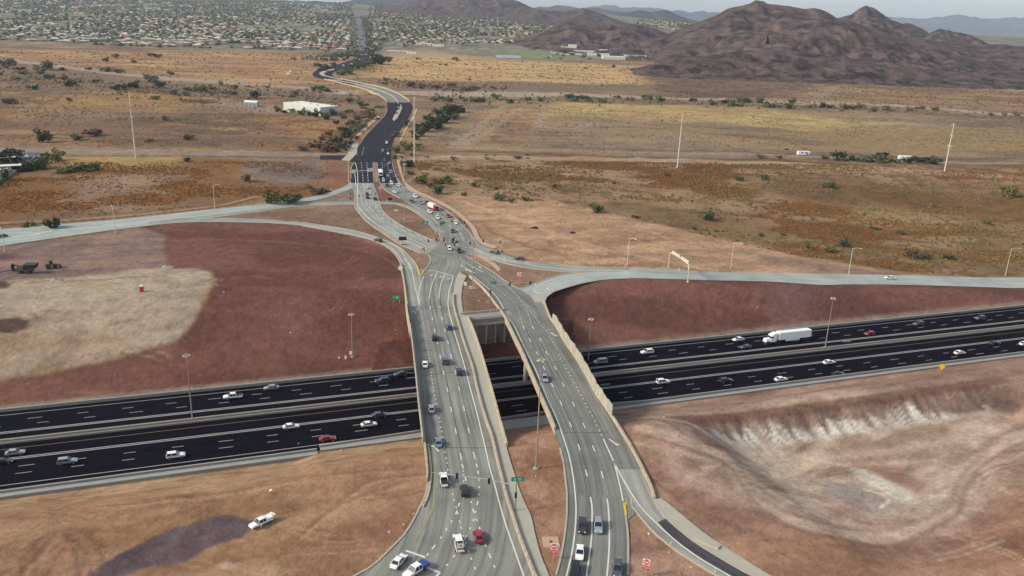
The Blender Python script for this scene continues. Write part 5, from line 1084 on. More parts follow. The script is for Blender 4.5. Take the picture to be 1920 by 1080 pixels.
# freeway
for a in [('pickup', 'white', 437, 747, -1, 'white pickup on the far lanes at left'), ('sedan', 'silver', 509, 730, -1, 'silver sedan by the far edge left of the bridges'),
          ('suv', 'teal', 717, 717, -1, 'blue grey suv entering the shade of the left bridge'), ('sedan', 'grey', 752, 704, -1, 'dark car almost hidden beneath the left bridge'),
          ('sedan', 'grey', 712, 781, 1, 'dark grey sedan above the white line of the near lanes'), ('sedan', 'white', 692, 799, 1, 'white sedan on the near lanes closest to the left bridge'),
          ('sedan', 'red', 614, 826, 1, 'bright red sedan on the near lanes of the freeway'), ('sedan', 'white', 546, 803, 1, 'white sedan on the solid white line of the near lanes'),
          ('suv', 'white', 330, 858, 1, 'white suv alone on the near lanes at left'), ('suv', 'silver', 127, 869, 1, 'silver suv on the near lanes at lower left'),
          ('sedan', 'silver', 29, 852, 1, 'silver sedan straddling the white line at far left'), ('sedan', 'dark', 6, 869, 1, 'black sedan at the very left edge of the freeway'),
          ('van', 'silver', 1126, 681, -1, 'silver minivan just right of the scalloped screen wall'), ('suv', 'white', 1213, 663, -1, 'white suv on the far lanes behind the silver minivan'),
          ('sedan', 'white', 1384, 639, -1, 'white car just ahead of the white semi truck'), ('sedan', 'grey', 1398, 653, -1, 'grey sedan in the lane beside the semi truck cab'),
          ('suv', 'white', 1243, 719, 1, 'white suv on the white line right of the bridges'), ('suv', 'dark', 1361, 717, 1, 'dark suv between two white cars on the near lanes'),
          ('sedan', 'white', 1464, 714, 1, 'white sedan in the outer near lane above the excavation'), ('hatch', 'red', 1630, 628, -1, 'small dark red car behind the semi truck'),
          ('suv', 'grey', 1722, 610, -1, 'grey suv on the far lanes toward the right edge'), ('suv', 'grey', 1837, 599, -1, 'grey suv farthest right on the far lanes'),
          ('sedan', 'white', 1554, 682, 1, 'white sedan on the solid line in front of a black car'), ('sedan', 'black', 1571, 704, 1, 'black sedan beside the near shoulder above the streaked bank'),
          ('sedan', 'white', 1799, 664, 1, 'white sedan above the yellow roadside sign'), ('sedan', 'dark', 1864, 646, 1, 'dark sedan on the near lanes close to the right edge'),
          ('sedan', 'white', 1921, 647, 1, 'white car cut by the right edge of the photo')]:
    nm = {'suv': 'suv', 'hatch': 'hatchback', 'sedan': 'sedan', 'pickup': 'pickup_truck', 'van': 'minivan'}[a[0]]
    V(nm, a[0], a[1], a[2], a[3], fD*a[4], a[5], {'suv': 'suv', 'pickup': 'pickup truck', 'van': 'minivan'}.get(a[0], 'car'), z=FZ+.02)
# semi truck
P = un(1472, 640, FZ); rt = empty('semi_truck', (P[0], P[1], FZ+.02), math.atan2(-fD[1], -fD[0])); tag(rt, 'white semi truck hauling a long white box trailer on the freeway', 'truck')
rt.scale = (1.0, 1.0, 1.0)
def rb(nm, mat, boxes, par=rt, bv=.06):
    mb = MB()
    for bx in boxes: mb.box(*bx)
    o = mb.build(nm, mat, par)
    if bv: bevel(o, bv, 2)
    return o
rb('trailer', CP['white'], [((-3.4, 0, 2.75), (14.6, 2.6, 2.9))], bv=.08); rb('trailer_frame', M['trim'], [((-3.4, 0, 1.15), (14.2, 1.2, .3)), ((3.6, 0, .9), (1.0, 2.2, .5))])
rb('side_skirt', CP['white'], [((-2.4, 1.2, .95), (6.4, .06, .75)), ((-2.4, -1.2, .95), (6.4, .06, .75))], bv=0)
cab = rb('cab', CP['white'], [((6.1, 0, 2.05), (2.9, 2.45, 2.6), 0, .93)], bv=.2)
mb = MB(); mb.add([(4.7, -1.15, 3.3), (7.2, -1.1, 3.3), (4.7, 1.15, 3.3), (7.2, 1.1, 3.3), (4.7, -1.1, 4.15), (4.7, 1.1, 4.15), (5.6, -1.0, 4.1), (5.6, 1.0, 4.1)], [(0, 1, 6, 4), (2, 5, 7, 3), (0, 4, 5, 2), (4, 6, 7, 5), (1, 3, 7, 6), (0, 2, 3, 1)]); mb.build('roof_fairing', CP['white'], rt)
rb('hood', CP['white'], [((8.4, 0, 1.45), (2.3, 2.1, 1.3), 0, .88)], bv=.2); rb('windscreen', M['glass'], [((7.5, 0, 2.65), (.25, 2.1, .8)), ((6.9, 0, 2.6), (.8, 2.44, .6))], bv=.04)
rb('bumper', M['rim'], [((9.5, 0, .7), (.3, 2.3, .5))]); rb('fuel_tank', M['rim'], [((6.0, 1.1, .8), (1.5, .5, .6)), ((6.0, -1.1, .8), (1.5, .5, .6))], bv=.15)
for x in (-9.4, -8.1, 3.9, 5.2, 8.6):
    for sy in (-1, 1):
        mb = MB(); mb.tube([(x, sy*1.0-.28, .52), (x, sy*1.0+.28, .52)], .52, 16); mb.build('wheel', M['tyre'], rt)
for sy in (-1, 1): rb('headlight', M['headlight'], [((9.45, sy*.85, 1.05), (.2, .35, .25))])
# red box truck and bus
P = un(812.5, 393, 0); q = un(840, 405, 0); rt = empty('box_truck', (P[0], P[1], 0), math.atan2(*(q-P)[::-1])); tag(rt, 'red truck with a tall cream box body in the queue at the bend', 'truck')
rb('cargo_box', CP['cream'], [((-1.2, 0, 2.3), (6.4, 2.5, 2.2))], rt); rb('chassis', CP['red'], [((-1.2, 0, .85), (6.6, 2.4, .75)), ((-4.42, 0, 1.9), (.12, 2.3, 2.4))], rt); rb('cab', CP['red'], [((3.1, 0, 1.5), (2.0, 2.3, 1.9), 0, .92)], rt, .12)
rb('windscreen', M['glass'], [((4.05, 0, 1.9), (.15, 2.0, .7)), ((3.3, 0, 1.95), (.9, 2.26, .5))], rt, .02)
for x in (-3.0, 2.9):
    for sy in (-1, 1): mb = MB(); mb.tube([(x, sy*1.0-.2, .48), (x, sy*1.0+.2, .48)], .48, 14); mb.build('wheel', M['tyre'], rt)
P = un(713.5, 328.5, 0); q = un(717, 345, 0); rt = empty('white_bus', (P[0], P[1], 0), math.atan2(*(q-P)[::-1])); tag(rt, 'white bus in the inner lane on dark asphalt below the sign frame', 'bus')
rb('body', CP['white'], [((0, 0, 1.9), (10.5, 2.6, 2.7))], rt, .18); rb('windows', M['glass'], [((0, 0, 2.2), (9.2, 2.64, .7)), ((5.2, 0, 2.0), (.15, 2.2, 1.1))], rt, 0)
for x in (-3.2, 3.4):
    for sy in (-1, 1): mb = MB(); mb.tube([(x, sy*1.05-.2, .5), (x, sy*1.05+.2, .5)], .5, 14); mb.build('wheel', M['tyre'], rt)
rb('air_conditioner', CP['white'], [((-2.5, 0, 3.35), (2.2, 1.6, .3))], rt)
# parked utility pickup on the dirt
t = V('utility_pickup', 'pickup', 'white', 490, 984, (-36, 16), 'white utility pickup with an open door parked on the bare dirt', 'pickup truck', group=None, scale=.88)
mb = MB(); mb.box((-1.9, 0, 1.5), (1.9, 1.5, .12)); mb.box((-1.9, .7, 1.35), (1.9, .35, .4)); mb.box((-1.9, -.7, 1.35), (1.9, .35, .4)); bevel(mb.build('tool_box', CP['white'], t), .04)
mb = MB(); mb.box((-3.1, .1, 1.75), (.5, 1.6, .08), .2); mb.build('tailgate', CP['cream'], t)
mb = MB(); mb.box((.75, 1.4, .85), (.9, .07, .75), .9); mb.build('open_door', CP['white'], t)
# busy junction far up the road: small single-mesh cars
cc = {}
def tiny(kind, colr):
    if (kind, colr) in cc: return cc[(kind, colr)]
    ms = vehicle_meshes(kind); bm = bmesh.new(); bm.from_mesh(ms['body']); n0 = len(bm.faces); bm.from_mesh(ms['roof']); n1 = len(bm.faces); bm.from_mesh(ms['windows']); bm.faces.ensure_lookup_table()
    for i, f in enumerate(bm.faces): f.material_index = 0 if i < n1 else 1
    me = bpy.data.meshes.new('distant_car'); bm.to_mesh(me); bm.free(); me.materials.append(CP[colr]); me.materials.append(M['glass']); cc[(kind, colr)] = me; return me
word = {'white': 'white', 'silver': 'silver', 'dark': 'dark', 'red': 'red', 'grey': 'grey', 'blue': 'blue'}
spots = [(668, 104.5, 'white'), (671, 106, 'white'), (668, 109.5, 'white'), (674, 111.5, 'white'), (672, 115, 'white'), (675.5, 117.5, 'white'), (679, 118, 'dark'), (682, 110, 'red'), (681, 113.5, 'red'), (684.5, 106, 'red'), (685, 102.5, 'white'), (693, 111, 'white'), (694.5, 109, 'silver'), (688, 118, 'silver'), (659, 120.5, 'white'), (644, 123, 'white'), (671, 93, 'white'), (672, 88, 'dark'), (676.5, 100, 'silver'), (673, 97, 'white'), (678, 96, 'dark'), (670, 78, 'white'), (681, 82, 'silver'), (672, 70, 'white'), (679, 66, 'white'), (670, 60, 'silver'), (676, 56, 'white'), (671, 84, 'white'), (680, 74, 'white'), (683, 90, 'dark')]
for i, (x, y, c) in enumerate(spots):
    far = y < 108; P = GF(x, y, 1.5) if far else np.array([*un(x, y, 0.1), .1]); k = ('suv', 'sedan', 'van')[i % 3]
    o = link(bpy.data.objects.new('distant_car', tiny(k, c))); o.location = P; o.rotation_euler = (0, 0, math.radians(93 if x < 678 else -87)+(0 if far else (.5 if x > 660 else .9)))
    tag(o, f'tiny {c} vehicle in the distant traffic on the straight road toward the suburb', 'car', 'distant vehicles on the straight road')
# recreational vehicles and sheds on the right field
for x, y, lb in ((1505, 291, 'white motor home parked in the desert left of another white trailer'), (1695, 299.5, 'long white trailer parked beside dark bushes on the right')):
    P = G(x, y); rt = empty('camper', P, .15 if x < 1600 else -.05); tag(rt, lb, 'camper', 'white campers in the desert')
    rb('body', CP['white'], [((0, 0, 2.0), (10, 2.8, 2.9)), ((4.6, 0, 2.6), (3.0, 2.7, 1.5))], rt, .2); rb('window', M['glass'], [((-1.5, -1.42, 2.3), (1.6, .06, .7)), ((1.8, -1.42, 2.3), (1.6, .06, .7))], rt, 0); rb('door', M['trim'], [((3.3, -1.42, 1.7), (.8, .05, 1.9))], rt, 0)
    for xx in (-2.5, 2.8): mb = MB(); mb.tube([(xx, -1.3, .45), (xx, 1.3, .45)], .45, 12); mb.build('wheel', M['tyre'], rt)
M['mast_steel'] = plain('weathered_mast_steel', srgb(150, 140, 130), .7, .1, .08, 2)
# ---------------- poles, lamps, signals, signs ----------------
def pxh(base, top_y, P):
    """height of a vertical pole standing at P whose top shows at row top_y"""
    lo, hi = .5, 90
    for _ in range(30):
        m_ = (lo+hi)/2; v = np.array([P[0], P[1], P[2]+m_-CAMH]); y = 540-FPX*(v@cU)/(v@cF)
        if y > top_y: lo = m_
        else: hi = m_
    return lo
def px_dir(P, dx, dy=0, z=None):
    """world heading (angle) that leads towards pixel offset (dx,dy) on the plane of P"""
    v = np.array([P[0], P[1], P[2]-CAMH]); x = 960+FPX*(v@cR)/(v@cF); y = 540-FPX*(v@cU)/(v@cF)
    q = un(x+dx, y+dy, P[2]); d = q-P[:2]; return math.atan2(d[1], d[0])
def pt(x, y, flat=True):
    P = G(x, y)
    if flat and abs(P[2]) < 1.5: P = np.array([*un(x, y, 0), 0.0])
    return P
def street_lamp(base, top, arm_dx, arm_dy, arm_len, label, group='street lamps along the ramps', P=None):
    P = pt(*base) if P is None else P; h = pxh(base, top, P); a = px_dir(P, arm_dx, arm_dy); r = empty('street_lamp', P, a); tag(r, label, 'street lamp', group)
    mb = MB(); mb.tube([(0, 0, -.3), (0, 0, h*.5), (0, 0, h)], [.16, .13, .10], 8); mb.build('pole', M['steel_lt'], r)
    mb = MB(); mb.tube([(0, 0, h-.4), (arm_len*.4, 0, h+.15), (arm_len, 0, h+.25)], [.10, .09, .08], 6); mb.build('arm', M['steel_lt'], r)
    mb = MB(); mb.box((arm_len+.4, 0, h+.22), (1.1, .42, .22), 0, .8); mb.build('lamp_head', M['steel_lt'], r)
    mb = MB(); mb.tube([(0, 0, -.3), (0, 0, .35)], .42, 12); mb.build('base', M['conc'], r)
LP = [((217, 438), 389, -10, -12, 3.2, 'street lamp on the near side of the west ramp with its arm tilted up'), ((403, 392), 347, 10, 0, 2.6, 'street lamp on the far side of the west ramp above the loop'),
      ((9, 472), 428, -10, -10, 3.2, 'street lamp at the left edge of the photo beside the west ramp'), ((1176, 498), 447, 10, 2, 2.6, 'leftmost street lamp along the far side of the east ramp'),
      ((1370, 504), 455, 10, 1.5, 2.8, 'street lamp on the east ramp just right of the arched sign frame'), ((1591, 514), 465, 10, 1, 3, 'street lamp on the east ramp, third from the left'), ((1885, 516), 466, 10, 0, 4.2, 'street lamp on the east ramp nearest the right edge')]
for a in LP: street_lamp(*a)
street_lamp((654, 345), 277, 10, -1, 5.5, 'tall street lamp with a long arm left of the dark asphalt junction', 'street lamps at the north junction')
street_lamp((757.5, 330), 292, -10, -2, 5.0, 'street lamp with its arm to the left beside the right sidewalk at the junction', 'street lamps at the north junction')
def mast(base, top, label, z=None):
    P = (np.array([*un(*base, z), z]) if z is not None else pt(*base)); h = pxh(base, top, P); r = empty('high_mast_light', P); tag(r, label, 'light mast', 'high mast lights around the interchange')
    mb = MB(); mb.tube([(0, 0, -.5), (0, 0, h*.33), (0, 0, h*.66), (0, 0, h)], [.22, .17, .13, .09], 10); mb.build('pole', M['mast_steel'], r)
    mb = MB(); ring = [(.8*math.cos(k*math.pi/6), .8*math.sin(k*math.pi/6), h-.2) for k in range(13)]; mb.tube(ring, .07, 5, False)
    for k in range(3): mb.tube([(0, 0, h-.2), (math.cos(k*2.09), math.sin(k*2.09), h-.2)], .05, 5)
    mb.build('lamp_ring', M['steel'], r)
    for k in range(4):
        mb = MB(); a = k*math.pi/2+.4; mb.box((.8*math.cos(a), .8*math.sin(a), h-.35), (.55, .45, .3), a, .7); mb.build('lamp_head', M['steel_lt'], r)
    mb = MB(); mb.tube([(0, 0, -.5), (0, 0, .25)], .7, 14); mb.build('base', M['conc'], r)
for a in [((1005, 878), 673, 'tallest looking light mast rising from the brown strip between the two bridges'), ((661, 669), 588, 'light mast standing on the red slope left of the bridges'), ((361, 787), 665, 'light mast in the freeway median at left', FZ),
          ((1547, 652), 558, 'light mast in the freeway median right of the semi truck', FZ), ((1103, 676), 597, 'light mast on the red slope behind the scalloped screen wall'), ((886, 540), 445, 'light mast on a concrete pad in the brown wedge between the roads'),
          ((759, 411), 307, 'light mast on the long brown teardrop island')]: mast(*a)
ribbon('pavement', [(878, 536.5), (882, 542)], [(888, 536), (896, 541.5)], M['walk'], z=.03, nx=1, step=3)
# power poles
def power_pole(base, top, label, P=None):
    P = G(*base); h = pxh(base, top, P); r = empty('power_pole', P, 1.5); tag(r, label, 'power pole', 'tall steel power poles crossing the desert')
    mb = MB(); mb.tube([(0, 0, -1), (0, 0, h*.5), (0, 0, h)], [.58, .42, .24], 10); mb.build('pole', M['steel_lt'], r)
    for k, z in enumerate((h-1.5, h-9.5, h-17.5)):
        for sx in (-1, 1):
            mb = MB(); mb.tube([(0, 0, z), (sx*1.9, 0, z+.5), (sx*3.6, 0, z+.7)], [.2, .14, .1], 6); o = mb.build('cross_arm', M['steel_lt'], r)
            mb = MB(); mb.tube([(sx*3.5, 0, z+.7), (sx*3.5, 0, z-1.2)], .12, 6); mb.build('insulator', M['steel'], o)
for a in [((255, 297), 172, 'power pole at left beside the dirt road'), ((777, 305), 181, 'power pole right of the dark asphalt road'), ((1270, 315), 216, 'power pole in the middle of the right desert field'), ((1771, 321), 231, 'power pole at far right near the white trailer')]: power_pole(*a)
# signals
M['sig_green'] = plain('green_pole_paint', srgb(120, 140, 125), .6)
GRN = plain('green_sign_sheeting', srgb(12, 128, 98), .5, 0, .06); GLT = plain('reflective_legend', srgb(150, 215, 185), .5, 0, .06)
RED = plain('red_sign_sheeting', srgb(205, 40, 62), .5, 0, .06); WHT = plain('white_sign_sheeting', srgb(235, 228, 222), .5, 0, .05)
def head(par, x, y, z, rz=0, s=1.0, sz=1.0):
    mb = MB(); mb.box((x, y, z), (.5*s, .35*s, 1.35*s*sz), rz); o = mb.build('signal_head', M['black'], par)
    mb = MB()
    for k in (-1, 0, 1): mb.tube([(x, y-.17*s, z+k*.4*s*sz), (x, y-.36*s, z+k*.4*s*sz)], .15*s, 8)
    mb.build('visor', M['black'], o)
def signal(base, h, arm_px, arm_len, heads, label, green=None, P=None, rise=1.2, mat='steel'):
    P = pt(*base) if P is None else P
    if abs(P[2]) > 2: P = np.array([*un(*base, 0), 0.])
    a = px_dir(P, *arm_px); r = empty('traffic_signal', P, a); tag(r, label, 'traffic signal', 'traffic signals at the crossings')
    mb = MB(); mb.tube([(0, 0, -.3), (0, 0, h)], [.17, .12], 8); mb.build('pole', M['sig_green'] if mat == 'g' else M['steel'], r)
    if arm_len:
        mb = MB(); mb.tube([(0, 0, h-.9), (arm_len*.35, 0, h-.9+rise*.75), (arm_len, 0, h-.9+rise)], [.12, .09, .06], 6); mb.build('arm', M['steel'], r)
    for t in heads: head(r, arm_len*t, 0, h-.9+rise*min(1, t*1.8)-.25 if t > .05 else h*.55, 0)
    if green: 
        g = empty('tmp', (0, 0, 0)); bpy.data.objects.remove(g)
        mb = MB(); mb.box(green[0], (green[1], .08, green[2]), green[3]); o = mb.build('street_name_sign', GRN, r)
        mb = MB(); 
        for i, (dx, dz, w_) in enumerate(((-.22, .16, .34), (.20, .10, .26), (-.2, -.18, .3), (.22, -.18, .2))):
            c = green[0]; ca, sa = math.cos(green[3]), math.sin(green[3]); X = dx*green[1]
            for sy in (-1, 1): mb.box((c[0]+X*ca-sy*.05*-sa, c[1]+X*sa+sy*.05*ca, c[2]+dz*green[2]), (w_*green[1], .02, green[2]*.2), green[3])
        mb.build('legend', GLT, o)
signal((966, 958), 7.2, (-60, -6), 18.5, [0, .32, .70], 'large traffic signal with a curved arm reaching over the near left roadway', green=((-.2, 0, 7.9), 2.6, 1.0, .25), mat='g')
signal((919, 563), 6.2, (40, -2), 15.5, [0, .48, 1.0], 'traffic signal whose arm crosses the right roadway toward the east ramp', green=((1.1, -.1, 6.9), 2.2, 1.0, 0), mat='g')
signal((940, 472), 5.6, (-30, 2), 16, [.55], 'traffic signal with a long pale arm over the east ramp')
signal((937, 511), 5.2, (-40, 3), 19, [], 'arching pole arm reaching left across the right roadway below the crossing')
signal((800, 478), 7.5, (20, 1.5), 8, [.1, .55, 1.0], 'traffic signal with clustered heads at the left corner of the crossing')
signal((824.5, 446), 7.6, (30, -3), 7, [.1, .9], 'traffic signal with a green street sign on the tip of the teardrop island', green=((1.4, 0, 7.3), 3.0, 1.3, 0))
signal((862, 421), 4.5, (1, 0), 0, [0], 'short traffic signal near the outer kerb of the bend'); signal((871, 425), 4.0, (1, 0), 0, [0], 'short traffic signal on the strip beside the tan sidewalk')
signal((881, 466), 4.5, (1, 0), 0, [0], 'short traffic signal where the east ramp leaves the crossing'); signal((938, 464), 4.8, (1, 0), 0, [0], 'short traffic signal at the end of the tan sidewalk')
signal((835, 470), 5.0, (1, 0), 0, [0], 'short traffic signal left of the white hatchback at the crossing'); signal((852.5, 470), 5.0, (1, 0), 0, [0], 'short traffic signal right of the white hatchback at the crossing')
signal((941, 479), 3.6, (1, 0), 0, [0], 'short traffic signal beside the grey suv on the east ramp'); signal((674, 374), 4.0, (1, 0), 0, [0], 'short traffic signal left of the cars waiting on pale concrete')
signal((657.5, 371), 4.4, (1, 0), 0, [0], 'upper short traffic signal at the west ramp corner'); signal((657.5, 380), 4.4, (1, 0), 0, [0], 'lower short traffic signal at the west ramp corner')
signal((704, 371), 4.6, (1, 0), 0, [0], 'short traffic signal above the dark suv at the right kerb'); signal((795, 476), 4, (1, 0), 0, [0], 'short traffic signal at the left kerb just before the crossing')
# flat road signs; text is real lettering
def text_mesh(body, size, mat, name='lettering'):
    c = bpy.data.curves.new(name, 'FONT'); c.body = body; c.size = size; c.align_x = 'CENTER'; c.align_y = 'CENTER'; c.extrude = .004; c.space_line = .85
    o = bpy.data.objects.new('tmp', c); SC.collection.objects.link(o); bpy.context.view_layer.update()
    me = bpy.data.meshes.new_from_object(o.evaluated_get(bpy.context.evaluated_depsgraph_get())); bpy.data.objects.remove(o); me.name = name; me.materials.clear(); me.materials.append(mat); return me
RX90 = Matrix.Rotation(math.pi/2, 4, 'X')
def disc(mb, r, y, z, n=20, th=.02):
    vs = [(r*math.cos(2*math.pi*k/n), y, z+r*math.sin(2*math.pi*k/n)) for k in range(n)]; vs += [(x, y+th, z_) for x, _, z_ in vs]
    mb.add(vs, [tuple(range(n))]+[tuple(n+k for k in reversed(range(n)))]+[(k, n+k, n+(k+1) % n, (k+1) % n) for k in range(n)])
def no_entry(x, y, label, s=1.0, ww=True, face=0.0):
    P = pt(x, y); r = empty('no_entry_sign', P, face); tag(r, label, 'road sign', 'red no entry signs on the islands')
    mb = MB(); mb.tube([(-.0, .06, -.2), (.0, .06, 3.4*s)], .05, 6); mb.build('post', M['steel'], r)
    mb = MB(); mb.box((0, 0, 2.75*s), (1.25*s, .03, 1.25*s)); mb.build('sign_panel', WHT, r)
    mb = MB(); disc(mb, .56*s, -.04, 2.75*s); d = mb.build('red_disc', RED, r)
    mb = MB(); mb.box((0, -.055, 2.75*s), (.86*s, .02, .16*s)); mb.build('white_bar', WHT, d)
    for t, z in (('DO NOT', .26), ('ENTER', -.26)):
        me = text_mesh(t, .26*s, WHT); me.transform(RX90); o = link(bpy.data.objects.new('lettering', me), d); o.location = (0, -.055, (2.75+z)*s)
    if ww:
        mb = MB(); mb.box((0, -.01, 1.62*s), (1.15*s, .03, .75*s)); o = mb.build('wrong_way_panel', RED, r)
        me = text_mesh('WRONG\nWAY', .30*s, WHT); me.transform(RX90); q = link(bpy.data.objects.new('lettering', me), o); q.location = (0, -.035, 1.62*s)
for a in [(1038, 1050, 'red and white no entry sign just below the concrete pad between the roadways', 1.15, True, -.1), (1209.5, 1080, 'red and white no entry sign at the bottom beside the near loop ramp', 1.15, True, -.3),
          (973, 529, 'no entry sign on the brown triangle between the east ramps', 1.25, True, -.2), (1033.5, 560, 'no entry sign at the edge of the red slope beside the east ramp', 1.1, True, -.3),
          (713.5, 363, 'faded red no entry sign on the narrow brown island at the north junction', 1.3, True, 0), (819, 449, 'no entry sign near the tip of the teardrop island', 1.2, True, .2), (792, 478, 'small no entry sign at the kerb left of the crossing', 1.0, False, .2)]: no_entry(*a)
def guide(x, y, w_, h_, label, H=2.8, face=0.0):
    P = G(x, y); r = empty('guide_sign', P, face); tag(r, label, 'road sign', 'green guide signs')
    for sx in (-1, 1): mb = MB(); mb.tube([(sx*w_*.35, .08, -.3), (sx*w_*.35, .08, H+h_)], .07, 6); mb.build('post', M['steel'], r)
    mb = MB(); mb.box((0, 0, H+h_/2), (w_, .06, h_)); o = mb.build('sign_panel', GRN, r); mb = MB()
    for dx, dz, ww in ((-.3, .05, .16), (.1, .12, .4), (.12, -.16, .36)): mb.box((dx*w_, -.04, H+h_/2+dz*h_), (ww*w_, .02, h_*.17))
    mb.build('legend', GLT, o)
guide(743, 569, 3.3, 1.7, 'green guide sign beside the left edge of the north approach', 1.6); guide(796.5, 425, 3.6, 1.7, 'green guide sign inside the teardrop island', 1.2)
P = pt(755, 459); r = empty('message_board', P, .15); tag(r, 'black electronic message board on a trailer beside the sweeping pale road', 'message board')
mb = MB(); mb.box((0, 0, 3.0), (3.6, .25, 1.7)); mb.build('display', M['black'], r); mb = MB(); mb.tube([(0, .1, .6), (0, .1, 3)], .1, 8); mb.build('mast', M['steel'], r)
mb = MB(); mb.box((0, 0, .55), (2.6, 1.4, .35)); mb.box((1.9, 0, .45), (1.4, .12, .12)); bevel(mb.build('trailer', M['kyellow'], r), .04)
for sy in (-1, 1): mb = MB(); mb.tube([(0, sy*.7, .3), (0, sy*.9, .3)], .3, 12); mb.build('wheel', M['tyre'], r)
def small_sign(x, y, label, h=2.4, w_=.75, hh=.75, mat=None, rot=0, z=None, dia=False, name='road_sign'):
    P = pt(x, y); r = empty(name, P, rot); tag(r, label, 'road sign')
    mb = MB(); mb.tube([(0, .05, -.2), (0, .05, h)], .045, 6); mb.build('post', M['steel'], r); mb = MB()
    if dia: mb.add([(0, 0, h-hh*.75), (w_*.75, 0, h), (0, 0, h+hh*.75), (-w_*.75, 0, h), (0, .03, h-hh*.75), (w_*.75, .03, h), (0, .03, h+hh*.75), (-w_*.75, .03, h)], [(0, 1, 2, 3), (7, 6, 5, 4), (0, 4, 5, 1), (1, 5, 6, 2), (2, 6, 7, 3), (3, 7, 4, 0)])
    else: mb.box((0, 0, h), (w_, .04, hh))
    mb.build('sign_panel', mat or WHT, r)
YEL = plain('yellow_sign_sheeting', srgb(235, 190, 20), .5, 0, .05)
small_sign(1764, 697, 'bright yellow diamond warning sign on the shoulder above the streaked bank', 2.0, 1.5, 1.5, YEL, -.3, dia=True)
small_sign(872, 539, 'white sign on the brown wedge left of the light mast pad', 1.6, 1.2, 1.5)
small_sign(657.5, 668, 'small white box sign at the foot of the light mast on the red slope', 1.3, .8, 1.2); small_sign(648, 675, 'small white sign just left of the mast foot on the red slope', 1.0, .6, 1.3); small_sign(636, 675, 'smallest white sign on the red slope, leftmost of three', .9, .7, .5)
small_sign(751, 508, 'pale panel on the outer kerb of the loop ramp', 1.2, 1.8, 1.6); small_sign(1173, 951, 'small object marker at the nose of the loop ramp', 1.2, .4, .9, YEL)
def post(x, y, label, h=1.3, g='white marker posts along the ramps', col='white_paint'):
    P = pt(x, y); mb = MB(); mb.tube([(0, 0, -.1), (0, 0, h)], .07, 6); mb.box((0, 0, h), (.2, .08, .35)); o = mb.build('marker_post', M[col]); o.location = P; tag(o, label, 'marker post', g)
for q in [(1015, 489), (1060, 496), (1114, 500), (1171, 502), (1274, 508), (1447, 512), (1345, 511)]: post(*q, 'thin white marker post along the far edge of the east ramp')
for q in [(621, 357), (294, 407), (470, 382), (560, 373)]: post(*q, 'thin white marker post along the far edge of the west ramp')
for q in [(1257, 1025), (1340, 1075), (1183, 945)]: post(*q, 'thin marker post on the inner kerb of the near loop ramp', 1.1)
# arched monotube sign frame over the east ramp
A_ = G(1289.5, 529); B_ = G(1253, 502); hA = 7.6
rt = empty('sign_frame', A_, math.atan2(B_[1]-A_[1], B_[0]-A_[0])); tag(rt, 'pale arched tube sign frame spanning the east ramp, seen nearly edge on', 'sign frame'); Ls = float(np.hypot(*(B_-A_)[:2]))
mb = MB(); mb.tube([(0, 0, 0), (.1, 0, hA*.75), (1.2, 0, hA), (Ls*.5, 0, hA+.5), (Ls-1.2, 0, hA), (Ls-.1, 0, hA*.75), (Ls, 0, B_[2]-A_[2])], .28, 10); mb.build('arched_tube', M['steel_lt'], rt)
for x0, x1 in ((.10, .46), (.54, .92)):
    mb = MB(); mb.box((Ls*(x0+x1)/2, -.5, hA+.35), (Ls*(x1-x0), .22, 1.4)); mb.build('sign_panel', M['steel_lt'], rt)
mb = MB(); mb.tube([(0, 0, -.4), (0, 0, .3)], .7, 12); mb.build('base', M['conc'], rt)
# cantilever frame at the north junction
A_ = np.array([*un(706, 340), 0]); B_ = np.array([*un(654, 345), 0]); rt = empty('sign_frame', A_, math.atan2(*(B_-A_)[:2][::-1])); tag(rt, 'straight sign frame with two white sign backs over the dark asphalt junction', 'sign frame'); Ls = float(np.hypot(*(B_-A_)[:2])); h = pxh((706, 340), 318, A_)
mb = MB(); mb.tube([(0, 0, 0), (0, 0, h)], .22, 8); mb.tube([(Ls, 0, 0), (Ls, 0, h)], .22, 8); mb.tube([(0, 0, h), (Ls, 0, h)], .2, 8); mb.build('frame_tube', M['steel_lt'], rt)
for a, b in ((.12, .33), (.74, .88)): mb = MB(); mb.box((Ls*(a+b)/2, .3, h+.2), (Ls*(b-a), .2, 2.1)); mb.build('sign_panel', WHT, rt)
# concrete pad with a drain between the roadways
rt = empty('drain_pad', [*un(1033, 1017), 0]); tag(rt, 'square concrete pad with a dark drain hole between the roadways', 'drain'); P = G(1033, 1017); rt.location = P
mb = MB(); mb.box((0, 0, .06), (3.4, 3.6, .16), .08); mb.build('slab', M['walk_tan'], rt); mb = MB(); mb.box((0, 0, .16), (.55, .6, .08), .08); mb.build('grate', M['black'], rt)
for x, y, lb in ((107, 526, 'grey storm drain inlet with a dark hole below the small loader'), (315, 501, 'grey storm drain inlet at the edge of the red soil')):
    P = G(x, y); rt = empty('drain_inlet', P, .3); tag(rt, lb, 'drain'); mb = MB(); mb.box((0, 0, .25), (4.6, 4.2, .5), 0, .5); mb.build('riprap_apron', M['conc_grey'], rt); mb = MB(); mb.box((-.3, -.2, .62), (1.2, 1.2, .3)); o = mb.build('inlet_box', M['walk'], rt); mb = MB(); mb.box((-.3, -.1, .79), (.8, .7, .04)); mb.build('hole', M['black'], rt)
P = G(266, 547); rt = empty('portable_toilet', P, .2); tag(rt, 'orange red portable toilet with a white roof alone on the tan soil', 'portable toilet')
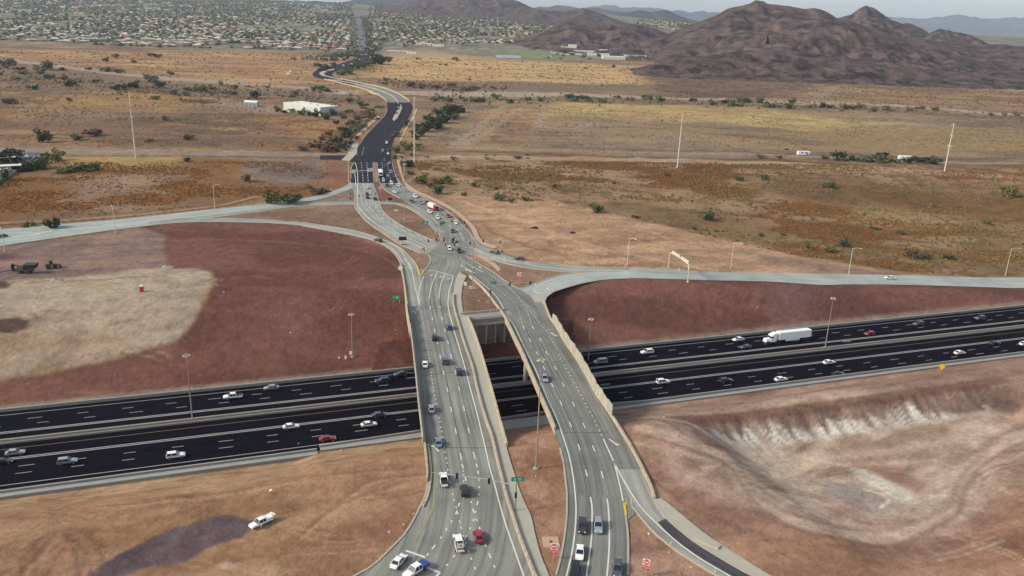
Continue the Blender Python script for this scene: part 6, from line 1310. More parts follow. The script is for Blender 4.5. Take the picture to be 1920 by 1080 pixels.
mb = MB(); mb.box((0, 0, 1.15), (1.3, 1.3, 2.2)); bevel(mb.build('cabin', plain('orange_plastic', srgb(205, 92, 62), .5), rt), .06); mb = MB(); mb.box((0, 0, 2.4), (1.4, 1.4, .35), 0, .75); mb.build('roof', WHT, rt); mb = MB(); mb.box((0, -.66, 1.1), (.8, .04, 1.9)); mb.build('door', plain('red_door', srgb(170, 60, 44), .5), rt)
# construction equipment
YM = plain('worn_dark_machine_paint', srgb(92, 78, 62), .7, 0, .3, 2)
P = G(44, 512); rt = empty('conveyor_trailer', P, .12); tag(rt, 'dark towed crusher trailer with a raised hopper and long drawbar on the tan soil', 'machine')
def mk(nm, mat, bx, bv=.05):
    mb = MB()
    for q in bx: mb.box(*q)
    o = mb.build(nm, mat, rt); bevel(o, bv, 1) if bv else None; return o
mk('chassis', M['trim'], [((0, 0, 1.2), (7.5, 2.2, .6)), ((-3.6, 0, 2.4), (.4, 2.0, 2.6))]); mk('engine_box', YM, [((-.6, 0, 2.2), (2.4, 2.0, 1.3))]); mk('hopper', M['trim'], [((3.2, 0, 3.0), (3.6, 3.0, 1.7), 0, 1.25)])
mb = MB(); mb.tube([(-3.6, 0, 1.3), (-9.5, -1.5, .5)], .18, 6); mb.tube([(-3.4, 0, 3.2), (1.6, 0, 2.6)], .25, 6); mb.build('drawbar', M['trim'], rt)
for xx in (-.6, 2.3):
    for sy in (-1, 1): mb = MB(); mb.tube([(xx, sy*1.1-.25, .7), (xx, sy*1.1+.25, .7)], .7, 14); mb.build('wheel', M['tyre'], rt)
P = G(97, 503); rt = empty('small_loader', P, .5); tag(rt, 'small rusty wheel loader right of the crusher trailer', 'machine')
mk('body', YM, [((-1.0, 0, 1.4), (2.2, 1.8, 1.2)), ((1.2, 0, 1.1), (1.8, 1.2, .7))]); mk('cab', M['glass'], [((0, 0, 2.5), (1.3, 1.4, 1.3), 0, .9)]); mk('cab_roof', YM, [((0, 0, 3.2), (1.5, 1.6, .15))]); mk('bucket', M['trim'], [((3.1, 0, .8), (.9, 2.4, .9), 0, .7)])
mb = MB(); mb.tube([(.6, .6, 1.7), (2.8, .6, 1.0)], .12, 6); mb.tube([(.6, -.6, 1.7), (2.8, -.6, 1.0)], .12, 6); mb.build('lift_arm', M['trim'], rt)
for xx in (-1.2, 1.3):
    for sy in (-1, 1): mb = MB(); mb.tube([(xx, sy*.95-.22, .65), (xx, sy*.95+.22, .65)], .65, 14); mb.build('wheel', M['tyre'], rt)
def mound(x, y, r, h, mat, label, name='soil_pile', sx=1.0, seed=0, cat='soil pile'):
    P = G(x, y); mb = MB(); n, k = 26, 9; vs = [(0, 0, h)]; fs = []
    for i in range(1, k+1):
        for j in range(n):
            a = 2*math.pi*j/n; rr = r*i/k*(1+.35*(float(vnoise(np.array(a*1.3+seed), np.array(i*.4)))-.5)); hz_ = h*(1-(i/k)**1.6)*(1+.5*(float(vnoise(np.array(a*3+seed), np.array(i*.9)))-.5))
            vs.append((rr*math.cos(a)*sx, rr*math.sin(a), hz_ if i < k else -.5))
    for j in range(n): fs.append((0, 1+j, 1+(j+1) % n))
    for i in range(k-1):
        for j in range(n): fs.append((1+i*n+j, 1+(i+1)*n+j, 1+(i+1)*n+(j+1) % n, 1+i*n+(j+1) % n))
    mb.add(vs, fs); o = mb.build(name, mat); o.location = P; tag(o, label, cat)
DK = plain('dark_damp_soil', srgb(84, 58, 54), 1, 0, .35, 1.2, .6); DK2 = plain('burnt_brush', srgb(58, 40, 38), 1, 0, .4, 2, .6)
mound(1003, 428, 1.9, 1.0, DK2, 'dark brush heap on the sandy ground right of the bend', 'brush_pile', 1.3, 6, 'brush pile'); mound(1073, 437, 1.6, .9, M['black'], 'small black heap on the sandy ground right of the brush heap', 'brush_pile', 1.2, 8, 'brush pile')
P = G(508, 926); rt = empty('survey_target', P, .4); rt.scale = (.7, .7, .7); tag(rt, 'white tilted survey board on a stake on the slope above the parked pickup', 'marker')
mb = MB(); mb.tube([(0, 0, -.2), (.1, 0, 1.3)], .05, 6); mb.tube([(.6, .2, -.1), (.1, 0, 1.1)], .04, 6); mb.build('stake', M['trim'], rt); mb = MB(); mb.add([(-.7, -.1, 1.0), (.5, -.2, 1.3), (0, .5, 1.5), (-.7, -.06, 1.04), (.5, -.16, 1.34), (0, .54, 1.54)], [(0, 1, 2), (5, 4, 3), (0, 3, 4, 1), (1, 4, 5, 2), (2, 5, 3, 0)]); mb.build('board', WHT, rt)
rkm = plain('pale_rock', srgb(196, 172, 152), 1, 0, .2, 2)
for i, (x, y) in enumerate([(776, 964), (757, 984), (730, 998), (1217, 1002), (1255, 1036), (1296, 1064), (850, 531), (889, 549), (915, 565), (898, 564), (890, 534), (1005, 893), (1246, 762), (1180, 597), (742, 619), (1420, 577), (545, 624), (420, 548), (680, 522), (1343, 748), (1245, 783), (560, 833), (640, 845)]):
    P = G(x, y); mb = MB(); s = random.uniform(.3, .55); mb.box((0, 0, s*.3), (s*1.5, s, s*.7), random.uniform(0, 3), .6); o = mb.build('rock', rkm); bevel(o, s*.15, 1); o.location = P; tag(o, 'small pale rock lying loose on the graded soil', 'rock', 'small pale rocks scattered on the graded soil')
P = pt(731, 376); rt = empty('utility_cabinet', P, .3); tag(rt, 'dark utility cabinet on the brown island near the slip road', 'cabinet'); mk('cabinet_body', M['trim'], [((0, 0, .9), (2.2, 1.4, 1.7))]); mk('pad', M['walk'], [((0, 0, .06), (3.2, 2.4, .2))], 0)
struct(ribbon('pavement', [(737, 393), (739, 396)], [(746, 393), (748, 396)], M['walk'], z=.04, nx=1, step=2))
ribbon('path', [(748.5, 264), (756, 249), (764, 235), (774, 219), (780, 204)], [(751, 264.5), (758.5, 249.5), (766.5, 235.5), (777, 219.5), (782.5, 204)], plain('yellow_path', srgb(196, 180, 130), .95), z=.12, nx=1, step=5)
# ---------------- vegetation ----------------
def leafmat(name, c, v=.45):
    m, t, b = newmat(name); b.inputs['Roughness'].default_value = .9; b.inputs['Specular IOR Level'].default_value = .15
    g = t.nodes.new('ShaderNodeNewGeometry'); n = t.nodes.new('ShaderNodeTexNoise'); n.inputs['Scale'].default_value = .9; n.inputs['Detail'].default_value = 3; t.links.new(g.outputs['Position'], n.inputs['Vector'])
    mx = t.nodes.new('ShaderNodeMix'); mx.data_type = 'RGBA'; mx.inputs[6].default_value = (*[q*(1-v) for q in c], 1); mx.inputs[7].default_value = (*[q*(1+v) for q in c], 1)
    mr = t.nodes.new('ShaderNodeMapRange'); mr.inputs[1].default_value = .35; mr.inputs[2].default_value = .65; t.links.new(n.outputs[0], mr.inputs[0]); t.links.new(mr.outputs[0], mx.inputs[0]); t.links.new(mx.outputs[2], b.inputs['Base Color']); return m
LV = {'olive': leafmat('olive_leaves', srgb(104, 106, 62)), 'green': leafmat('green_leaves', srgb(86, 97, 68)), 'dark': leafmat('dark_leaves', srgb(62, 70, 52)), 'grey': leafmat('grey_green_leaves', srgb(108, 108, 90)), 'brown': leafmat('brown_scrub_leaves', srgb(104, 86, 66)), 'teal': leafmat('blue_green_leaves', srgb(80, 94, 82))}
BK = plain('bark', srgb(96, 78, 62), .95, 0, .25, 2)
def crown_mesh(n, r, h, leaf, seed, lobes=9):
    rg = np.random.default_rng(seed); L = rg.normal(size=(lobes, 3))*[r*.48, r*.48, h*.22]+[0, 0, h*.55]; R_ = rg.uniform(.34, .62, lobes)*r
    vs, fs = [], []
    for i in range(n):
        k = rg.integers(lobes); d = rg.normal(size=3); d /= np.linalg.norm(d); p = L[k]+d*R_[k]*[1, 1, h/(2.1*r)+.25]*rg.uniform(.65, 1.08)
        if p[2] < .05*h: p[2] = .05*h+rg.uniform(0, .2)*h
        nrm = d+rg.normal(size=3)*.6; nrm /= np.linalg.norm(nrm); a = np.cross(nrm, [0, 0, 1.]); a /= np.linalg.norm(a)+1e-6; b = np.cross(nrm, a); s = leaf*rg.uniform(.6, 1.5)
        o = len(vs); vs += [p+a*s, p+b*s*.8, p-a*s, p-b*s*.8]; fs.append((o, o+1, o+2, o+3))
    me = bpy.data.meshes.new('crown'); me.from_pydata([tuple(map(float, v)) for v in vs], [], fs); return me
CR = [crown_mesh(420, 1.0, 1.25, .12, 50+i, 7+i) for i in range(5)]
def trunk_mesh(seed):
    rg = random.Random(seed); mb = MB()
    for i in range(4):
        a = i*1.6+rg.random(); mb.tube([(0, 0, -.08), (.12*math.cos(a), .12*math.sin(a), .28), (.42*math.cos(a), .42*math.sin(a), .72)], [.07, .05, .02], 5)
    return mb.mesh('trunk', BK)
TR = [trunk_mesh(i) for i in range(3)]
_cm = {}
def crown(i, c):
    if (i, c) not in _cm: me = CR[i].copy(); me.materials.append(LV[c]); _cm[(i, c)] = me
    return _cm[(i, c)]
KN = {'olive': 'olive green', 'green': 'green', 'dark': 'dark green', 'grey': 'grey green', 'brown': 'brownish', 'teal': 'blue green'}
def bush(x, y, wpx, c, label, group, hs=1.0, P=None, name='shrub', cat='shrub', solid=False):
    if P is None: P = GF(x, y) if y < 118 else G(x, y)
    dist = float(np.hypot(*P[:2])); r = max(.6, wpx/2*math.hypot(dist, CAMH)/FPX); i = random.randrange(5)
    sc = (r*random.uniform(.9, 1.1), r*random.uniform(.9, 1.1), r*hs*random.uniform(.85, 1.15)); rz = random.uniform(0, 6.28)
    if solid:
        o = link(bpy.data.objects.new(name, crown(i, c))); o.location = (P[0], P[1], P[2]-.1*r); o.rotation_euler = (0, 0, rz); o.scale = sc; return tag(o, label, cat, group)
    rt = empty(name, (P[0], P[1], P[2]-.05*r), rz); rt.scale = sc; tag(rt, label, cat, group)
    link(bpy.data.objects.new('crown', crown(i, c)), rt); link(bpy.data.objects.new('trunk', TR[i % 3]), rt); return rt
g1 = 'shrubs dotting the upper left desert'
for x, y, w_, c in [(15, 195, 20, 'green'), (62, 168, 16, 'green'), (87, 131, 28, 'green'), (40, 131, 12, 'dark'), (117, 133, 10, 'dark'), (15, 129, 25, 'grey'), (133, 162, 18, 'dark'), (223, 168, 20, 'dark'), (253, 165, 22, 'dark'), (297, 165, 22, 'teal'), (327, 178, 15, 'olive'), (353, 170, 14, 'green'), (440, 167, 14, 'green'), (310, 226, 12, 'brown'), (292, 186, 14, 'olive'), (280, 153, 26, 'grey'), (200, 116, 12, 'brown'), (217, 108, 12, 'brown'), (167, 131, 12, 'grey'), (200, 134, 18, 'grey'), (220, 137, 16, 'grey'), (280, 266, 12, 'olive'), (353, 262, 18, 'olive'), (177, 254, 28, 'brown'), (143, 263, 20, 'olive'), (75, 140, 22, 'grey'), (92, 148, 18, 'grey'), (378, 172, 22, 'olive'), (398, 168, 12, 'green'), (415, 160, 12, 'grey'), (180, 155, 14, 'olive'), (120, 150, 12, 'brown'), (435, 178, 18, 'grey'), (130, 190, 10, 'brown'), (290, 107, 16, 'brown'), (250, 118, 10, 'brown'), (320, 140, 12, 'brown'), (500, 165, 10, 'olive'), (555, 178, 12, 'brown'), (587, 170, 14, 'green'), (600, 168, 18, 'green'), (612, 172, 14, 'olive')]:
    bush(x, y, w_, c, KN[c]+' shrub on the brown desert left of the curved road', g1, .8)
bush(80, 267, 28, 'dark', 'dark green round shrub just above the dirt road at far left', g1, .9)
bush(478, 185, 19, 'dark', 'dark tree standing behind the small white tank building', 'trees by the warehouse', 1.1, name='tree', cat='tree')
for x, y, w_, c in [(547, 211, 12, 'green'), (567, 215, 16, 'green'), (592, 219, 18, 'dark'), (612, 224, 14, 'green'), (625, 216, 14, 'teal'), (520, 210, 14, 'green'), (533, 212, 10, 'dark'), (580, 217, 12, 'dark'), (606, 217, 10, 'teal')]:
    bush(x, y, w_, c, KN[c]+' bush in the row along the foot of the white warehouse', 'bushes at the warehouse', .95)
for x, y, w_, c in [(697, 224, 22, 'olive'), (641, 279, 22, 'green'), (629, 284, 18, 'dark'), (612, 285, 22, 'brown'), (631, 268, 20, 'dark'), (650, 258, 22, 'dark'), (665, 248, 18, 'grey'), (677, 240, 18, 'grey'), (660, 234, 18, 'olive'), (654, 211, 14, 'green'), (611, 224, 14, 'olive'), (642, 222, 14, 'brown'), (600, 280, 16, 'brown'), (585, 276, 16, 'brown'), (570, 283, 14, 'brown'), (655, 270, 16, 'green'), (618, 255, 16, 'brown'), (604, 262, 14, 'brown'), (640, 245, 16, 'brown'), (668, 262, 12, 'olive'), (650, 283, 12, 'green'), (670, 225, 14, 'brown'), (632, 232, 14, 'dark'), (690, 212, 10, 'grey'), (676, 198, 12, 'green'), (655, 193, 14, 'brown'), (563, 279, 8, 'dark')]:
    bush(x, y, w_, c, KN[c]+' bush in the thicket left of the dark asphalt road', 'thicket left of the dark road', .85)
for x, y, w_, c in [(762, 236, 16, 'green'), (744, 256, 18, 'olive'), (744, 286, 18, 'olive'), (740, 298, 14, 'green'), (764, 281, 26, 'olive'), (784, 276, 14, 'olive'), (766, 312, 22, 'dark'), (768, 327, 14, 'brown'), (755, 297, 10, 'green'), (792, 345, 28, 'olive'), (831, 344, 26, 'olive'), (820, 363, 24, 'green'), (775, 293, 12, 'brown'), (850, 300, 10, 'brown'), (838, 336, 12, 'brown'), (806, 352, 12, 'brown')]:
    bush(x, y, w_, c, KN[c]+' bush on the right side of the asphalt curve', 'bushes right of the dark road', .85)
for x, y, w_ in [(795, 246, 28), (812, 240, 30), (830, 230, 28), (845, 220, 30), (860, 210, 26), (790, 256, 22), (820, 243, 20), (852, 224, 18), (838, 213, 22), (806, 228, 20), (822, 219, 22), (781, 262, 14)]:
    bush(x, y, w_, random.choice(['dark', 'dark', 'teal']), 'dark tree in the dense clump right of the curved road', 'dense dark tree clump', .95, name='tree', cat='tree')
for x, y, w_, c, lb in [(548, 380, 38, 'green', 'largest green bush beside the west ramp, above the black sedan'), (507, 382, 30, 'olive', 'olive yellow bush just left of the largest green bush'), (597, 364, 24, 'green', 'green bush right of the largest bush by the west ramp'), (462, 340, 18, 'brown', 'brown bush at the edge of the grey plot'),
                        (103, 427, 26, 'dark', 'dark bush touching the far edge of the west ramp at left'), (53, 425, 16, 'olive', 'small olive bush left of the dark bush on the west ramp'), (352, 303, 14, 'green', 'lone green bush on the yellow grass by the dirt road'), (580, 353, 9, 'olive', 'small olive bush near the grey plot'), (612, 360, 12, 'olive', 'small olive bush at the right end of the ramp bushes')]:
    bush(x, y, w_, c, lb, 'bushes beside the west ramp', .95)
for x, y, w_ in [(123, 323, 24), (150, 319, 26), (177, 318, 28), (103, 301, 20), (140, 322, 16), (165, 321, 20)]: bush(x, y, w_, random.choice(['olive', 'green']), 'low green shrub in the dark clump on the orange field', 'clump of shrubs on the orange field', .55)
for x, y, w_, c in [(1118, 399, 26, 'green'), (1326, 412, 30, 'green'), (937, 376, 22, 'olive'), (983, 376, 18, 'olive'), (958, 380, 14, 'olive'), (1192, 409, 12, 'brown'), (1302, 431, 12, 'olive'), (1342, 434, 9, 'olive'), (1426, 443, 12, 'green'), (1467, 441, 10, 'olive'), (1515, 465, 16, 'olive'), (1553, 472, 20, 'olive'), (1580, 462, 24, 'green'), (1709, 484, 24, 'brown'), (1735, 484, 16, 'green'), (1776, 486, 18, 'green'), (1386, 338, 16, 'green'), (1433, 337, 14, 'green'), (1556, 352, 20, 'green'), (1891, 368, 26, 'olive'), (931, 355, 8, 'brown'), (890, 350, 14, 'brown'), (870, 367, 12, 'brown'), (1250, 330, 12, 'brown'), (1150, 345, 10, 'olive'), (1040, 352, 12, 'brown'), (1640, 430, 14, 'olive'), (1690, 440, 12, 'brown'), (1850, 420, 14, 'olive')]:
    bush(x, y, w_, c, KN[c]+' shrub on the brown field right of the interchange', 'shrubs on the right field', .85)
for x, y, w_, c in [(1571, 300, 26, 'dark'), (1635, 303, 30, 'green'), (1725, 304, 28, 'dark'), (1600, 301, 18, 'dark'), (1670, 304, 22, 'olive'), (1703, 306, 18, 'dark'), (1545, 298, 14, 'brown'), (1462, 297, 12, 'brown'), (1425, 297, 14, 'grey'), (1475, 281, 8, 'dark'), (1750, 308, 22, 'dark'), (1655, 292, 16, 'dark')]:
    bush(x, y, w_, c, KN[c]+' bush near the white campers', 'bushes near the campers', .7)
for x, y, w_, c in [(22, 297, 24, 'dark'), (10, 306, 26, 'dark'), (48, 318, 26, 'green'), (60, 319, 22, 'dark'), (82, 315, 24, 'olive'), (8, 338, 22, 'green'), (107, 300, 20, 'olive'), (1, 348, 14, 'green'), (34, 322, 16, 'dark'), (88, 298, 12, 'dark'), (30, 305, 14, 'dark')]:
    bush(x, y, w_, c, KN[c]+' tree around the parking area at the left edge', 'trees at the parking area', 1.1, name='tree', cat='tree')
for x, y, w_, c in [(704, 121, 30, 'dark'), (716, 120, 24, 'dark'), (692, 124, 18, 'dark'), (672, 129, 24, 'green'), (660, 131, 20, 'green'), (648, 137, 20, 'green'), (640, 141, 16, 'green'), (600, 127, 18, 'green'), (604, 133, 12, 'dark'), (612, 129, 12, 'green'), (625, 124, 10, 'brown'), (684, 127, 22, 'grey'), (656, 140, 16, 'olive'), (618, 137, 8, 'green'), (745, 206, 9, 'green'), (741, 214, 9, 'dark'), (748, 201, 8, 'green'), (728, 116, 16, 'brown')]:
    bush(x, y, w_, c, KN[c]+' tree beside the far bend of the road', 'trees at the far bend', .9, name='tree', cat='tree')
rg = random.Random(5)
def along(px, n, jit, wr, cols, label, group, hs=.75):
    P = cr(px, 8)
    for i in range(n):
        q = P[rg.randrange(len(P))]; bush(q[0]+rg.uniform(-9, 9), q[1]+rg.uniform(-jit, jit), rg.uniform(*wr), rg.choice(cols), label, group, hs, solid=True)
along([(815, 186), (900, 188), (1000, 190), (1100, 187), (1240, 190), (1380, 196), (1480, 197)], 44, 5, (8, 19), ['green', 'green', 'grey', 'teal', 'olive', 'dark'], 'green desert shrub lining the near side of the dry wash', 'shrubs along the dry wash')
along([(1480, 200), (1600, 206), (1750, 209), (1920, 222)], 18, 4, (8, 17), ['dark', 'grey', 'olive', 'brown'], 'dark desert shrub along the wash at right', 'shrubs along the wash at right')
along([(720, 155), (780, 160), (860, 166), (960, 165)], 12, 5, (8, 17), ['brown', 'grey', 'brown', 'olive'], 'brown grey shrub beyond the wash right of the bridge', 'shrubs beyond the wash')
along([(0, 145), (120, 150), (250, 168), (400, 172), (520, 176), (680, 186)], 18, 9, (6, 14), ['grey', 'brown', 'olive', 'grey'], 'low grey shrub in the belt below the canal road', 'shrubs below the canal road', .7)
along([(640, 195), (690, 200), (705, 205), (650, 185)], 6, 5, (8, 14), ['green', 'brown', 'olive'], 'shrub under the curved bridge', 'shrubs under the curved bridge')
along([(760, 110), (820, 118), (950, 122), (1200, 130), (1100, 150), (850, 140)], 12, 10, (4, 9), ['brown', 'dark'], 'small dark shrub on the golden field', 'shrubs on the golden field', .7)
along([(790, 230), (770, 265), (780, 290), (850, 290), (960, 295), (1000, 290)], 12, 6, (6, 15), ['brown', 'olive', 'brown', 'grey'], 'brownish shrub near the power pole and dirt track', 'shrubs near the dirt track', .6)
# ground scrub too small and many to count
def scrub(name, n, region, size, mat, seed, noise_s, thr, zsc=.7, mind=22, nlim=0, sc1=1):
    rg = np.random.default_rng(seed); P = np.array([un(p[0], p[1], 0) for p in region]); lo, hi = P.min(0), P.max(0); V_ = []; F_ = []
    k = 0; cand = rg.uniform(lo, hi, size=(n*9, 2))
    keep = fbm(cand[:, 0]/noise_s[0], cand[:, 1]/noise_s[1], seed, 4) > thr
    x, y = cand[:, 0], cand[:, 1]; ins = np.zeros(len(x), bool); m_ = len(P)
    for i in range(m_):
        ax, ay = P[i]; bx, by = P[(i+1) % m_]; c = (ay > y) != (by > y); ins ^= c & (x < (bx-ax)*(y-ay)/(by-ay+1e-12)+ax)
    cand = cand[keep & ins]; d = mainroad_dist(cand[:, 0], cand[:, 1]); d2 = np.abs((cand[:, 0]-fA[0])*fN[0]+(cand[:, 1]-fA[1])*fN[1]); cand = cand[(d > mind) & (d2 > nlim)][:n]; z = hgt(cand[:, 0], cand[:, 1]); N = len(cand)
    s = rg.uniform(*size, N)*(1+sc1*cand[:, 1]/1500); a = np.arange(6)/6*2*np.pi
    jr = rg.uniform(.55, 1.35, (N, 6)); ring = np.stack([cand[:, 0, None]+np.cos(a)*s[:, None]*jr, cand[:, 1, None]+np.sin(a)*s[:, None]*jr, np.repeat((z-.1)[:, None], 6, 1)], -1)
    r2 = np.stack([cand[:, 0, None]+np.cos(a+.5)*s[:, None]*jr[:, ::-1]*.62, cand[:, 1, None]+np.sin(a+.5)*s[:, None]*jr[:, ::-1]*.62, z[:, None]+s[:, None]*zsc*rg.uniform(.35, 1.0, (N, 6))], -1)
    top = np.stack([cand[:, 0], cand[:, 1], z+s*zsc*rg.uniform(.5, 1, N)], -1)[:, None]
    vv = np.concatenate([ring, r2, top], 1).reshape(-1, 3); f = []
    for j in range(6): f += [(j, (j+1) % 6, 6+(j+1) % 6), (j, 6+(j+1) % 6, 6+j), (6+j, 6+(j+1) % 6, 12)]
    F_ = (np.array(f)[None]+np.arange(N)[:, None, None]*13).reshape(-1, 3)
    me = bpy.data.meshes.new(name); me.from_pydata(vv.tolist(), [], F_.tolist()); me.materials.append(mat); o = link(bpy.data.objects.new(name, me)); o['kind'] = 'stuff'
RF = [(775, 300), (1920, 312), (2300, 335), (2300, 500), (1700, 480), (1450, 455), (1250, 420), (1080, 385), (930, 370), (800, 350)]
LF = [(-250, 305), (650, 303), (560, 365), (400, 388), (200, 405), (-250, 440)]
UF = [(-300, 125), (640, 180), (650, 285), (-300, 265)]
MR = [(800, 195), (1920, 228), (2300, 250), (2300, 320), (1920, 302), (800, 285)]
sr_, so_, sb_ = leafmat('rusty_brittle_scrub', srgb(124, 84, 44)), leafmat('olive_ground_scrub', srgb(112, 98, 60)), leafmat('dark_ground_scrub', srgb(98, 82, 64))
scrub('desert_scrub', 9000, RF, (.25, .75), sr_, 55, (60, 26), .52); scrub('desert_scrub', 4500, RF, (.2, .7), sb_, 77, (30, 20), .50); scrub('desert_scrub', 3500, RF, (.4, 1.1), so_, 78, (40, 26), .52)
scrub('desert_scrub', 6000, LF, (.2, .65), sr_, 51, (38, 26), .50); scrub('desert_scrub', 2200, LF, (.2, .6), sb_, 52, (20, 20), .52)
scrub('desert_scrub', 3800, UF, (.2, .75), sb_, 61, (40, 26), .46); scrub('desert_scrub', 3000, UF, (.2, .8), so_, 62, (50, 30), .44); scrub('desert_scrub', 3500, MR, (.2, .7), sb_, 63, (40, 20), .48)
scrub('desert_scrub', 2500, [(620, 100), (700, 104), (1250, 126), (1250, 170), (760, 160), (560, 170), (0, 110), (0, 95)], (.3, 1.1), sb_, 66, (60, 30), .44)
scrub('desert_scrub', 2500, [(1200, 130), (1540, 152), (1920, 172), (1920, 208), (1240, 182)], (.3, 1.1), sb_, 67, (60, 30), .44)
# ---------------- buildings ----------------
def hexa(mb, w_, d, h, z0=0, cx=0, cy=0, rz=0): mb.box((cx, cy, z0+h/2), (w_, d, h), rz)
WW = plain('warehouse_wall', srgb(206, 212, 198), .8, 0, .06, .2); WR = plain('white_roof', srgb(236, 232, 214), .7, 0, .08, .2)
# warehouse: corners from the photo
c0, c1, c2 = un(532, 207), un(601, 217), un(631, 205); ax = math.atan2(*(c1-c0)[::-1]); Lw_ = float(np.hypot(*(c1-c0))); Dw = 24.0
cx = (c0+c1)/2+np.array([-math.sin(ax), math.cos(ax)])*Dw*.5
rt = empty('warehouse', (*cx, float(hgt(*map(np.array, cx)))), ax); tag(rt, 'long white flat-roofed warehouse left of the curved road', 'warehouse')
H_ = 8.5; mb = MB(); hexa(mb, Lw_, Dw, H_, -.5); mb.build('wall', WW, rt); mb = MB(); hexa(mb, Lw_+.4, Dw+.4, .45, H_-.5); mb.build('roof', WR, rt)
for k in range(6): mb = MB(); hexa(mb, .12, .06, H_-.6, 0, -Lw_/2+(k+.5)*Lw_/6, -Dw/2-.04); mb.build('wall_joint', M['conc_grey'], rt)
for k in range(7): mb = MB(); hexa(mb, 1.6, 1.2, .8, H_-.05, -Lw_*.42+k*Lw_*.14, random.uniform(-.3, .3)*Dw); mb.build('roof_unit', M['steel'], rt)
mb = MB(); hexa(mb, 3.6, .1, 4, -.4, Lw_*.42, -Dw/2-.06); mb.build('loading_door', M['black'], rt)
P = G(472, 199); rt = empty('storage_building', P, -.05); tag(rt, 'small white building with a rounded bright roof left of the warehouse', 'storage building')
mb = MB(); hexa(mb, 14, 6, 4.6, -.3); mb.build('wall', plain('pale_blue_wall', srgb(168, 178, 178), .8), rt); mb = MB(); n = 10
vs = []; 
for x in (-7.2, 7.2):
    for k in range(n+1): a = math.pi*k/n; vs.append((x, 3.2*math.cos(a), 4.3+1.7*math.sin(a)))
mb.add(vs, [(k, k+1, n+2+k, n+1+k) for k in range(n)]+[tuple(range(n+1)), tuple(range(2*n+1, n, -1))]); mb.build('roof', plain('bright_roof', srgb(240, 240, 228), .5), rt)
for k in range(3): mb = MB(); hexa(mb, 2.6, .1, 3.0, 0, -4.5+k*4.4, -3.05); mb.build('door', M['conc_grey'], rt)
# school complex
g = 'school buildings at the foot of the hill'
def block(x, y, w_, d, h, label, name='school_building', wall_='w', top=None, rz=0.0, far=True):
    P = GF(x, y) if far else G(x, y); rt = empty(name, P, rz); tag(rt, label, 'building', g)
    mb = MB(); hexa(mb, w_, d, h, -2); mb.build('wall', {'w': WR, 'g': WW, 't': M['conc_tan']}[wall_], rt); mb = MB(); hexa(mb, w_+.8, d+.8, .7, h-2); mb.build('roof', top or WR, rt)
    for k in range(max(2, int(w_/9))): mb = MB(); hexa(mb, 2.4, .1, 1.8, .6, -w_/2+(k+.5)*w_/max(2, int(w_/9)), -d/2-.06); mb.build('window', M['glass'], rt)
    return rt
GR = plain('pale_green_roof', srgb(196, 208, 190), .7, 0, .08, .1)
block(1060, 94, 26, 22, 11, 'low white block attached left of the tall round-cornered hall'); block(1073, 94.5, 24, 26, 17.5, 'tallest white hall of the school complex')
block(1095, 98, 62, 30, 6, 'long low school wing right of the tall hall', top=GR); block(1140, 97, 60, 30, 7, 'long school roof near the hill foot', top=GR); block(1185, 100, 70, 30, 7, 'rightmost rear school wing under the hill', top=GR)
block(1122, 104, 60, 26, 7.5, 'front middle school wing with a pale roof', top=GR); block(1150, 111, 60, 40, 9, 'front school building with a dark shaded face', 'school_building', 'g'); block(1190, 108, 62, 34, 8, 'front right school building at the end of the complex', top=GR)
for k in range(24): 
    x, y = random.uniform(1025, 1210), random.uniform(99, 113); bush(x, y, random.uniform(5, 9), random.choice(['green', 'grey', 'dark']), 'small tree between the school buildings', 'trees at the school', .9, solid=True, name='tree', cat='tree')
for k in range(9):
    x, y = random.uniform(1030, 1110), random.uniform(98, 107); block(x, y, random.uniform(10, 20), 9, 3.6, 'small portable classroom beside the tall school hall', 'portable_classroom')
P = GF(953, 109); rt = empty('grandstand', P, 0); tag(rt, 'long pale grandstand in front of the green sports field', 'grandstand'); mb = MB()
for k in range(6): hexa(mb, 64, 2.2, 1.2, -1+k*1.2, 0, k*2.0)
mb.build('seating', plain('pale_blue_seating', srgb(176, 186, 196), .7), rt); mb = MB(); hexa(mb, 40, 2, 2.0, -1, 8, -3); mb.build('press_wall', M['conc'], rt)
P = GF(812, 86); 
for x, y, w_, d, lb in ((797, 84, 50, 26, 'white commercial building in the trees right of the straight road'), (822, 87, 34, 22, 'second white commercial building in the trees'), (745, 99, 52, 20, 'low tan strip building beyond the golden field'), (772, 101, 24, 14, 'dark low structure right of the strip building')):
    block(x, y, w_, d, 6, lb, 'commercial_building', 't' if x > 730 and x < 760 else 'w').__setitem__('group', 'commercial buildings beyond the golden field')
# equipment by the canal at left
P = G(541, 139); rt = empty('pump_building', P, 0); tag(rt, 'small pale yellow pump building beside the dirt track at the far bend', 'building'); mb = MB(); hexa(mb, 7, 5, 3.5, -.3); mb.build('wall', WR, rt); mb = MB(); hexa(mb, 3, 3, 6.5, -.3, 3); mb.build('tower', WR, rt); mb = MB(); hexa(mb, 9, 6, .4, 3.2); mb.build('roof', M['conc_tan'], rt)
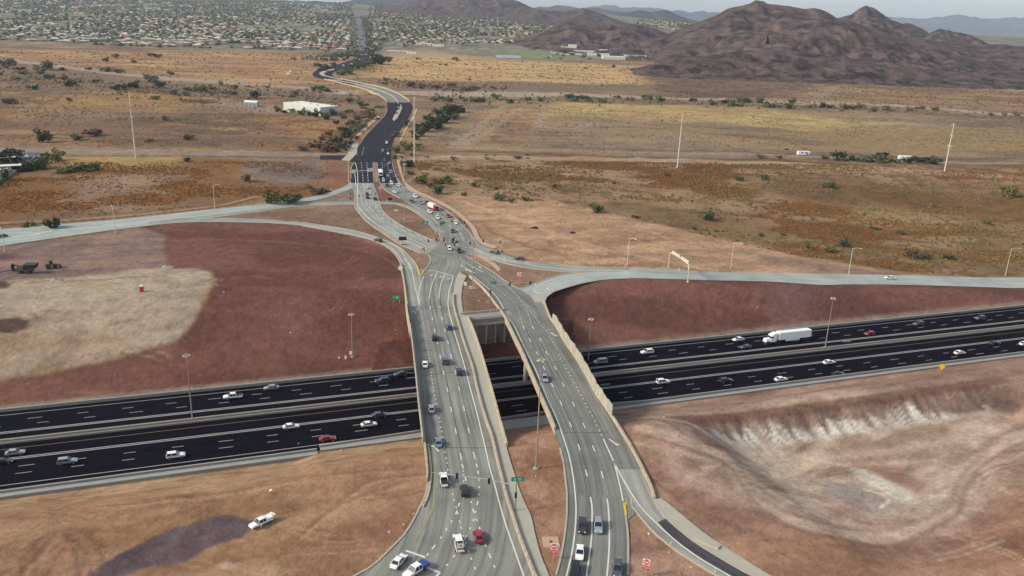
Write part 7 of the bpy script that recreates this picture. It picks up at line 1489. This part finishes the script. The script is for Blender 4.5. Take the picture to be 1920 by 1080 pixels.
# parking area, canopies and building at the left edge
ribbon('parking_lot', [(-200, 300), (0, 288), (60, 287), (98, 289)], [(-200, 420), (0, 338), (30, 322), (80, 306)], plain('parking_asphalt', srgb(84, 82, 92), .9, 0, .15, .3), drape=.15, nx=4, step=4)
for x, y, w_, d, lb in ((19, 322, 13, 6, 'pale sloping canopy roof nearest the orange field'), (4, 306, 16, 7, 'second pale canopy roof at the left edge'), (-6, 330, 12, 6, 'pale canopy roof cut by the left edge')):
    P = G(x, y); rt = empty('parking_canopy', P, .55); tag(rt, lb, 'canopy', 'parking canopies'); mb = MB(); mb.box((0, 0, 4.0), (w_, d, .35)); mb.build('roof', WR, rt)
    for sx in (-1, 1): mb = MB(); mb.tube([(sx*w_*.35, 0, -.3), (sx*w_*.35, 0, 4)], .18, 6); mb.build('column', M['trim'], rt)
mb = MB(); wall(mb, np.array([G(x, y)[:2] for x, y in [(-40, 362), (0, 342), (28, 325), (52, 312)]]), .4, -.2, 1.8, drape=True); tag(mb.build('boundary_wall', M['conc_grey']), 'low grey wall along the edge of the orange field at the left edge', 'wall')
ribbon('kerb_path', [(5, 308), (25, 305), (40, 298), (50, 291)], [(5, 309.5), (25, 306.5), (41, 299.5), (53, 291.5)], M['walk'], drape=.3, nx=1, step=3)
for i, (x, y, c) in enumerate([(53, 297, 'white'), (60, 297, 'grey'), (66, 297.5, 'silver'), (71, 297, 'white'), (47, 299, 'blue'), (40, 303, 'dark'), (22, 313, 'dark')]):
    o = link(bpy.data.objects.new('parked_car', tiny('sedan', c))); o.location = G(x, y, .2); o.rotation_euler = (0, 0, 1.5+.1*i); tag(o, f'{c} car parked in the lot at the left edge'+(' beside the tan strip' if i in (0,) else ' nearest the orange field' if i == 6 else ''), 'car', 'cars in the parking lot')
SCR = []
# ---------------- suburb ----------------
def proj(X, Y, Z): v = np.stack([X, Y, Z-CAMH], -1); w_ = v@cF; return 960+FPX*(v@cR)/w_, 540-FPX*(v@cU)/w_
rg = np.random.default_rng(3); lots = []
for Yr in np.arange(1500, 9500, 42.0):
    st_ = 24 if Yr < 4200 else 30
    xs = np.arange(-.75*Yr, .55*Yr, st_); xs = xs+rg.uniform(-3, 3, len(xs)); ys = Yr+rg.uniform(-5, 5, len(xs))+np.sin(xs/260)*26
    for X_, Y_ in zip(xs, ys): lots.append((X_, Y_))
lots = np.array(lots); LZ = hgt(lots[:, 0], lots[:, 1], False); px_, py_ = proj(lots[:, 0], lots[:, 1], LZ)
bl = np.interp(px_, [-200, 0, 250, 420, 640, 655, 690, 700, 800, 870, 920, 960, 1010, 1040], [70, 75, 87, 91, 95, 95, 86, 86, 87, 90, 88, 80, 60, 50])
ok = (py_ < bl) & (px_ > -260) & (px_ < 1040) & ~((px_ > 655) & (px_ < 697)) & (fbm(lots[:, 0]/150, lots[:, 1]/220, 91, 3) < .60) & (rg.random(len(lots)) < np.interp(lots[:, 1], [1500, 3500, 9500], [.92, .8, .45]))
ok |= (px_ > 1200) & (px_ < 1330) & (py_ > 38) & (py_ < 56) & (rg.random(len(lots)) < .5)
lots = lots[ok]; LZ = LZ[ok]; px_ = px_[ok]; py_ = py_[ok]; 
inv_ = (px_ > 0) & (px_ < 1920); order = np.argsort(np.where(inv_, lots[:, 1], 1e9)); near_i = order[:300]; rest = np.setdiff1d(np.arange(len(lots)), near_i)
RC = {'pale tan': plain('pale_tan_roof', srgb(196, 184, 164), .85, 0, .1, .3), 'cream': plain('cream_roof', srgb(206, 198, 182), .85, 0, .1, .3), 'pinkish': plain('pink_tile_roof', srgb(176, 136, 128), .85, 0, .12, .3), 'grey': plain('grey_roof', srgb(160, 160, 154), .85, 0, .1, .3), 'brown': plain('brown_roof', srgb(142, 122, 104), .85, 0, .12, .3)}
ST = plain('stucco', srgb(172, 158, 138), .9, 0, .08, .2)
def house_geo(w_, d, h, rh):
    v = [(-w_/2, -d/2, -1), (w_/2, -d/2, -1), (w_/2, d/2, -1), (-w_/2, d/2, -1), (-w_/2, -d/2, h), (w_/2, -d/2, h), (w_/2, d/2, h), (-w_/2, d/2, h)]; fw_ = [(0, 1, 5, 4), (1, 2, 6, 5), (2, 3, 7, 6), (3, 0, 4, 7)]
    e = .7; r = [(-w_/2-e, -d/2-e, h), (w_/2+e, -d/2-e, h), (w_/2+e, d/2+e, h), (-w_/2-e, d/2+e, h), (-w_/2+d*.42, 0, h+rh), (w_/2-d*.42, 0, h+rh)]; fr_ = [(0, 1, 5, 4), (1, 2, 5), (2, 3, 4, 5), (3, 0, 4), (3, 2, 1, 0)]
    return v, fw_, r, fr_
protos = []
for (w_, d, h, rh) in ((19, 12, 3.2, 2.6), (15, 13, 3.2, 2.4), (17, 11, 5.8, 2.4), (22, 12, 3.2, 2.4)):
    v, f1, r, f2 = house_geo(w_, d, h, rh); a = MB(); a.add(v, f1); b = MB(); b.add(r, f2)
    v2, _, r2, _ = house_geo(w_*.42, d*.7, h, rh*.7); o_ = np.array([w_*.22, -d*.62, 0]); a.add([np.array(q)+o_ for q in v2], f1); b.add([np.array(q)+o_-[0, 0, .05] for q in r2], f2)
    wn = MB(); 
    for k in (-.36, -.12): hexa(wn, 1.8, .08, 1.2, 1.0, w_*k, -d/2-.05)
    protos.append((a.mesh('wall', ST), b, wn.mesh('window', M['glass'])))
rm_ = {}
def roof_mesh(i, c):
    if (i, c) not in rm_: rm_[(i, c)] = protos[i][1].mesh('roof', RC[c])
    return rm_[(i, c)]
for i in near_i:
    x, y = px_[i], py_[i]; c = rg.choice(['pinkish', 'pinkish', 'pale tan']) if 560 < x < 655 and y > 58 else rg.choice(['pale tan', 'cream', 'grey', 'brown', 'brown'])
    k = int(rg.integers(4)); rt = empty('house', (lots[i, 0], lots[i, 1], LZ[i]), float(rg.normal(0, .12)+(math.pi/2 if rg.random() < .35 else 0)+(.2 if x < 655 else -.1)))
    side = 'left of the straight road' if x < 655 else 'right of the straight road' if x < 1100 else 'beyond the low hills'
    rt.scale = (1.25, 1.2, 1.15); tag(rt, f'{c} roofed house in the front rows of the suburb {side}', 'house', 'houses at the near edge of the suburb')
    for nm, me in (('wall', protos[k][0]), ('roof', roof_mesh(k, str(c))), ('window', protos[k][2])): o = bpy.data.objects.new(nm, me); SC.collection.objects.link(o); o.parent = rt
def stuff_mesh(name, V_, F_, mat): 
    me = bpy.data.meshes.new(name); me.from_pydata(V_, [], F_); me.materials.append(mat); o = link(bpy.data.objects.new(name, me)); o['kind'] = 'stuff'
v, f1, r, f2 = house_geo(17, 12, 3.6, 2.6); v, r = np.array(v), np.array(r)
pick = rg.choice(5, len(lots), p=[.28, .22, .14, .18, .18]); ang = rg.normal(0, .15, len(lots))+np.where(rg.random(len(lots)) < .4, math.pi/2, 0); scl = rg.uniform(.8, 1.35, len(lots))
def inst(T, ids, F):
    ca, sa = np.cos(ang[ids]), np.sin(ang[ids]); s = scl[ids][:, None]; X = T[None, :, 0]*s; Y = T[None, :, 1]*s
    V_ = np.stack([lots[ids, 0, None]+X*ca[:, None]-Y*sa[:, None], lots[ids, 1, None]+X*sa[:, None]+Y*ca[:, None], LZ[ids, None]+T[None, :, 2]+X*0], -1).reshape(-1, 3)
    FF = [tuple(int(a)+k*len(T) for a in f) for k in range(len(ids)) for f in F]; return V_.tolist(), FF
stuff_mesh('distant_houses', *inst(v, rest, f1), ST)
for k, c in enumerate(RC): ids = rest[pick[rest] == k]; stuff_mesh('distant_roofs', *inst(r, ids, f2), RC[c])
for px, n, jit, cs in (([(815, 186), (900, 188), (1000, 190), (1100, 187), (1240, 190), (1380, 196), (1480, 197), (1600, 206), (1750, 209), (1920, 222)], 420, 9, 'grey'), ([(720, 155), (780, 160), (860, 166), (960, 165)], 160, 9, 'brown'), ([(0, 145), (120, 150), (250, 168), (400, 172), (520, 176), (680, 186)], 420, 16, 'grey'), ([(600, 275), (640, 262), (665, 235), (690, 215)], 160, 14, 'brown')):
    P_ = cr(px, 10); rq = np.random.default_rng(n); k_ = rq.integers(0, len(P_), n); C_ = np.array([G(P_[j][0]+rq.uniform(-14, 14), P_[j][1]+rq.normal(0, jit*.5)) for j in k_]); SCR.append((C_, rq.uniform(.7, 2.0, n), cs))
# trees of the suburb: irregular leafy clumps between the houses
def clumps(name, C_, S_, mat, seed):
    rg = np.random.default_rng(seed); N = len(C_); a = np.arange(6)/6*2*np.pi; j = rg.uniform(.6, 1.4, (N, 6)); s = S_[:, None]
    lo = np.stack([C_[:, 0, None]+np.cos(a)*s*j*.6, C_[:, 1, None]+np.sin(a)*s*j*.6, C_[:, 2, None]+s*.15+s*0*a], -1); mi = np.stack([C_[:, 0, None]+np.cos(a+.4)*s*j, C_[:, 1, None]+np.sin(a+.4)*s*j, C_[:, 2, None]+s*.7*rg.uniform(.7, 1.3, (N, 6))], -1)
    hi = np.stack([C_[:, 0, None]+np.cos(a)*s*j*.5, C_[:, 1, None]+np.sin(a)*s*j*.5, C_[:, 2, None]+s*1.25*rg.uniform(.7, 1.2, (N, 6))], -1); top = (C_+np.stack([S_*0, S_*0, S_*1.45], -1))[:, None]
    V_ = np.concatenate([lo, mi, hi, top], 1).reshape(-1, 3); f = []
    for q in range(6): n_ = (q+1) % 6; f += [(q, n_, 6+n_), (q, 6+n_, 6+q), (6+q, 6+n_, 12+n_), (6+q, 12+n_, 12+q), (12+q, 12+n_, 18)]
    F_ = (np.array(f)[None]+np.arange(N)[:, None, None]*19).reshape(-1, 3); stuff_mesh(name, V_.tolist(), F_.tolist(), mat)
for k, (C_, S_, c) in enumerate(SCR): clumps('wash_brush', C_, S_, LV[c], 500+k)
for k, (c, n) in enumerate((('dark', 16000), ('green', 9000), ('grey', 6000), ('brown', 5000))):
    wgt = np.clip((fbm(lots[:, 0]/110, lots[:, 1]/160, 400+k, 3)-.36)*6, .05, 1); i = rg.choice(len(lots), n, p=wgt/wgt.sum()); C_ = np.stack([lots[i, 0]+rg.normal(0, 14, n), lots[i, 1]+rg.normal(0, 18, n), LZ[i]], -1); clumps('suburb_trees', C_, rg.uniform(2.2, 5.8, n)*(1+lots[i, 1]/9000), LV[c], 300+k)
# tree belt along both sides of the straight road
n = 420; yy = np.exp(rg.uniform(math.log(1750), math.log(6000), n)); q0 = GF(662, 88); sl = [GF(660, y) for y in (95, 70, 50, 35)]; sr2 = [GF(698-(95-y)*.22, y) for y in (95, 70, 50, 35)]
for k, S in enumerate((sl, sr2)):
    S = np.array(S); X = np.interp(yy, S[:, 1], S[:, 0])+rg.normal(0, 13, n); Z = hgt(X, yy, False); clumps('roadside_trees', np.stack([X, yy, Z], -1), rg.uniform(2.2, 5.0, n), LV['dark' if k else 'grey'], 320+k)
# ---------------- air ----------------
hz = MB(); hz.box((0, 13400, 450), (64000, 29000, 1000)); hb = hz.build('haze'); hb['kind'] = 'stuff'
hm = bpy.data.materials.new('air'); hm.use_nodes = True; ht = hm.node_tree; ht.nodes.clear()
ho = ht.nodes.new('ShaderNodeOutputMaterial'); hv = ht.nodes.new('ShaderNodeVolumePrincipled')
hv.inputs['Color'].default_value = (.76, .87, 1, 1); hv.inputs['Density'].default_value = 3.4e-5; hv.inputs['Anisotropy'].default_value = .2
ht.links.new(hv.outputs[0], ho.inputs['Volume']); hb.data.materials.append(hm)
